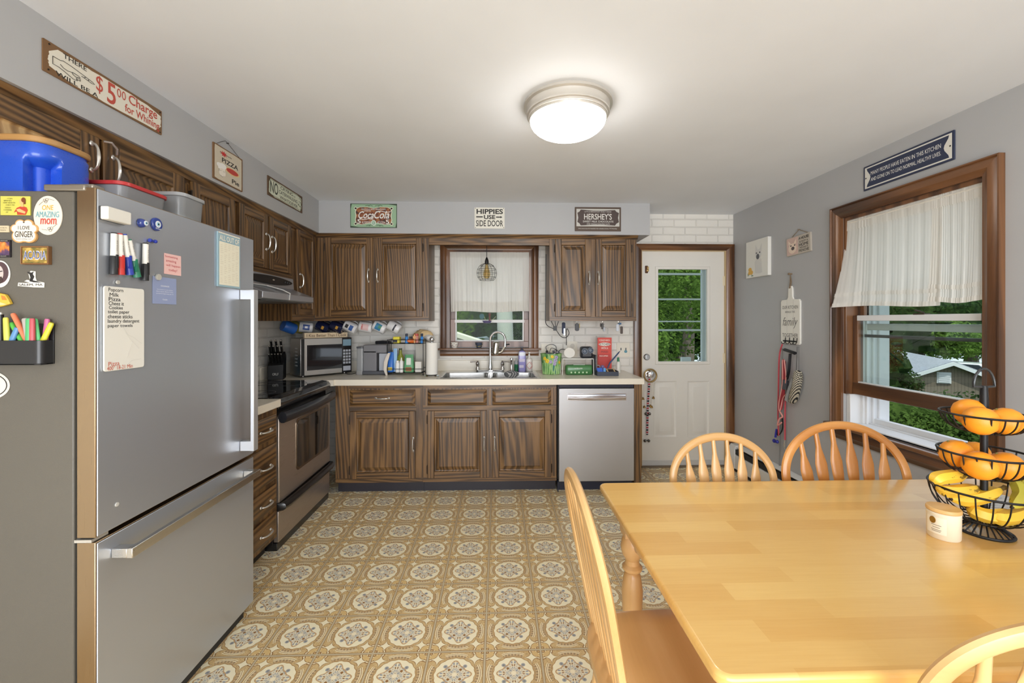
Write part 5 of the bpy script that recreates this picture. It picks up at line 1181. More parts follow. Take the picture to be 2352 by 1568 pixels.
b = B(); zz = atX(1812, 630, XR).z; tube(b, [m7 @ Vector(q) for q in ((xm-.006, top-.018, .016), (xm-.004, top+.03, .010), (xm, zz, .012), (xm+.006, top+.03, .008), (xm+.004, top-.016, .015))], .0035, 6); cyl(b, m7 @ Vector((xm, zz, 0)), m7 @ Vector((xm, zz, .022)), .006); ball(b, (xm, zz, .022), (.011, .009, .008), 6, m=m7); mk('hanger', b, C(128, 108, 84, .7), t)
# leashes on the hooks
def W7(px, py, o): return atX(px, py, XR-o)
PINK = C(190, 74, 84, .7); PINKL = C(226, 158, 150, .7)
HK = Vector((XR-.04, 0, 0))
t = thing('dog_leash', 'red and pink dog leash hanging in loops from the rack', 'leash', W7(1795, 900, .03), group='leashes on the rack')
b = B(); tube(b, spline([W7(1797, 790, .05), W7(1790, 820, .04), W7(1788, 900, .03), W7(1787, 960, .025), W7(1789, 1000, .025)], 5), [(.006, .003)]*21, 6); tube(b, spline([W7(1804, 912, .02), W7(1803, 960, .02), W7(1803, 1010, .02)], 5), [(.007, .003)]*11, 6); mk('strap', b, PINK, t)
b = B(); prism(b, [(-W7(x, y, .03).y, W7(x, y, .03).z) for x, y in ((1797, 830), (1796, 900), (1789, 930), (1791, 944), (1796, 940), (1802, 908), (1804, 880), (1804, 830), (1800, 824))], .026, .036, m7); mk('padded_loop', b, C(176, 58, 70, .8), t, .003)
b = B(); tube(b, spline([W7(1797, 826, .045), W7(1797, 880, .045), W7(1789, 925, .045), W7(1791, 944, .045), W7(1798, 915, .045), W7(1805, 905, .045)], 5), .004, 6); tube(b, spline([W7(1801, 826, .045), W7(1805, 860, .045), W7(1804, 880, .045)], 5), .004, 6); tube(b, spline([W7(1791, 945, .04), W7(1797, 956, .04), W7(1790, 962, .045), W7(1786, 976, .04), W7(1795, 970, .04)], 5), .006, 6); mk('rope_edge', b, PINKL, t)
b = B(); q = W7(1801, 1020, .02); tube(b, [W7(1803, 1010, .02), W7(1801, 1022, .02)], .005, 6); tube(b, [q+Vector((0, .008*math.cos(a*PI/6), -.012+.014*math.sin(a*PI/6))) for a in range(12)], .003, 6, closed=True); tube(b, [q+Vector((0, -.004, -.026)), W7(1806, 1044, .02)], .004, 6); mk('snap_hook', b, NICKEL, t)
t = thing('dog_leash', 'black strap leash with a chunky plastic handle on the rack', 'leash', W7(1812, 810, .03), group='leashes on the rack')
b = B(); q0 = W7(1806, 806, .05); q1 = W7(1824, 810, .05); tube(b, [W7(1803, 803, .05), W7(1812, 806, .055), W7(1826, 811, .05)], [(.016, .012), (.012, .011), (.014, .012)], 10); mk('handle', b, BLACK, t, sm=60)
b = B(); tube(b, spline([W7(1815, 812, .04), W7(1812, 850, .035), W7(1807, 872, .035)], 6), [(.012, .002)]*13, 6); tube(b, spline([W7(1796, 950, .02), W7(1797, 985, .02), W7(1787, 1000, .02), W7(1785, 985, .02)], 5), [(.006, .003)]*16, 6); mk('strap', b, C(30, 30, 34, .7), t)
b = B(); bx(b, -W7(1799, 880, .03).y, -W7(1811, 880, .03).y, W7(1805, 895, .03).z, W7(1805, 872, .03).z, .025, .045, m7); mk('buckle', b, C(64, 66, 76, .25), t, .004)
t = thing('bag_dispenser', 'small blue bag dispenser hanging at the end of the leash', 'bag dispenser', W7(1781, 1012, .03))
b = B(); ball(b, W7(1778, 1012, .03), (.012, .016, .016), 8); ball(b, W7(1785, 1014, .03), (.012, .013, .014), 8); mk('case', b, C(46, 48, 150, .35), t)
b = B(); tube(b, [W7(1783, 985, .03), W7(1781, 1004, .03)], [(.007, .004), (.010, .006)], 8); mk('strap', b, C(50, 52, 150, .4), t)
t = thing('glasses_case', 'black and white checked pouch with a grey flap hanging from a cord', 'pouch', W7(1828, 900, .04))
def cheq():
    m, nt, p_, o = newmat('checked_weave'); x, y, z = coords(nt); u = (y*.82+z*.57)*120; v = (z*.82-y*.57)*120
    f = (u.frac()-.5).abs().lt(.30)*(v.frac()-.5).abs().lt(.30); nt.links.new(over(nt, f, (22, 20, 20), (226, 218, 196)).o, p_.inputs[0]); p_.inputs['Roughness'].default_value = .7; return m
b = B(); tube(b, spline([W7(1831, 852, .04), W7(1833, 862, .045), W7(1829, 890, .05), W7(1822, 916, .045), W7(1819, 923, .04)], 4), [(.012, .012), (.02, .016), (.026, .02), (.029, .021), (.031, .022), (.032, .022), (.032, .022), (.032, .022), (.032, .022), (.032, .022), (.032, .022), (.032, .022), (.031, .022), (.03, .021), (.028, .02), (.024, .018), (.012, .01)], 14); mk('body', b, cheq(), t, sm=80)
b = B(); prism(b, [(-W7(x, y, .06).y, W7(x, y, .06).z) for x, y in ((1820, 868), (1812, 890), (1804, 918), (1810, 923), (1815, 900), (1822, 882))], .058, .068, m7); mk('flap', b, C(160, 162, 164, .7), t)
b = B(); tube(b, [W7(1831, 796, .05), W7(1830, 825, .05), W7(1829, 850, .045)], .0018, 5); tube(b, [W7(1835, 796, .045), W7(1835, 852, .045)], .0012, 5); mk('cord', b, BLACK, t)
b = B(); tube(b, spline([W7(1797, 800, .022), W7(1795, 900, .015), W7(1792, 1000, .012), W7(1790, 1075, .012)], 6), .0035, 6); solo('grey_cord', 'thin grey cord hanging straight down behind the leashes', 'cord', b, C(130, 130, 128, .6))
# ---------------------------------------------------------------- refrigerator front
mf = FL((FX, 0, 0))
def onf(px0, py0, px1, py1, o=0, py0b=None, py1b=None):
    a, c = atX(px0, py0, FX+o), atX(px1, py1, FX+o); e = a.z if py0b is None else (a.z+atX(px1, py0b, FX+o).z)/2; f = c.z if py1b is None else (c.z+atX(px0, py1b, FX+o).z)/2
    return a.y, c.y, f, e
MG = 'things stuck to the refrigerator'
p = Plate('whiteboard_eraser', 'white dry erase eraser stuck near the top of the refrigerator door', 'eraser', mf, *onf(247, 476, 302, 515, .024, 485, 505), .024, C(224, 222, 214, .5), rad=.004, bev=.003, group=MG, board='pad')
p.shape('felt_back', C(60, 60, 60, .8), bxy(0, 0, 1, 1), up=-.0242, t=.004)
EB = C(40, 62, 140, .15, 0, .5); EW = C(226, 230, 232, .3); EC = C(150, 196, 220, .3)
def eye(cx_, cy_, r, label, flat):
    q = atX(cx_, cy_, FX); t = thing('eye_magnet', label, 'magnet', q, group=MG); m_ = TR(q) @ RY(PI/2) @ RZ(PI)
    b = B(); lathe(b, [(0, .001), (r, .001), (r, .005 if flat else .004), (r*.9, .008 if flat else .010), (r*.5, .009 if flat else .016), (0, .009 if flat else .018)], m=m_, n=32); mk('disc', b, EB, t)
    z0 = .009 if flat else .0175; o = 0 if flat else -r*.12
    for nm, mt, k, z in (('white_ring', EW, .52, 0), ('blue_ring', EC, .30, .0008), ('pupil', C(14, 16, 24, .2), .13, .0016)):
        b = B(); lathe(b, [(0, z0+z-.004), (r*k, z0+z-.004), (r*k, z0+z+.0004), (0, z0+z+.0006)], m=m_ @ TR(0, o, 0), n=24); mk(nm, b, mt, t)
    return t, q
eye(322, 512, .0145, 'smaller blue glass eye magnet beside the eraser', False)
t, q = eye(357, 515, .022, 'larger flat blue eye magnet with white lettering', True)
b = B(); txt(b, 'Blessed', 0, -.0145, .022, .0055, mf @ TR(q.y, q.z, 0), .0098); mk('lettering', b, EW, t, recalc=False)
for (ax, ay), (cx_, cy_), col, lab in (((262, 534), (261, 630), (36, 36, 38), 'leftmost dry erase marker of the group, with a black cap'), ((275, 536), (277, 631), (196, 58, 52), 'red capped dry erase marker beside the leftmost one'), ((284.5, 537), (299, 631), (48, 66, 160), 'blue capped dry erase marker of the group'), ((295, 549), (315.5, 636), (46, 120, 92), 'green capped dry erase marker of the group'), ((334.5, 558), (333, 644), (34, 34, 36), 'separate black capped dry erase marker under the blue clip')):
    o = .0095; a, c = atX(ax, ay, FX+o), atX(cx_, cy_, FX+o); d = c-a; mid = a+d*.56
    t = thing('dry_erase_marker', lab, 'marker', c, group='dry erase markers on the refrigerator')
    b = B(); cyl(b, a+d*.03, mid, .0082, .0088, 14); mk('barrel', b, C(226, 224, 218, .35), t)
    b = B(); tube(b, [mid, mid+d*.02, c], [.0084, .0098, .0105], 14); bx(b, FX+o+.004, FX+o+.0115, mid.y-.003, mid.y+.003, mid.z-.035, mid.z+.004); mk('cap', b, C(*col, .35), t)
    b = B(); cyl(b, a, a+d*.035, .0068, .008, 14); mk('end_plug', b, C(*col, .4), t)
    n = d.normalized(); m_ = mf @ TR((a.y+mid.y)/2, (a.z+mid.z)/2, o+.0094) @ RZ(math.atan2(d.z, d.y)); b = B(); txt(b, 'dry erase', .004, 0, .032, .004, m_, 0); mk('lettering', b, C(90, 90, 92, .6), t, recalc=False)
q = atX(350, 553, FX+.006); b = B(); m_ = mf @ TR(q.y, q.z, .007) @ RY(PI/2) @ RZ(0); lathe(b, [(0, -.013), (.006, -.013), (.006, -.008), (.0035, -.005), (.0035, .005), (.006, .008), (.006, .013), (0, .013)], m=m_, n=14); solo('push_pin_magnet', 'blue push pin shaped magnet beside the separate marker', 'magnet', b, C(40, 58, 160, .3), MG)
p = Plate('sticky_note', 'pink handwritten sticky note on the refrigerator door', 'note', mf, *onf(376, 581, 415, 634, 0, 588, 628), .0006, C(230, 188, 184, .8), rad=.0006, group=MG, board='paper')
p.words(C(186, 76, 84, .7), ('Something', .42, .15, .74, .13), ('amazing', .40, .36, .6, .15), ('will happen', .53, .57, .84, .14), ('today!', .5, .79, .5, .16))
p = Plate('appointment_card', 'blue printed card held by a round magnet on the refrigerator door', 'card', mf, *onf(349.5, 634, 404, 700, 0, 640, 696), .0008, C(140, 152, 188, .7), rad=.0006, group=MG, board='paper')
p.words(C(232, 234, 240, .7), ('COURAGE', .5, .33, .36, .05, bd), ('You have it in you always', .5, .47, .68, .05), ('Brave hearts, Believe Today', .5, .545, .70, .05), ('wonderful beginnings get set', .5, .62, .74, .05), ('Guide', .5, .83, .2, .06))
def button(cx_, cy_, r, lab, h=.006):
    q = atX(cx_, cy_, FX); b = B(); lathe(b, [(0, .0015), (r, .0015), (r, h-.001), (r*.9, h), (0, h)], m=TR(q) @ RY(PI/2), n=24); solo('round_magnet', lab, 'magnet', b, C(180, 178, 170, .4), MG)
button(361, 636, .0105, 'round grey magnet holding the blue card', .008); button(268, 648, .006, 'small round grey magnet above the shopping list board')
p = Plate('shopping_list_board', 'white dry erase board with a handwritten shopping list', 'whiteboard', mf, *onf(237, 656, 329.5, 843, .003, 664, 853), .005, C(226, 224, 216, .35), rad=.008, group=MG, bev=.001)
L = (('Popcorn', .27, .045, .35, .055), ('Milk', .23, .098, .22, .042), ('Pizza', .24, .15, .28, .045), ('Cheez it', .28, .20, .36, .045), ('Cookies', .27, .25, .33, .040), ('toilet paper', .34, .305, .52, .052), ('cheese sticks', .38, .355, .60, .045), ('laundry detergent', .47, .415, .78, .055), ('paper towels', .38, .47, .60, .05))
p.words(C(36, 36, 36, .6), *[(*l, {'off': .008}) for l in L]); p.words(C(196, 96, 74, .6), ('Pizza', .22, .915, .26, .05), ('400° 18-21 Min', .37, .965, .62, .05), name='red_lettering')
p.lines('marble_vein', C(204, 202, 196, .6), [(.42, .47), (.56, .58), (.72, .62), (.92, .70)], [(.5, .55), (.62, .64), (.85, .76)], [(.68, .66), (.6, .76), (.55, .86)], [(.5, .96), (.66, .9), (.9, .89)], r=.0003)
p = Plate('list_pad', 'blue and cream all out of checklist pad on the refrigerator door', 'notepad', mf, *onf(500, 531, 551, 663, .006, 546, 657), .006, C(150, 178, 190, .7), rad=.001, group=MG, board='paper')
p.shape('list_area', C(230, 226, 206, .7), bxy(.06, .17, .96, .965)); p.shape('top_fold', C(226, 224, 210, .7), bxy(.02, .0, .98, .022))
p.words(C(232, 230, 216, .7), ('ALL OUT OF', .5, .10, .88, .10, {'off': .02}), up=.0004)
b = B()
for i in range(5):
    for j in range(22):
        if (i*7+j) % 6: x, y = p.f(.10+.172*i, .20+.034*j); bx(b, x, x+p.w*R.uniform(.06, .13), y-.0007, y+.0007, p.th+.0006, p.th+.0009, p.m)
mk('print', b, C(206, 198, 178, .7), p.t)
# ---------------------------------------------------------------- refrigerator side
ms = FB((0, fy0+.002, 0))
def ons(px0, py0, px1, py1): return onb(px0, py0, px1, py1, fy0+.002)
p = Plate('picture_magnet', 'yellow retro magnet with a woman in red, at the top of the refrigerator side', 'magnet', ms, *ons(4.5, 451, 72.5, 495), .003, C(206, 200, 92, .5), rad=.001, group=MG)
SKN = C(224, 178, 118, .6)
p.words(C(84, 76, 34, .6), ('I CAN', .32, .13, .17, .07), ('BRING', .25, .24, .26, .07), ('HOME THE BACON', .30, .35, .40, .07), ('COOK IT TOO', .33, .47, .3, .07), ('THOUGH', .25, .61, .2, .07), ('I CONSIDER', .25, .73, .27, .07), ('IT', .24, .85, .08, .07))
p.shape('dress', C(190, 66, 44, .6), [(.46, .86), (.56, .62), (.72, .52), (.88, .58), (.93, .74), (.86, .98), (.58, .98), (.56, .8)][::-1]); p.shape('face', SKN, el(.73, .28, .08, .16), [(.70, .4), (.78, .4), (.8, .56), (.70, .56)][::-1], [(.55, .7), (.66, .66), (.86, .82), (.84, .92), (.6, .82)][::-1], up=.0005); p.shape('hair', C(120, 62, 34, .6), el(.79, .2, .07, .13), [(.8, .2), (.86, .22), (.86, .42), (.80, .42)][::-1], up=.0003)
p = Plate('picture_magnet', 'white oval one amazing mom magnet', 'magnet', ms, *ons(79.5, 450, 145, 540), .002, C(228, 218, 202, .5), poly=el(.5, .5, .5, .5, 40), group=MG)
sh = {'off': .015, 'shear': .1}
p.words(C(222, 166, 66, .6), ('ONE', .50, .30, .40, .13, sh), name='yellow_lettering'); p.words(C(104, 164, 176, .6), ('AMAZING', .49, .475, .82, .15, sh), name='blue_lettering'); p.words(C(206, 72, 58, .6), ('mom', .53, .655, .56, .15, {'off': .03, 'shear': .1}), name='red_lettering')
p.lines('flower_drawing', C(110, 104, 98, .7), *[[(x+.05*math.cos(a*PI/5), y+.035*math.sin(a*PI/5)) for a in range(11)] for x, y in ((.40, .12), (.48, .10), (.44, .15), (.56, .84), (.64, .83), (.60, .88))], [(.2, .24), (.34, .15)], [(.54, .08), (.74, .12)], [(.3, .86), (.5, .88)], [(.7, .8), (.84, .72)], r=.0004)
paw = []
for i in range(120):
    th = 2*PI*i/120; x, y = math.cos(th), math.sin(th); q = 0
    for cx_, cy_, r in ((0, .12, .34), (-.18, .22, .27), (.18, .22, .27), (-.33, -.10, .17), (.33, -.10, .17), (-.15, -.29, .18), (.15, -.29, .18)):
        B_ = x*cx_+y*cy_; c_ = cx_*cx_+cy_*cy_-r*r; dd = B_*B_-c_
        if dd > 0: q = max(q, B_+math.sqrt(dd))
    paw.append((.5+x*q, .5+y*q))
p = Plate('picture_magnet', 'wooden paw shaped magnet reading i love ginger', 'magnet', ms, *ons(29, 503, 92, 559), .005, C(206, 158, 100, .6), poly=paw[::-1], group=MG)
p.shape('white_face', C(230, 222, 208, .6), [(.5+(x-.5)*.9, .5+(y-.5)*.9) for x, y in paw][::-1]); p.words(C(70, 62, 54, .7), ('I LOVE', .5, .37, .42, .15, bd), ('GINGER', .5, .64, .66, .25, bd), ('french bulldog mom', .5, .84, .56, .05), up=.0003); p.shape('hole', C(70, 56, 44, .7), el(.5, .15, .028, .03, 12), up=.0004)
p = Plate('bar_magnet', 'small cream bar magnet with two lines of print, beside the paw magnet', 'magnet', ms, *ons(-22, 518.5, 25, 534), .004, C(206, 192, 160, .5), rad=.002, group=MG); p.words(C(84, 66, 44, .6), ('today is a good day to', .5, .35, .8, .2), ('be happy', .62, .68, .5, .2))
p = Plate('picture_magnet', 'dark poster magnet with orange and purple sky', 'magnet', ms, *ons(-32, 551, 27.5, 591), .003, C(34, 28, 34, .4), rad=.001, group=MG)
m2, nt, q_, o_ = newmat('sunset_print'); x, y, z = coords(nt); nt.links.new(ramp(nt, nz(nt, comb(nt, x, y, z), 30, 3), [(.3, (44, 46, 86)), (.48, (96, 66, 96)), (.56, (206, 120, 44)), (.7, (230, 190, 110))]).o, q_.inputs[0])
p.shape('picture', m2, bxy(.03, .12, .96, .88)); p.words(C(206, 200, 190, .6), ('A NEW ADVENTURE', .6, .06, .6, .05), ('IN COLOUR', .7, .94, .3, .05))
p = Plate('picture_magnet', 'brown crate frame magnet lettered acadia', 'magnet', ms, *ons(56, 566, 120, 608), .008, C(112, 78, 46, .6), rad=.001, group=MG)
m2, nt, q_, o_ = newmat('landscape_print'); x, y, z = coords(nt); nt.links.new(ramp(nt, nz(nt, comb(nt, x, y, z), 60, 3), [(.3, (70, 84, 44)), (.5, (150, 124, 56)), (.7, (206, 170, 84))]).o, q_.inputs[0])
p.shape('picture', m2, bxy(.06, .09, .93, .92)); p.words(C(206, 206, 214, .6), ('ACADIA', .5, .5, .82, .5, {'off': .03}), up=.0006); p.words(C(84, 100, 150, .6), ('ACADIA', .5, .5, .78, .40), name='inner_lettering', up=.0012); p.lines('crate_edge', C(140, 98, 58, .6), [(.02, .03), (.98, .03), (.98, .97), (.02, .97), (.02, .03)], r=.0016)
p = Plate('picture_magnet', 'white edged sticker of a bearded long haired man', 'sticker', ms, *ons(-22, 598, 25, 660), .0008, C(226, 224, 218, .5), poly=el(.5, .5, .5, .5, 30), group=MG)
p.shape('hair', C(84, 62, 66, .6), el(.5, .45, .42, .40)); p.shape('face', C(204, 190, 186, .6), el(.42, .48, .26, .30), up=.0003); p.shape('beard', C(70, 52, 50, .6), [(.2, .62), (.6, .6), (.66, .74), (.46, .92), (.26, .84)][::-1], up=.0006); p.shape('lips', C(170, 84, 66, .6), el(.44, .74, .08, .04), up=.0009); p.lines('features', C(50, 42, 44, .6), [(.5, .42), (.64, .40)], [(.3, .42), (.42, .42)], [(.46, .46), (.5, .58), (.42, .6)], r=.0012, up=.0006)
wt_ = [(.02, .70), (.30, .72), (.45, .70), (.24, .62), (.34, .54), (.46, .56), (.40, .20), (.48, .02), (.66, .05), (.66, .40), (.70, .60), (.88, .66), (.99, .70), (.98, .98), (.60, .97), (.0, .90)]
p = Plate('picture_magnet', 'black and white witch silhouette sticker', 'sticker', ms, *ons(42, 621, 104, 661), .0008, C(226, 222, 214, .5), poly=wt_[::-1], group=MG)
p.shape('witch', C(34, 32, 32, .6), [(.34, .08), (.52, .12), (.60, .06), (.56, .20), (.62, .36), (.56, .56), (.72, .62), (.90, .70), (.60, .68), (.44, .62), (.48, .40), (.44, .22)][::-1], t=.0005); p.words(C(34, 32, 32, .6), ('SALEM, MA', .49, .83, .88, .15, bd))
tc = [(0, .35), (.1, .12), (.5, .02), (.8, .14), (.92, .45), (1, .72), (.7, .88), (.2, 1), (0, .96)]
p = Plate('food_magnet', 'yellow and orange taco shaped magnet above the pen holder', 'magnet', ms, *ons(-30, 671, 32.5, 708), .010, C(222, 184, 70, .5), poly=tc[::-1], group=MG, bev=.002)
p.shape('filling', C(214, 128, 54, .5), [(.68, .2), (.82, .26), (.9, .5), (.72, .48)][::-1]); p.shape('pale_side', C(228, 206, 148, .5), [(.02, .64), (.6, .6), (.9, .76), (.2, .92)][::-1])
p = Plate('picture_magnet', 'large white oval sticker with a dark ring, below the pen holder', 'sticker', ms, *ons(-80, 851, 24, 918), .0008, C(214, 210, 202, .5), poly=el(.5, .5, .5, .5, 40), group=MG)
p.shape('dark_ring', C(46, 42, 40, .6), el(.5, .5, .445, .42, 40)); p.shape('centre', C(216, 212, 204, .5), el(.5, .5, .425, .39, 40), up=.0005); p.words(C(46, 42, 40, .6), ('OBX', .45, .5, .5, .36, bd), up=.001)
# pen holder with highlighters
yb, yf = fy0+.001, fy0-.038
zf0, zf1, zb1_ = 1.248, 1.316, 1.362; hx0, hx1 = -1.62, atY(126, 760, yb).x
t = thing('pen_holder', 'black magnetic pen holder on the refrigerator side', 'pen holder', ((hx0+hx1)/2, fy0-.03, zf0), group=MG)
BH = C(34, 34, 36, .3)
b = B(); bx(b, hx0, hx1, yb-.004, yb, zf0, zb1_); bx(b, hx0, hx1, yf, yb-.004, zf0, zf0+.004)
fr = arc((hx1-.016, yf+.016), .016, -90, 0, 6)
o_ = [(hx0, yf)]+fr+[(hx1, yb-.004)]; i_ = [(hx1-.003, yb-.004)]+[(hx1-.016+.0135*math.cos(math.radians(-90*k/6)), yf+.016+.0135*math.sin(math.radians(-90*k/6))) for k in range(7)]+[(hx0, yf+.003)]
prism(b, o_+i_, zf0+.0005, zf1); mk('tray', b, BH, t, .0008)
for k, (ax, ay, cx_, col, dy, lab) in enumerate((( -2, 735, 12, (206, 86, 110), .03, 'pink highlighter leaning at the left of the holder'), (13, 729, 16.5, (206, 206, 92), .045, 'upright yellow highlighter in the holder'), (26, 741, 50, (94, 190, 78), .02, 'bright green highlighter leaning left in the holder'), (30, 720, 72, (238, 130, 92), .03, 'long orange highlighter leaning across the holder'), (56, 731, 66, (176, 168, 164), .045, 'grey marker behind the orange highlighter'), (66, 731, 66, (80, 176, 110), .052, 'dark green marker at the back of the holder'), (74, 731, 74, (186, 84, 92), .05, 'red marker at the back of the holder'), (80, 732, 88, (110, 214, 140), .02, 'mint green highlighter at the front of the holder'), (109, 732, 107, (194, 104, 146), .004, 'magenta highlighter at the right back of the holder'), (119, 741, 100, (212, 204, 60), .02, 'yellow highlighter leaning right at the right end of the holder'), (40, 752, 28, (90, 140, 190), .04, 'blue marker low in the holder'))):
    Y = fy0-.008-dy*.42; a, c = atY(ax, ay, Y), atY(cx_, 781, Y); d = (c-a).normalized(); e = a+d*((a.z-zf0-.006)/max(.2, -d.z))
    e.x = max(hx0+.02, min(hx1-.022, e.x)); d = e-a
    tt = thing('highlighter', lab, 'highlighter', e, group='pens in the holder')
    b = B(); tube(b, [a, a+d*.03, a+d*.5], [(.0052, .004), (.0068, .0052), (.0078, .006)], 10); mk('cap', b, C(*col, .4), tt, sm=50)
    b = B(); tube(b, [a+d*.5, e], [(.0084, .0055), (.0084, .0055)], 10); mk('barrel', b, C(*[v*.92 for v in col], .4), tt)
q = atY(2, 722, fy0-.03); tt = thing('black_pen', 'black pen clipped at the left of the holder', 'pen', q, group='pens in the holder'); b = B(); cyl(b, q, q+Vector((0, 0, -.11)), .006, .005); mk('barrel', b, BLACK, tt); b = B(); cyl(b, q, q+Vector((0, 0, .006)), .0045, .003); mk('cap', b, NICKEL, tt)
# ---------------------------------------------------------------- on top of the refrigerator
zf = 1.7425; cx_, cy_ = -1.46, 1.415
t = thing('coffee_tub', 'big blue plastic coffee tub with a tan lid on the refrigerator', 'tub', (cx_, cy_, zf)); hh = .165
BLU = C(38, 84, 200, .28, 0, .3)
b = B(); rr = []; N = 128
for z in [0, .004, .02, .03, .04, .06, .08, .10, .115, .125, .135, .15, .158, .165]:
    ring_ = []
    for i in range(N):
        a = 2*PI*i/N; c, s = math.cos(a), math.sin(a); q = (abs(c)**3.6+abs(s)**3.6)**(-1/3.6)
        r = .094*q*(.97 if z in (0,) else 1)
        if z > .150: r *= .955
        da = abs((a-math.radians(-40)+PI) % (2*PI)-PI); k = max(0, min(1, (.40-da)/.06))*max(0, min(1, (z-.003)/.01))*max(0, min(1, (.118-z)/.012))
        r -= .042*k
        if .134 < z < .15 : r *= .985
        ring_.append(Vector((cx_+r*c, cy_+r*s, zf+.0005+z)))
    rr.append(ring_)
loft(b, rr); mk('body', b, BLU, t, sm=60)
b = B(); pl = [(x, y) for x, y in [(cx_+.098*math.cos(2*PI*i/N)*(abs(math.cos(2*PI*i/N))**3.6+abs(math.sin(2*PI*i/N))**3.6)**(-1/3.6), cy_+.098*math.sin(2*PI*i/N)*(abs(math.cos(2*PI*i/N))**3.6+abs(math.sin(2*PI*i/N))**3.6)**(-1/3.6)) for i in range(N)]]; prism(b, pl, zf+hh+.001, zf+hh+.02); mk('lid', b, C(176, 134, 82, .4), t, .004)
def tubbox(name, label, cat, c, w, d, h, rz, bodym, lidm, lidh, ribs=False):
    t = thing(name, label, cat, (c[0], c[1], zf), rz); m_ = TR(c[0], c[1], zf+.0008) @ RZ(rz)
    b = B(); rr = []
    for k, z in ((.88, 0), (.9, .004), (1, h)): rr.append([m_ @ Vector((x*k, y*k, z)) for x, y in rrect(w, d, .03)])
    loft(b, rr, True, False); nf(b, [b.verts.new(v) for v in rr[0]]); mk('body', b, bodym, t, recalc=False)
    b = B(); prism(b, rrect(w+.014, d+.014, .036), h+.0005, h+lidh, m_); prism(b, rrect(w-.02, d-.02, .03), h+lidh, h+lidh+.004, m_); mk('lid', b, lidm, t, .003); return t, m_
tubbox('food_container', 'clear food container with a red lid on the refrigerator', 'container', (-1.44, 1.66), .23, .21, .108, .0, CLEARP, C(196, 58, 58, .35), .014)
t, m_ = tubbox('storage_bin', 'clear ribbed storage bin at the far end of the refrigerator top', 'container', (-1.43, 1.925), .19, .15, .155, 0, CLEARP, glass_mat('cloudy_plastic', (236, 238, 238), 2.2, .25, .5), .016)
b = B(); bx(b, -.06, .06, -.05, .05, .005, .09, m_); solo('white_box', 'white box inside the clear storage bin', 'box', b, C(226, 226, 222, .6))
# ---------------------------------------------------------------- things on the worktop
ZW = ZT+.0008
def P_(px, Y, z=ZW): q = atY(px, HY, Y); return Vector((q.x, Y, z))
def zy(y, px, Y): return atY(px, y, Y).z
# knife block
kp = Vector((-1.757, 3.46, ZW)); t = thing('knife_block', 'black knife block with black handled knives in the corner', 'knife block', m=TR(kp) @ RZ(.32)); yz = Matrix(((0, 0, 1, 0), (1, 0, 0, 0), (0, 1, 0, 0), (0, 0, 0, 1)))
KM = TR(kp) @ RZ(.32)
b = B(); prism(b, [(-.07, 0), (.075, 0), (.085, .18), (.035, .215), (-.07, .115)], -.055, .055, yz); mk('body', b, C(14, 14, 15, .4), t, .004, local=True)
b = B(); txt(b, 'GRLF', 0, .045, .042, .018, FB((0, -.0702, 0)), .0006); mk('lettering', b, C(216, 216, 214, .5), t, recalc=False, local=True)
dv = Vector((0, -.62, .78))
def knife(x, f, L, w):
    o = Vector((x, -.07+.105*f, .115+.10*f)); b = B(); tube(b, [o-dv*.004, o+dv*L*.3, o+dv*L*.7, o+dv*L], [(w, w*.62), (w*1.05, w*.66), (w*.9, w*.6), (w*1.1, w*.7)], 8, fr=(Vector((0, .78, .62)), Vector((1, 0, 0)))); mk('knife_handle', b, C(18, 18, 20, .3), t, local=True, sm=50)
    b = B(); ball(b, o+dv*(L+.001), (w*.7, w*.7, w*.5), 6); mk('end_cap', b, NICKEL, t, local=True)
for k in range(5): knife(-.042+.021*k, .22, .085, .0095)
for k in range(4): knife(-.040+.027*k, .60, .115, .0125)
for k in range(3): knife(-.034+.034*k, .88, .13, .0135)
q = Vector((-1.80, 3.60, ZW)); t = thing('spray_can', 'blue can standing behind the knife block', 'can', q)
b = B(); lathe(b, [(0, 0), (.028, 0), (.03, .004), (.03, .15), (.022, .16), (0, .16)], q); mk('body', b, C(52, 136, 186, .3), t)
b = B(); lathe(b, [(0, .1605), (.02, .1605), (.02, .178), (0, .18)], q); mk('cap', b, C(220, 222, 222, .4), t)
# microwave in the corner
ma = math.radians(44.5); mo = Vector((-1.598, 3.508, ZW)); MW = TR(mo) @ RZ(ma)
t = thing('microwave_oven', 'stainless microwave standing across the corner of the worktop', 'microwave', m=MW)
wM, hM, dM = .43, .305, .215
b = B(); bx(b, 0, wM, .012, dM, .012, .012+hM)
for x in (.04, wM-.04):
    for y in (.05, dM-.05): cyl(b, (x, y, 0), (x, y, .0125), .012, n=10)
mk('body', b, STEELX, t, .003, local=True)
b = B(); bx(b, 0, .345, -.006, .012, .014, .010+hM); dr = mk('door', b, STEELX, t, .003, local=True)
b = B(); bx(b, .004, .03, -.010, -.004, .016, .008+hM); mk('door_edge', b, BLACK, dr, local=True)
b = B(); bx(b, .05, .342, -.0075, -.005, .055, .262); mk('window', b, C(30, 32, 36, .05, 0, 1.0), dr, local=True)
b = B(); bx(b, .347, wM, -.004, .012, .014, .010+hM); pn = mk('control_panel', b, BLACK, t, .002, local=True)
b = B(); bx(b, .352, wM-.006, -.0045, -.003, .245, .300); mk('display', b, C(120, 150, 168, .2), pn, local=True)
b = B()
for i in range(3):
    for j in range(5): bx(b, .354+i*.024, .372+i*.024, -.0052, -.003, .09+j*.026, .108+j*.026)
bx(b, .354, .42, -.0052, -.003, .03, .07); mk('buttons', b, C(176, 180, 190, .35), pn, local=True)
for k in range(6): mk('vent_slot', bx(B(), -.0006, .0004, .06, .11, .09+k*.028, .098+k*.028), C(225, 225, 225, .5), t, local=True)
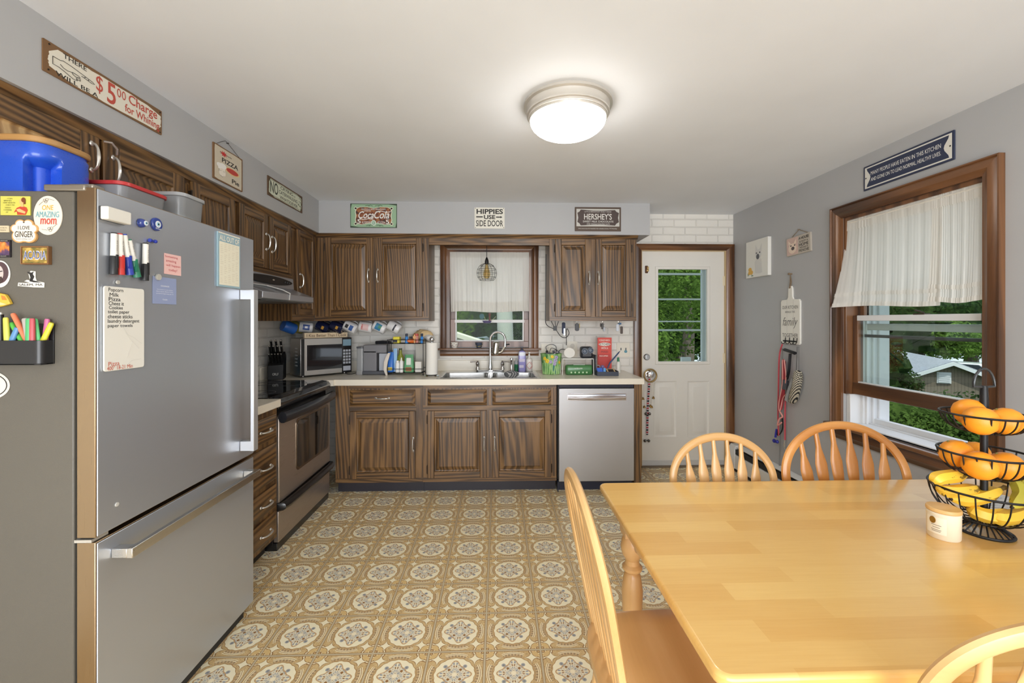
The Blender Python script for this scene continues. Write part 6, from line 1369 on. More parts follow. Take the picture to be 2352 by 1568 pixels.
# wooden word block on the microwave
zz = ZW+.012+hM+.0008; wb = MW @ TR(.045, .03, .012+hM+.0008)
t = thing('wooden_sign_block', 'pale wooden block sign about kissing and cooking on the microwave', 'sign', m=wb); b = B(); bx(b, 0, .365, 0, .035, 0, .043); mk('block', b, C(222, 202, 170, .6), t, .002, local=True)
b = B(); txt(b, 'I Kiss Better Than I Cook', .185, .0215, .335, .024, FB((0, 0, 0)), .0008, .008); mk('lettering', b, C(92, 66, 48, .7), t, recalc=False, local=True)
b = B(); m_ = MW @ TR(.2, .2, .0985*0+.012+hM+.001)
def lump(bm, c, r, amp, seed, m=None, n=12):
    ball(bm, c, r, n, m)
    for v in bm.verts:
        v.co += Vector((mnoise.noise(v.co*28+Vector((seed, 0, 0))), mnoise.noise(v.co*28+Vector((0, seed, 0))), mnoise.noise(v.co*28+Vector((0, 0, seed)))))*amp
lump(b, (0, 0, .022), (.09, .05, .02), .012, 3, m_); solo('dish_cloth', 'white folded cloth on top of the microwave behind the wooden block', 'cloth', b, C(226, 224, 216, .9), sm=180)
# coffee machine
Yc = 3.70; a = P_(834, Yc); e = P_(891, Yc); t = thing('coffee_machine', 'grey pod coffee machine with a clear water tank seen from its side', 'coffee machine', ((a.x+e.x)/2, Yc+.06, ZW))
CG = C(118, 118, 122, .38); CGD = C(84, 86, 92, .35); w_ = e.x-a.x; x = a.x
b = B(); bx(b, x, x+w_*.54, Yc, Yc+.14, ZW+.03, ZW+.205); bx(b, x, e.x-.012, Yc, Yc+.14, ZW+.185, ZW+.255); bx(b, x+w_*.52, e.x-.01, Yc+.11, Yc+.14, ZW+.03, ZW+.2); mk('body', b, CG, t, .006)
b = B(); bx(b, x-.008, e.x+.0, Yc-.006, Yc+.146, ZW, ZW+.032); mk('base', b, CGD, t, .008)
b = B(); bx(b, x+w_*.62, e.x-.012, Yc+.02, Yc+.109, ZW+.034, ZW+.18); mk('inner_panel', b, C(176, 180, 188, .3), t)
b = B(); tube(b, [(x+w_*.42, Yc+.07, ZW+.272), (x+w_*.7, Yc+.07, ZW+.275), (e.x+.004, Yc+.07, ZW+.275)], [(.02, .014), (.024, .015), (.02, .014)], 12, fr=(Vector((0, 1, 0)), Vector((0, 0, 1)))); mk('lever', b, C(34, 36, 40, .25), t)
b = B(); prism(b, rrect(.055, .13, .012, 4, x-.031, Yc+.07), ZW+.035, ZW+.225); mk('water_tank', b, CLEARP, t)
b = B(); prism(b, rrect(.06, .135, .012, 4, x-.031, Yc+.07), ZW+.226, ZW+.24); mk('tank_lid', b, CGD, t)
b = B(); prism(b, rrect(.06, .13, .012, 4, x-.033, Yc+.07), ZW+.0, ZW+.034); mk('tank_stand', b, C(150, 150, 150, .35), t)
b = B(); tube(b, spline([(x-.066, Yc+.10, ZW+.1), (x-.085, Yc+.12, ZW+.06), (x-.07, Yc+.12, ZW+.02), (x-.10, Yc+.04, ZW+.004), (x-.15, Yc+.04, ZW+.004), (x-.19, Yc+.12, ZW+.03)], 6), .003, 6); solo('power_cord', 'black power cord looping between microwave and coffee machine', 'cord', b, BLACK)
# wire rack with jars
Yf, Yk = 3.66, 3.79; a = P_(890, Yf); e = P_(972, Yf); zs0, zs1 = ZW+.02, zy(789, 930, Yf)
t = thing('wire_spice_rack', 'black two tier wire rack crowded with jars and bags', 'rack', ((a.x+e.x)/2, (Yf+Yk)/2, ZW))
b = B()
for x in (a.x, e.x):
    for y in (Yf, Yk): tube(b, [(x, y, ZW), (x, y, zs1+.035)], .003, 6); ball(b, (x, y, ZW+.005), .0055, 6)
mk('posts', b, IRON, t)
for zs in (zs0, zs1):
    b = B()
    for k in range(9): y = Yf+(Yk-Yf)*k/8; tube(b, [(a.x, y, zs), (e.x, y, zs)], .0018, 5)
    for h in (0, .032):
        tube(b, [(a.x, Yf, zs+h), (e.x, Yf, zs+h), (e.x, Yk, zs+h), (a.x, Yk, zs+h)], .0026, 6, closed=True)
    mk('shelf', b, IRON, t)
def bottle(name, label, cat, p, prof, mt, capm=None, cap=None, lab=None, group=None):
    t = thing(name, label, cat, p, group=group); b = B(); lathe(b, prof, p, 20); mk('body', b, mt, t)
    if cap: b = B(); lathe(b, cap, p, 16); mk('cap', b, capm, t)
    if lab:
        r, z0, z1, mt2 = lab; b = B(); lathe(b, [(r, z0), (r+.0006, z0), (r+.0006, z1), (r, z1)], p, 20); mk('label_band', b, mt2, t)
    return t
RG = 'jars and packets on the wire rack'
zb = zs0+.002; zt2 = zs1+.002
yo = 3.725
def bag(name, label, cat, p, w, d, h, mt, top=.35, rz=0, group=RG, bands=()):
    t = thing(name, label, cat, p, rz, group); m_ = TR(p) @ RZ(rz); rr = []
    for f, k, kd in ((0, .92, .9), (.05, 1, 1), (.35, 1, .95), (.7, .9, .6), (.9, .82, .22), (1, .84, .06)):
        rr.append([m_ @ Vector((x*k, y*kd, h*f)) for x, y in rrect(w, d, min(w, d)*.3, 4)])
    b = B(); loft(b, rr); mk('bag', b, mt, t, sm=60)
    for f0, f1, k, mt2, nm in bands:
        b = B(); yy = -d/2*(.96 if f1 < .5 else .80)-.001; prism(b, rrect(w*k, h*(f1-f0), .004, 3), 0, .0015, m_ @ FB((0, yy, h*(f0+f1)/2)) @ RX(0 if f1 < .5 else -.12)); mk(nm, b, mt2, t)
    return t
bag('snack_bag', 'blue snack bag at the left of the lower rack tier', 'bag', P_(898, yo, zb), .055, .07, .17, C(46, 110, 196, .35), bands=((.1, .25, .7, C(222, 196, 80, .5), 'yellow_panel'),))
bag('snack_bag', 'pale blue bag beside the blue snack bag on the rack', 'bag', P_(908, yo+.02, zb), .04, .06, .2, C(150, 190, 226, .4))
bottle('oil_bottle', 'tall olive green oil bottle in the middle of the lower rack tier', 'bottle', P_(920, yo+.035, zb), [(0, 0), (.032, 0), (.034, .01), (.034, .10), (.026, .13), (.013, .155), (.012, .185), (0, .186)], C(128, 134, 36, .1, 0, .4), C(60, 66, 30, .4), [(0, .186), (.013, .186), (.013, .2), (0, .2)], (.0342, .03, .09, C(224, 222, 210, .6)), RG)
bottle('vitamin_bottle', 'white bottle on the lower rack tier before the oil bottle', 'bottle', P_(913, yo-.035, zb), [(0, 0), (.017, 0), (.018, .004), (.018, .075), (.012, .085), (0, .085)], C(230, 230, 228, .4), WHITE, [(0, .0855), (.013, .0855), (.013, .1), (0, .1)], group=RG)
bottle('vitamin_bottle', 'second white bottle with a pointed cap on the lower rack tier', 'bottle', P_(922, yo-.045, zb), [(0, 0), (.015, 0), (.016, .004), (.016, .09), (.01, .10), (0, .10)], C(232, 232, 230, .4), WHITE, [(0, .1005), (.008, .1005), (.004, .125), (0, .126)], group=RG)
bag('coffee_bag', 'green and white bag with a brown panel on the lower rack tier', 'bag', P_(940, yo-.02, zb), .085, .06, .15, C(94, 158, 112, .4), bands=((.42, .82, .45, C(220, 224, 216, .5), 'white_panel'), (.06, .30, .6, C(150, 104, 66, .6), 'brown_panel')))
b = B(); p = P_(962, yo, zb); bx(b, p.x-.025, p.x+.028, p.y-.04, p.y+.04, zb, zb+.09); solo('tea_box', 'white carton at the right of the lower rack tier', 'box', b, C(226, 222, 214, .6), RG, bev=.002)
t = thing('card_box', 'yellow box with a black front strip on the upper rack tier', 'box', P_(911, yo, zt2), group=RG); p = P_(912, yo, zt2); b = B(); bx(b, p.x-.028, p.x+.028, p.y-.035, p.y+.035, zt2, zt2+.055); mk('box', b, C(226, 212, 60, .45), t, .006); b = B(); bx(b, p.x-.03, p.x+.01, p.y-.037, p.y-.0352, zt2+.006, zt2+.03); mk('strip', b, BLACK, t)
for px_, dy, lab in ((934, -.03, 'blue bottle with a dark cap left on the upper rack tier'), (971-2, -.03, 'blue bottle with a dark cap right on the upper rack tier')):
    bottle('eye_drop_bottle', lab, 'bottle', P_(px_, yo+dy, zt2), [(0, 0), (.012, 0), (.013, .004), (.013, .05), (.009, .058), (0, .058)], C(44, 128, 206, .35), C(28, 34, 60, .4), [(0, .0585), (.0105, .0585), (.0105, .082), (0, .084)], group=RG)
b = B(); p = P_(945, yo-.02, zt2); lump(b, p+Vector((0, 0, .02)), (.038, .02, .016), .012, 5, n=10); solo('orange_packet', 'crumpled orange packet on the upper rack tier', 'packet', b, C(226, 110, 40, .4), RG, sm=70)
bottle('small_jar', 'pink and red jar at the back of the upper rack tier', 'jar', P_(956, yo+.03, zt2), [(0, 0), (.02, 0), (.021, .004), (.021, .06), (0, .06)], C(222, 150, 140, .4), C(196, 84, 70, .4), [(0, .0605), (.02, .0605), (.02, .08), (0, .08)], group=RG)
b = B(); p = P_(952, yo-.035, zt2); bx(b, p.x-.006, p.x+.006, p.y-.004, p.y+.004, zt2, zt2+.075); bx(b, p.x-.014, p.x+.014, p.y-.005, p.y+.005, zt2+.04, zt2+.062); solo('wooden_pick', 'tan wooden utensil on the upper rack tier', 'utensil', b, C(222, 168, 116, .6), RG, bev=.003)
for k in range(3): p = P_(941+3*k, yo+.01, zt2); bottle('spice_jar', 'slim dark capped spice jar behind the orange packet', 'jar', p, [(0, 0), (.0055, 0), (.0055, .045), (0, .045)], C(90, 66, 52, .4), BLACK, [(0, .0455), (.006, .0455), (.006, .056), (0, .056)], group=RG)
b = B(); p = P_(883, 3.655); rr = []
for f, w_, dx in ((0, .010, .02), (.25, .016, .006), (.6, .020, .012), (.85, .018, .028), (1, .012, .04)): rr.append([Vector((p.x+dx+x, p.y+y, ZW+.045*0+.19*f)) for x, y in rrect(w_*1.6, .02, .004, 3)])
loft(b, rr); solo('paper_bag', 'narrow white speckled paper bag leaning by the coffee machine', 'bag', b, C(214, 206, 196, .8), sm=70)
# bread bag on the wall side, paper towels
b = B(); p = P_(972, 3.90, zy(784, 972, 3.9)); lump(b, p+Vector((0, 0, .055)), (.085, .045, .05), .02, 8, n=12)
t = thing('bread_bag', 'bread in a clear bag behind the paper towels', 'bread', p); mk('loaf', b, C(222, 194, 146, .6), t, sm=70)
b = B(); lump(b, p+Vector((.05, -.02, .035)), (.05, .04, .032), .012, 4, n=10); mk('bag_end', b, C(216, 214, 210, .3), t, sm=70)
b = B(); bx(b, p.x-.06, p.x+.06, p.y-.04, p.y+.06, ZW, p.z-.0); solo('bread_box', 'dark box under the bread behind the wire rack', 'box', b, C(196, 192, 184, .6))
p = P_(992, 3.60); t = thing('paper_towel_holder', 'chrome paper towel holder with a full white roll', 'paper towel holder', p)
b = B(); lathe(b, [(0, 0), (.062, 0), (.064, .004), (.058, .010), (.02, .014), (0, .014)], p, 32); mk('base', b, CHROME, t)
b = B(); lathe(b, [(.018, .016), (.048, .016), (.0485, .02), (.0485, .275), (.048, .279), (.018, .279), (.018, .016)], p, 36); mk('roll', b, C(232, 230, 224, .9), t)
b = B(); cyl(b, p+Vector((0, 0, .013)), p+Vector((0, 0, .29)), .006); lathe(b, [(.008, .285), (.014, .288), (.022, .302), (.020, .316), (.010, .326), (0, .328)], p, 16); mk('finial', b, CHROME, t)
# window sill
zs = W1[2]+.0008
for px_, r, h, mt, pm, lab in ((1044, .036, .052, C(226, 222, 214, .3), C(120, 66, 60, .4), 'small white bowl with dark flowers at the left of the window sill'), (1100, .035, .050, C(70, 78, 96, .25), C(186, 170, 96, .4), 'small blue grey bowl near the middle of the window sill')):
    p = Vector((atY(px_, 790, YB-.015).x, YB-.015, zs)); t = thing('sill_bowl', lab, 'bowl', p, group='bowls on the window sill')
    b = B(); lathe(b, [(0, 0), (r*.55, 0), (r*.62, .004), (r*.9, h*.6), (r, h), (r*.94, h), (r*.84, h*.6), (r*.5, .008), (0, .008)], p, 24); mk('bowl', b, mt, t)
    b = B()
    for k in range(14): a = R.uniform(-PI, 0); f = R.uniform(.25, .9); rr = r*(.62+.36*f)+.0004; c = p+Vector((rr*math.cos(a), rr*math.sin(a), h*f)); ball(b, c, .0034, 4)
    mk('painted_flowers', b, pm, t)
zr_ = ZRAIL+.0165; p = Vector((atY(1122, 737, YB+.03).x, YB+.008, zr_))
t = thing('window_ornament', 'small ornament with a purple base and teal bird on the window rail', 'ornament', p)
b = B(); lathe(b, [(0, -.034), (.03, -.03), (.042, -.014), (.044, -.010), (0, -.012)], p+Vector((-.012, -.03, .0)), 20, sy=.4); mk('base', b, C(76, 68, 110, .3), t)
b = B(); prism(b, ell(.023, .026, 20), -.003, .003, TR(p+Vector((-.06, -.02, .03))) @ RX(PI/2)); mk('teal_disc', b, C(52, 98, 104, .5), t)
b = B(); tube(b, [p+Vector((.012, -.02, -.015)), p+Vector((.012, -.02, .05))], [.010, .007], 8); ball(b, p+Vector((.012, -.02, .05)), .012, 8); mk('figure', b, C(120, 78, 72, .5), t)
b = B(); tube(b, spline([p+Vector((-.045, -.02, .05)), p+Vector((-.02, -.02, -.01)), p+Vector((.03, -.02, -.005)), p+Vector((.07, -.02, .03))], 5), .0022, 5); mk('wire', b, C(190, 200, 150, .4), t)
# soap bottles on the sink deck
Ys = 3.905
bottle('soap_bottle', 'small bottle of green soap behind the sink', 'bottle', P_(1185.5, Ys, zt+.0008), [(0, 0), (.016, 0), (.018, .004), (.018, .062), (0, .062)], C(36, 110, 74, .12, 0, .4), CLEARP, [(0, .0625), (.018, .0625), (.018, .085), (.008, .1), (.006, .115), (0, .115)], group='bottles behind the sink')
t = thing('soap_bottle', 'tall purple dish soap bottle with a dark pump behind the sink', 'bottle', P_(1199, Ys, zt+.0008), group='bottles behind the sink'); p = P_(1199, Ys, zt+.0008)
b = B(); loft(b, [[p+Vector((x*k, y*k, z)) for x, y in rrect(.066, .036, .012, 4)] for k, z in ((.94, 0), (1, .004), (1, .13), (.96, .172), (.6, .182), (.3, .186))]); mk('body', b, C(150, 144, 204, .25, 0, .3), t, sm=40)
b = B(); loft(b, [[p+Vector((x*k, y*k, z)) for x, y in rrect(.067, .037, .012, 4)] for k, z in ((.965, .134), (.965, .171))], True, False); mk('clear_shoulder', b, C(214, 218, 228, .2), t)
b = B(); bx(b, p.x-.026, p.x+.024, p.y-.0192, p.y-.0182, p.z+.085, p.z+.11); bx(b, p.x-.026, p.x+.014, p.y-.0192, p.y-.0182, p.z+.03, p.z+.055); mk('label_panel', b, C(214, 206, 226, .6), t)
b = B(); cyl(b, p+Vector((0, 0, .186)), p+Vector((0, 0, .2)), .012); cyl(b, p+Vector((0, 0, .2)), p+Vector((0, 0, .216)), .005); bx(b, p.x-.012, p.x+.012, p.y-.02, p.y+.008, p.z+.214, p.z+.222); mk('pump', b, C(40, 44, 66, .4), t)
t = thing('soap_bottle', 'white lotion pump bottle with a red diamond pattern behind the sink', 'bottle', P_(1215.5, Ys, zt+.0008), group='bottles behind the sink'); p = P_(1215.5, Ys, zt+.0008)
b = B(); lathe(b, [(0, 0), (.026, 0), (.029, .004), (.03, .09), (.026, .108), (.012, .118), (.01, .13), (0, .131)], p, 24); mk('body', b, C(234, 228, 222, .3), t)
b = B(); lathe(b, [(0, .131), (.011, .131), (.008, .15), (.0045, .155), (.0045, .165), (0, .165)], p, 12); bx(b, p.x-.008, p.x+.008, p.y-.03, p.y+.008, p.z+.165, p.z+.173); mk('pump', b, WHITE, t)
b = B()
for s0, s1 in (((-.026, .05), (0, .085)), ((0, .085), (.026, .05)), ((.026, .05), (0, .018)), ((0, .018), (-.026, .05)), ((.012, .086), (.028, .06)), ((.012, .02), (.028, .045))): tube(b, [p+Vector((s0[0], -math.sqrt(.0303**2-s0[0]**2), s0[1])), p+Vector(((s0[0]+s1[0])/2, -math.sqrt(.0308**2-((s0[0]+s1[0])/2)**2), (s0[1]+s1[1])/2)), p+Vector((s1[0], -math.sqrt(.0303**2-s1[0]**2), s1[1]))], .0016, 5)
mk('red_pattern', b, C(186, 70, 64, .5), t)
b = B(); p = P_(1175, 3.447, zt+.0008); lump(b, p+Vector((0, 0, .028)), (.062, .014, .028), .008, 6, n=12); solo('dish_scrubber', 'dark grey scrubbing cloth at the front rim of the sink', 'scrubber', b, stripes('chain_mesh', (66, 68, 70), (150, 150, 150), 90), sm=70)
# flower tin
p = P_(1266, 3.72); t = thing('flower_tin', 'tapered tin painted with yellow and purple flowers, full of small things', 'tin', p)
b = B(); lathe(b, [(0, 0), (.074, 0), (.078, .004), (.094, .172), (.098, .178), (.092, .178), (.076, .006), (0, .006)], p, 36, sx=1, sy=.8)
m2, nt, q_, o_ = newmat('leafy_print'); x, y, z = coords(nt); w = nz(nt, comb(nt, x*3, y*3, z*.8), 14, 2); nt.links.new(ramp(nt, w, [(.3, (52, 108, 66)), (.45, (118, 168, 96)), (.55, (170, 200, 140)), (.68, (74, 128, 120))]).o, q_.inputs[0]); q_.inputs['Roughness'].default_value = .3
mk('body', b, m2, t)
def petal(bm, ang, f, s):
    r = .078+.016*f; c = p+Vector((r*math.sin(ang), -r*.8*math.cos(ang), .172*f)); m_ = TR(c) @ RZ(ang)
    for k in range(5): a = 2*PI*k/5; ball(bm, (s*.7*math.cos(a), 0, s*.7*math.sin(a)), (s*.55, .0022, s*.55), 5, m=m_)
b = B(); petal(b, -.75, .80, .014); petal(b, -.5, .68, .016); petal(b, .0, .90, .012); petal(b, .85, .6, .012); mk('yellow_flowers', b, C(232, 196, 48, .4), t)
b = B(); petal(b, .32, .70, .016); petal(b, .42, .86, .015); petal(b, -.15, .64, .013); petal(b, .25, .54, .014); mk('purple_flowers', b, C(170, 156, 196, .4), t)
b = B()
for k in range(9): a = -1.1+.27*k; tube(b, [p+Vector((.079*math.sin(a), -.0635*math.cos(a), .004)), p+Vector((.087*math.sin(a+.08), -.070*math.cos(a+.08), .10))], [(.005, .0012), (.002, .0012)], 5)
mk('painted_stems', b, C(150, 192, 120, .4), t)
b = B(); bx(b, p.x-.05, p.x-.0, p.y-.02, p.y-.0, p.z+.168, p.z+.186); solo('remote_control', 'dark small gadget lying in the flower tin', 'gadget', b, C(54, 58, 66, .4), bev=.003)
b = B(); tube(b, spline([p+Vector((-.03, .0, .18)), p+Vector((-.045, 0, .235)), p+Vector((.0, 0, .255)), p+Vector((.04, 0, .24)), p+Vector((.05, -.01, .19)), p+Vector((.09, -.01, .215)), p+Vector((.15, .0, .205))], 6), .003, 6); tube(b, spline([p+Vector((-.02, -.02, .18)), p+Vector((.0, -.02, .225)), p+Vector((.05, -.01, .205)), p+Vector((.06, 0, .18))], 5), .0028, 6); ball(b, p+Vector((-.038, -.01, .195)), .012, 6); solo('black_cable', 'black cable with a plug spilling out of the flower tin', 'cable', b, C(34, 34, 38, .4))
b = B()
for k in range(12): ball(b, p+Vector((R.uniform(.0, .075), R.uniform(-.04, .02), .176+R.uniform(0, .025))), R.uniform(.006, .013), 5)
solo('trinkets', 'heap of small silver trinkets in the flower tin', 'trinkets', b, C(150, 148, 156, .25, .6), sm=70)['kind'] = 'stuff'
# small shelf with a packet of wipes, disc and twin cups
Yh, Yg = 3.62, 3.74; a = P_(1293, Yh); e = P_(1363, Yh); zh = zy(824, 1328, Yh)
t = thing('worktop_shelf', 'small white wire shelf riser on the worktop', 'shelf', ((a.x+e.x)/2, (Yh+Yg)/2, ZW))
b = B()
for y in (Yh, Yg): tube(b, [(a.x-.004, y, ZW), (a.x, y, zh), (e.x, y, zh), (e.x+.004, y, ZW)], .004, 6)
mk('legs', b, C(226, 226, 222, .35), t)
b = B(); bx(b, a.x, e.x, Yh, Yg, zh-.004, zh+.003); mk('top', b, C(216, 216, 214, .35), t, .002)
p = P_(1329, Yh+.05); wd2 = (e.x-a.x)-.03; t = thing('wipes_packet', 'green packet of wipes under the small white shelf', 'packet', p)
b = B(); loft(b, [[p+Vector((x*k, y*kd, z)) for x, y in rrect(wd2, .085, .02, 4)] for k, kd, z in ((.96, .8, 0), (1, 1, .012), (1, 1, .06), (.97, .85, .078), (.9, .6, .084))]); mk('pack', b, C(62, 118, 66, .3, 0, .3), t, sm=60)
b = B()
for k in range(5): prism(b, ell(.0075, .0075, 14), 0, .001, FB((p.x-.07+.033*k, p.y-.0427, p.z+.022)))
mk('icons', b, C(176, 200, 160, .5), t)
b = B(); txt(b, 'WATER WIPES', p.x-.01, p.z+.056, .07, .009, FB((0, p.y-.0427, 0)), .0008); mk('lettering', b, C(226, 230, 220, .5), t, recalc=False)
b = B(); bx(b, p.x-.05, p.x+.05, p.y-.025, p.y+.02, p.z+.083, p.z+.088); mk('flap', b, C(206, 212, 206, .4), t, .002)
p = P_(1308, Yh+.05, zh+.0035); b = B(); prism(b, ell(.048, .044, 32, 0, .044), -.006, .006, TR(p) @ RX(PI/2-.12)); solo('round_disc', 'plain white round disc leaning on the small white shelf', 'disc', b, C(214, 211, 204, .5), bev=.002)
p = P_(1347, Yh+.055, zh+.0035); t = thing('twin_cup_holder', 'dark grey box with two round cups on the small white shelf', 'holder', p)
b = B(); bx(b, p.x-.052, p.x+.05, p.y-.035, p.y+.05, p.z, p.z+.098); mk('body', b, C(40, 42, 48, .4), t, .016)
for dx, dz in ((-.024, .06), (.026, .068)): b = B(); lathe(b, [(.02, 0), (.025, .0), (.025, .014), (.021, .014), (.012, .004), (0, .004)], m=TR(p.x+dx, p.y-.036, p.z+dz) @ RX(PI/2), n=24); mk('cup', b, C(86, 96, 110, .3), t)
# notebook, red sign, tray
p = P_(1367, Yh+.03); t = thing('notebook', 'dark spiral notebook standing on edge beside the white shelf', 'notebook', p); b = B(); bx(b, p.x-.006, p.x+.004, p.y-.03, p.y+.12, ZW, ZW+.17); mk('cover', b, C(40, 46, 58, .5), t, .002)
b = B()
for k in range(16): z = ZW+.008+k*.0098; tube(b, [(p.x+.001+.006*math.cos(a*PI/4), p.y-.031+.004*math.sin(a*PI/4), z) for a in range(8)], .0012, 4, closed=True)
mk('spiral', b, C(196, 198, 204, .3, .8), t)
Yr = 3.80; X0, X1, Z0, Z1 = onb(1372, 775, 1404, 832, Yr)
p = Plate('wall_sign', 'red kitchen sign with white lettering propped on the worktop', 'sign', FB((0, Yr, 0)), X0, X1, ZW+.0, Z1, .012, C(206, 70, 58, .5), rad=.003)
p.words(C(236, 226, 216, .6), ('I COULD HAVE A', .5, .075, .78, .055, bd), ('WITH A', .5, .30, .5, .06, bd)); p.shape('white_oval', C(230, 224, 214, .6), el(.5, .19, .42, .05)); p.words(C(60, 48, 56, .6), ('KITCHEN', .5, .19, .72, .06, bd), ('MAID', .5, .405, .5, .05), name='dark_lettering', up=.0006)
p.shape('pocket', C(186, 56, 50, .5), bxy(.02, .47, .86, .95), t=.008); p.words(C(236, 226, 216, .6), ('RECIPES', .42, .52, .6, .035, bd), name='pocket_lettering', up=.0085)
X0, X1 = P_(1372, 3.56).x, P_(1421, 3.56).x
t = thing('desk_tray', 'navy tray of small things at the right end of the worktop', 'tray', ((X0+X1)/2, 3.62, ZW)); NV = C(44, 50, 66, .45)
b = B(); y0_, y1_ = 3.56, 3.70; w_ = .006
bx(b, X0, X1, y0_, y1_, ZW, ZW+.006); bx(b, X0, X1, y0_, y0_+w_, ZW+.006, ZW+.034); bx(b, X0, X1, y1_-w_, y1_, ZW+.006, ZW+.045); bx(b, X0, X0+w_, y0_+w_, y1_-w_, ZW+.006, ZW+.04); bx(b, X1-w_, X1, y0_+w_, y1_-w_, ZW+.006, ZW+.04); mk('body', b, NV, t)
xm_ = (X0+X1)/2
t = thing('card_box', 'tan box holding a black card in the navy tray', 'box', (xm_+.04, 3.63, ZW+.007)); b = B(); m_ = TR(xm_+.042, 3.63, ZW+.007) @ RX(.35)
bx(b, -.036, .036, -.045, .045, 0, .03, m_); mk('box', b, C(196, 172, 128, .6), t, .002); b = B(); bx(b, -.024, .022, -.036, .028, .0302, .032, m_); mk('card', b, C(26, 28, 30, .4), t)
b = B(); m_ = TR(X0+.034, 3.60, ZW+.014) @ RX(.8); bx(b, -.026, .024, -.01, .055, 0, .016, m_); solo('blue_pouch', 'bright blue pouch in the navy tray', 'pouch', b, C(70, 110, 206, .45), bev=.006)
b = B(); p = Vector((X0+.07, 3.60, ZW+.0075)); lathe(b, [(0, 0), (.012, 0), (.012, .05), (.008, .056), (0, .056)], p, 16); solo('blue_lip_balm', 'light blue tube standing in the navy tray', 'tube', b, C(96, 156, 214, .4))
b = B(); tube(b, [Vector((X0+.03, 3.665, ZW+.06))+Vector((.018*math.cos(a*PI/10), .0, .018*math.sin(a*PI/10))) for a in range(20)], .006, 8, closed=True); bx(b, X0+.02, X0+.04, 3.658, 3.672, ZW+.0065, ZW+.045); solo('tape_roll', 'clear roll of tape standing in the navy tray', 'tape', b, C(150, 136, 128, .3))
b = B(); p = Vector((X0+.068, 3.66, ZW+.0065)); lathe(b, [(0, 0), (.018, 0), (.018, .05), (0, .05)], p, 16); ball(b, p+Vector((0, 0, .058)), .017, 8); solo('purple_jar', 'round purple and grey jar in the navy tray', 'jar', b, C(120, 104, 150, .3))
b = B(); a, e = Vector((X0+.10, 3.688, ZW+.05)), atY(1424, 806, 3.75); tube(b, [a+Vector((0, 0, -.043)), a+(e-a)*.3, a+(e-a)*.9, e], [.004, .007, .006, .002], 8); solo('blue_pen', 'dark blue pen leaning in the navy tray', 'pen', b, C(60, 76, 116, .4))
t = bottle('glue_bottle', 'white bottle with a green cap behind the navy tray', 'bottle', P_(1420, 3.78), [(0, 0), (.018, 0), (.02, .004), (.02, .085), (.012, .1), (0, .1)], C(226, 224, 216, .4), C(40, 122, 84, .4), [(0, .1005), (.012, .1005), (.009, .135), (0, .137)])
# wall plates
for px0, px1, y0_, y1_, lab, sw in ((1243, 1268, 790, 820, 'white outlet plate behind the flower tin', 0), (1303, 1326, 784, 820, 'white outlet above the small shelf', 0), (1416, 1446, 787, 819, 'cream double switch plate at the right end of the brick', 1)):
    X0, X1, Z0, Z1 = onb(px0, y0_, px1, y1_, YB); p = Plate('switch_plate' if sw else 'outlet_plate', lab, 'wall plate', FB((0, YB, 0)), X0, X1, Z0, Z1, .006, C(230, 224, 210, .4), rad=.006, board='plate', bev=.0015)
    if sw: p.shape('toggle', C(70, 84, 90, .4), bxy(.29, .36, .35, .52), bxy(.66, .36, .72, .52), t=.008); p.shape('sticker', C(96, 150, 168, .5), el(.69, .62, .12, .10))
    else: p.shape('sockets', C(206, 200, 188, .4), el(.5, .28, .22, .15), el(.5, .72, .22, .15), t=.001); p.shape('slots', C(70, 50, 50, .6), bxy(.42, .2, .46, .32), bxy(.54, .2, .58, .32), bxy(.42, .66, .46, .78), bxy(.54, .66, .58, .78), up=.0011)
# ---------------------------------------------------------------- under the right cabinet
def hang(px, y, Y=3.73): return atY(px, y, Y)
CBL = C(30, 32, 36, .45)
b = B(); zc_ = H-.0015
tube(b, spline([Vector((hang(1254, 0).x, 3.72, 1.95)), hang(1253, 700, 3.69), hang(1253, 737, 3.69), hang(1258, 748), hang(1270, 754), hang(1276, 756), hang(1288, 772), hang(1300, 775), hang(1307, 765), hang(1303, 755), hang(1301, 760), hang(1301, 792, 3.97)], 6), .0032, 6)
for px_ in (1266, 1275, 1283): tube(b, [Vector((hang(px_, 0).x, 3.73, zc_)), hang(1276, 756)], .003, 6)
bx(b, hang(1271, 750).x, hang(1279, 750).x, 3.72, 3.74, hang(1275, 759).z, hang(1275, 749).z)
solo('hanging_cable', 'tangled black lamp cable hanging under the right wall cabinet', 'cable', b, CBL)
def keys(name, label, px, parts):
    x = hang(px, 0).x; t = thing(name, label, 'keys', (x, 3.73, 1.3), group='keys under the right wall cabinet')
    b = B(); tube(b, [(x, 3.73, zc_), (x, 3.73, zc_-.012), (x, 3.722, zc_-.02), (x, 3.715, zc_-.012)], .002, 5); mk('hook', b, NICKEL, t)
    b = B(); tube(b, [(x+.011*math.cos(a*PI/8), 3.722, zc_-.028+.011*math.sin(a*PI/8)) for a in range(16)], .0015, 4, closed=True); mk('ring', b, NICKEL, t)
    for nm, dx, z0, z1, w, mt, yo_ in parts: b = B(); prism(b, rrect(w, z0-z1, min(w, z0-z1)*.35, 4, x+dx, zc_-(z0+z1)/2), 0, .010, FB((0, 3.722+yo_, 0))); mk(nm, b, mt, t, .002)
keys('hanging_keys', 'dark blue fabric key strap with a steel clip', 1294, (('strap', 0, .11, .01, .03, C(40, 48, 72, .7), 0), ('clip', .004, .125, .06, .014, C(170, 180, 196, .2, 1), -.012)))
keys('hanging_keys', 'black oblong key fob hanging alone', 1325, (('fob', -.001, .085, .02, .036, C(38, 38, 44, .4), 0), ('key', .022, .06, .02, .008, C(150, 136, 100, .4, .6), .004)))
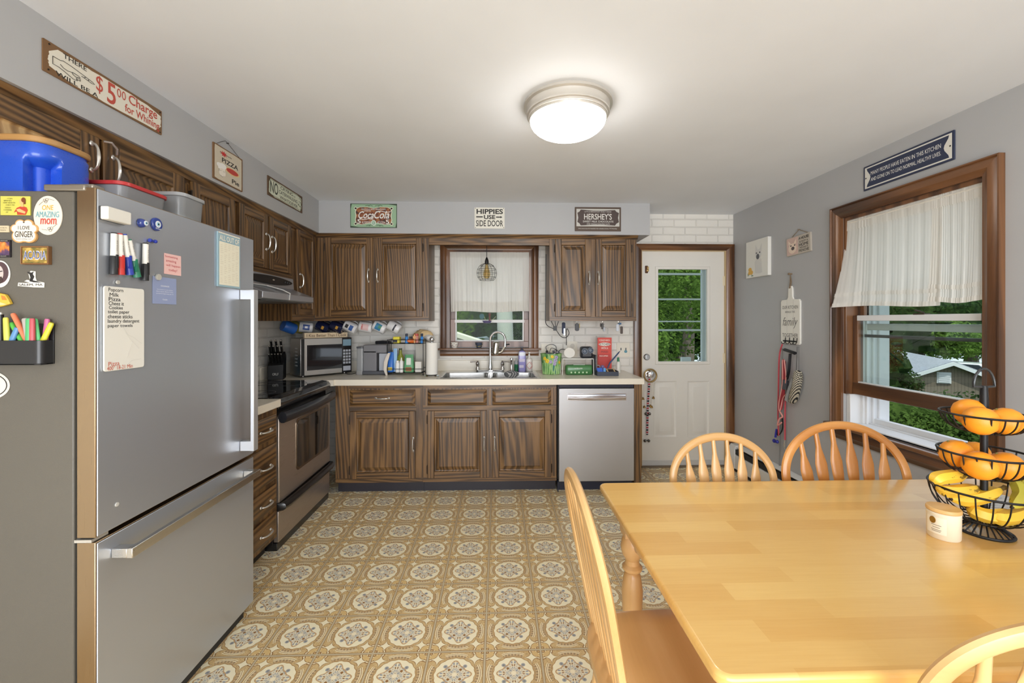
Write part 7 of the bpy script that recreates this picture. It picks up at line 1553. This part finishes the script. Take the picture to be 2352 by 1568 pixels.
keys('hanging_keys', 'bunch of dark keys with a grey tag', 1384, (('fob', -.004, .07, .022, .02, C(54, 50, 48, .4), 0), ('grey_tag', .008, .09, .05, .02, C(140, 142, 146, .4, .5), -.012), ('key', -.016, .05, .018, .012, C(60, 56, 54, .4, .5), .012)))
keys('hanging_keys', 'bunch of keys with a pale striped tag and a dark charm', 1420, (('tag', -.010, .088, .025, .026, C(196, 202, 212, .35), 0), ('blue_tag', .012, .03, .014, .03, C(56, 110, 160, .4), .012), ('charm', .022, .11, .045, .022, C(74, 62, 56, .5), -.012)))
# ---------------------------------------------------------------- mugs under the left cabinets
def mug(label, px, y, Y, th, col, colin, deco=None, yaw=0, h=.106, r=.046):
    c = atY(px, y, Y); c.z = min(c.z, H-.053)
    m_ = TR(c) @ RZ(yaw) @ RY(th) @ RZ(.75) @ TR(0, 0, -h/2)
    t = thing('hanging_mug', label, 'mug', m=m_, group='mugs hanging under the wall cabinets')
    b = B(); MI[0] = 0; lathe(b, [(0, 0), (r*.8, 0), (r*.96, .006), (r, .02), (r, h-.002), (r*.97, h)], n=28); MI[0] = 1; lathe(b, [(r*.97, h), (r*.91, h-.003), (r*.9, .012), (0, .008)], n=28); MI[0] = 0
    bmesh.ops.remove_doubles(b, verts=b.verts[:], dist=1e-6); mk('body', b, [col, colin], t, local=True, recalc=False)
    b = B(); tube(b, spline([(r*.97, 0, h*.82), (r+.018, 0, h*.80), (r+.026, 0, h*.5), (r+.016, 0, h*.2), (r*.97, 0, h*.2)], 5), [(.0065, .0045)]*21, 8); mk('handle', b, col, t, local=True)
    if deco:
        for nm, mt, z0, z1, a0, hw in deco:
            b = B(); wrap(b, 0, 0, r+.0006, h*z0, a0, hw, h*z1); mk(nm, b, mt, t, local=True, recalc=False)
    b = B(); hk = m_.inverted() @ Vector((c.x, c.y+.0, H-.001)); return t
MW_ = C(226, 226, 228, .25); NVY = C(26, 32, 62, .12, 0, .4); AM = -PI/2-.75
mug('blue mug with its open end towards the room, under the corner cabinet', 664, 749, 3.60, -1.2, C(44, 100, 186, .3), C(34, 66, 110, .4), yaw=.9)
mug('yellow rimmed dark mug seen edge on, beside the blue mug', 682, 752, 3.80, -1.3, C(170, 160, 84, .4), C(70, 70, 60, .5), yaw=.9)
mug('white mug with a round blue emblem, under the corner', 703, 750, 3.74, -1.45, MW_, C(110, 108, 108, .5), (('blue_emblem', C(70, 94, 160, .4), .25, .75, AM, .5), ('emblem_centre', MW_, .4, .6, AM, .2)), .45)
mug('first navy mug with a gold mark, nearest the corner', 743, 749, 3.76, -1.15, NVY, NVY, (('gold_mark', C(196, 150, 60, .4), .3, .5, AM, .3),))
mug('second navy mug with a gold mark', 775, 749, 3.76, -1.15, NVY, NVY, (('gold_mark', C(196, 150, 60, .4), .3, .5, AM, .3),))
mug('white mug with black lettering and a blue picture', 806, 751, 3.76, -1.1, MW_, MW_, (('picture', C(60, 96, 160, .4), .2, .5, AM, .5), ('dark_lettering', C(50, 50, 54, .4), .6, .85, AM, .35)))
mug('white mug with a pink printed picture', 841, 751, 3.76, -1.4, MW_, C(70, 72, 80, .4), (('pink_picture', C(222, 190, 190, .4), .2, .8, AM, .6), ('red_print', C(190, 80, 76, .4), .66, .76, AM, .5)))
mug('white mug with a blue and green picture and a blue handle', 873, 751, 3.76, -1.1, MW_, C(60, 84, 140, .4), (('blue_picture', C(64, 130, 170, .4), .3, .8, AM, .65), ('green_picture', C(76, 140, 100, .4), .3, .55, AM+.1, .3)))
mug('white mug with tall dark letters at the right end of the row', 906, 750, 3.76, -1.05, MW_, C(120, 84, 60, .4), (('dark_letters', C(60, 60, 70, .4), .35, .48, AM, .7),))
# ---------------------------------------------------------------- bells on the back door knob
yk = yd-.035; kn = atY(1490, 858, yd)
BRASS = C(150, 118, 66, .3, .9)
t = thing('door_bells', 'strap of red and black ribbon with bells hanging from the door knob', 'bells', (kn.x, yk, .5))
b = B(); q0 = Vector((kn.x-.008, yk, kn.z)); zb_0 = atY(1485, 1000, yk).z
tube(b, [q0+Vector((0, -.012, .0)), q0+Vector((0, -.006, -.06)), Vector((q0.x-.008, yk+.012, (q0.z+zb_0)/2)), Vector((q0.x-.012, yk+.02, zb_0))], [(.010, .0015)]*4, 6, fr=(Vector((1, 0, 0)), Vector((0, 1, 0))))
m2, nt, q_, o_ = newmat('ribbon_pattern'); x, y, z = coords(nt); f = (z*22).frac(); c_ = over(nt, f.lt(.45), (30, 28, 34), (166, 60, 66)); c_ = over(nt, (z*44+.3).frac().lt(.28)*(x.abs()*1).gt(-1), c_, (206, 204, 206)); nt.links.new(c_.o, q_.inputs[0]); q_.inputs['Roughness'].default_value = .7
mk('ribbon', b, m2, t)
def bell(px, y, r=.014):
    q = atY(px, y, yk+.012); b = B(); ball(b, q, r, 8); mk('jingle_bell', b, C(120, 118, 116, .2, 1), t)
for px, y in ((1484, 950), (1492, 950), (1481.5, 1012), (1490, 1012)): bell(px, y)
t = thing('witch_bells', 'brass ring with small bells on strings around the door knob', 'bells', (kn.x, yk, .6))
b = B(); tube(b, [kn+Vector((.058*math.cos(a*PI/14), -.045, -.012+.058*math.sin(a*PI/14)+(.0))) for a in range(28)], .008, 8, closed=True); mk('ring', b, C(156, 130, 84, .45, .5), t)
for px, y in ((1477, 914), (1501, 912), (1480, 933), (1497, 933), (1494, 931)):
    q = atY(px, y, yk+.014); b = B(); lathe(b, [(.0125, -.014), (.0115, -.010), (.007, .004), (.0, .010)], q, 12); mk('bell', b, BRASS, t)
    b = B(); tube(b, [q+Vector((0, 0, .01)), Vector((q.x, kn.y-.045, kn.z-.065))], .0012, 4); mk('string', b, C(206, 190, 160, .7), t)
# ---------------------------------------------------------------- render look
vs_ = S.view_settings; S.display_settings.display_device = 'sRGB'
vs_.view_transform = 'Standard'; vs_.look = 'None'; vs_.gamma = 1; vs_.use_curve_mapping = False; vs_.exposure = 0.52
S.cycles.use_denoising = True; S.cycles.max_bounces = 10; S.cycles.diffuse_bounces = 7; S.cycles.glossy_bounces = 5; S.cycles.transparent_max_bounces = 12
S.cycles.use_adaptive_sampling = True; S.cycles.adaptive_threshold = .02
S.cycles.sample_clamp_indirect = 6; S.cycles.caustics_reflective = False; S.cycles.caustics_refractive = False; S.cycles.blur_glossy = .5
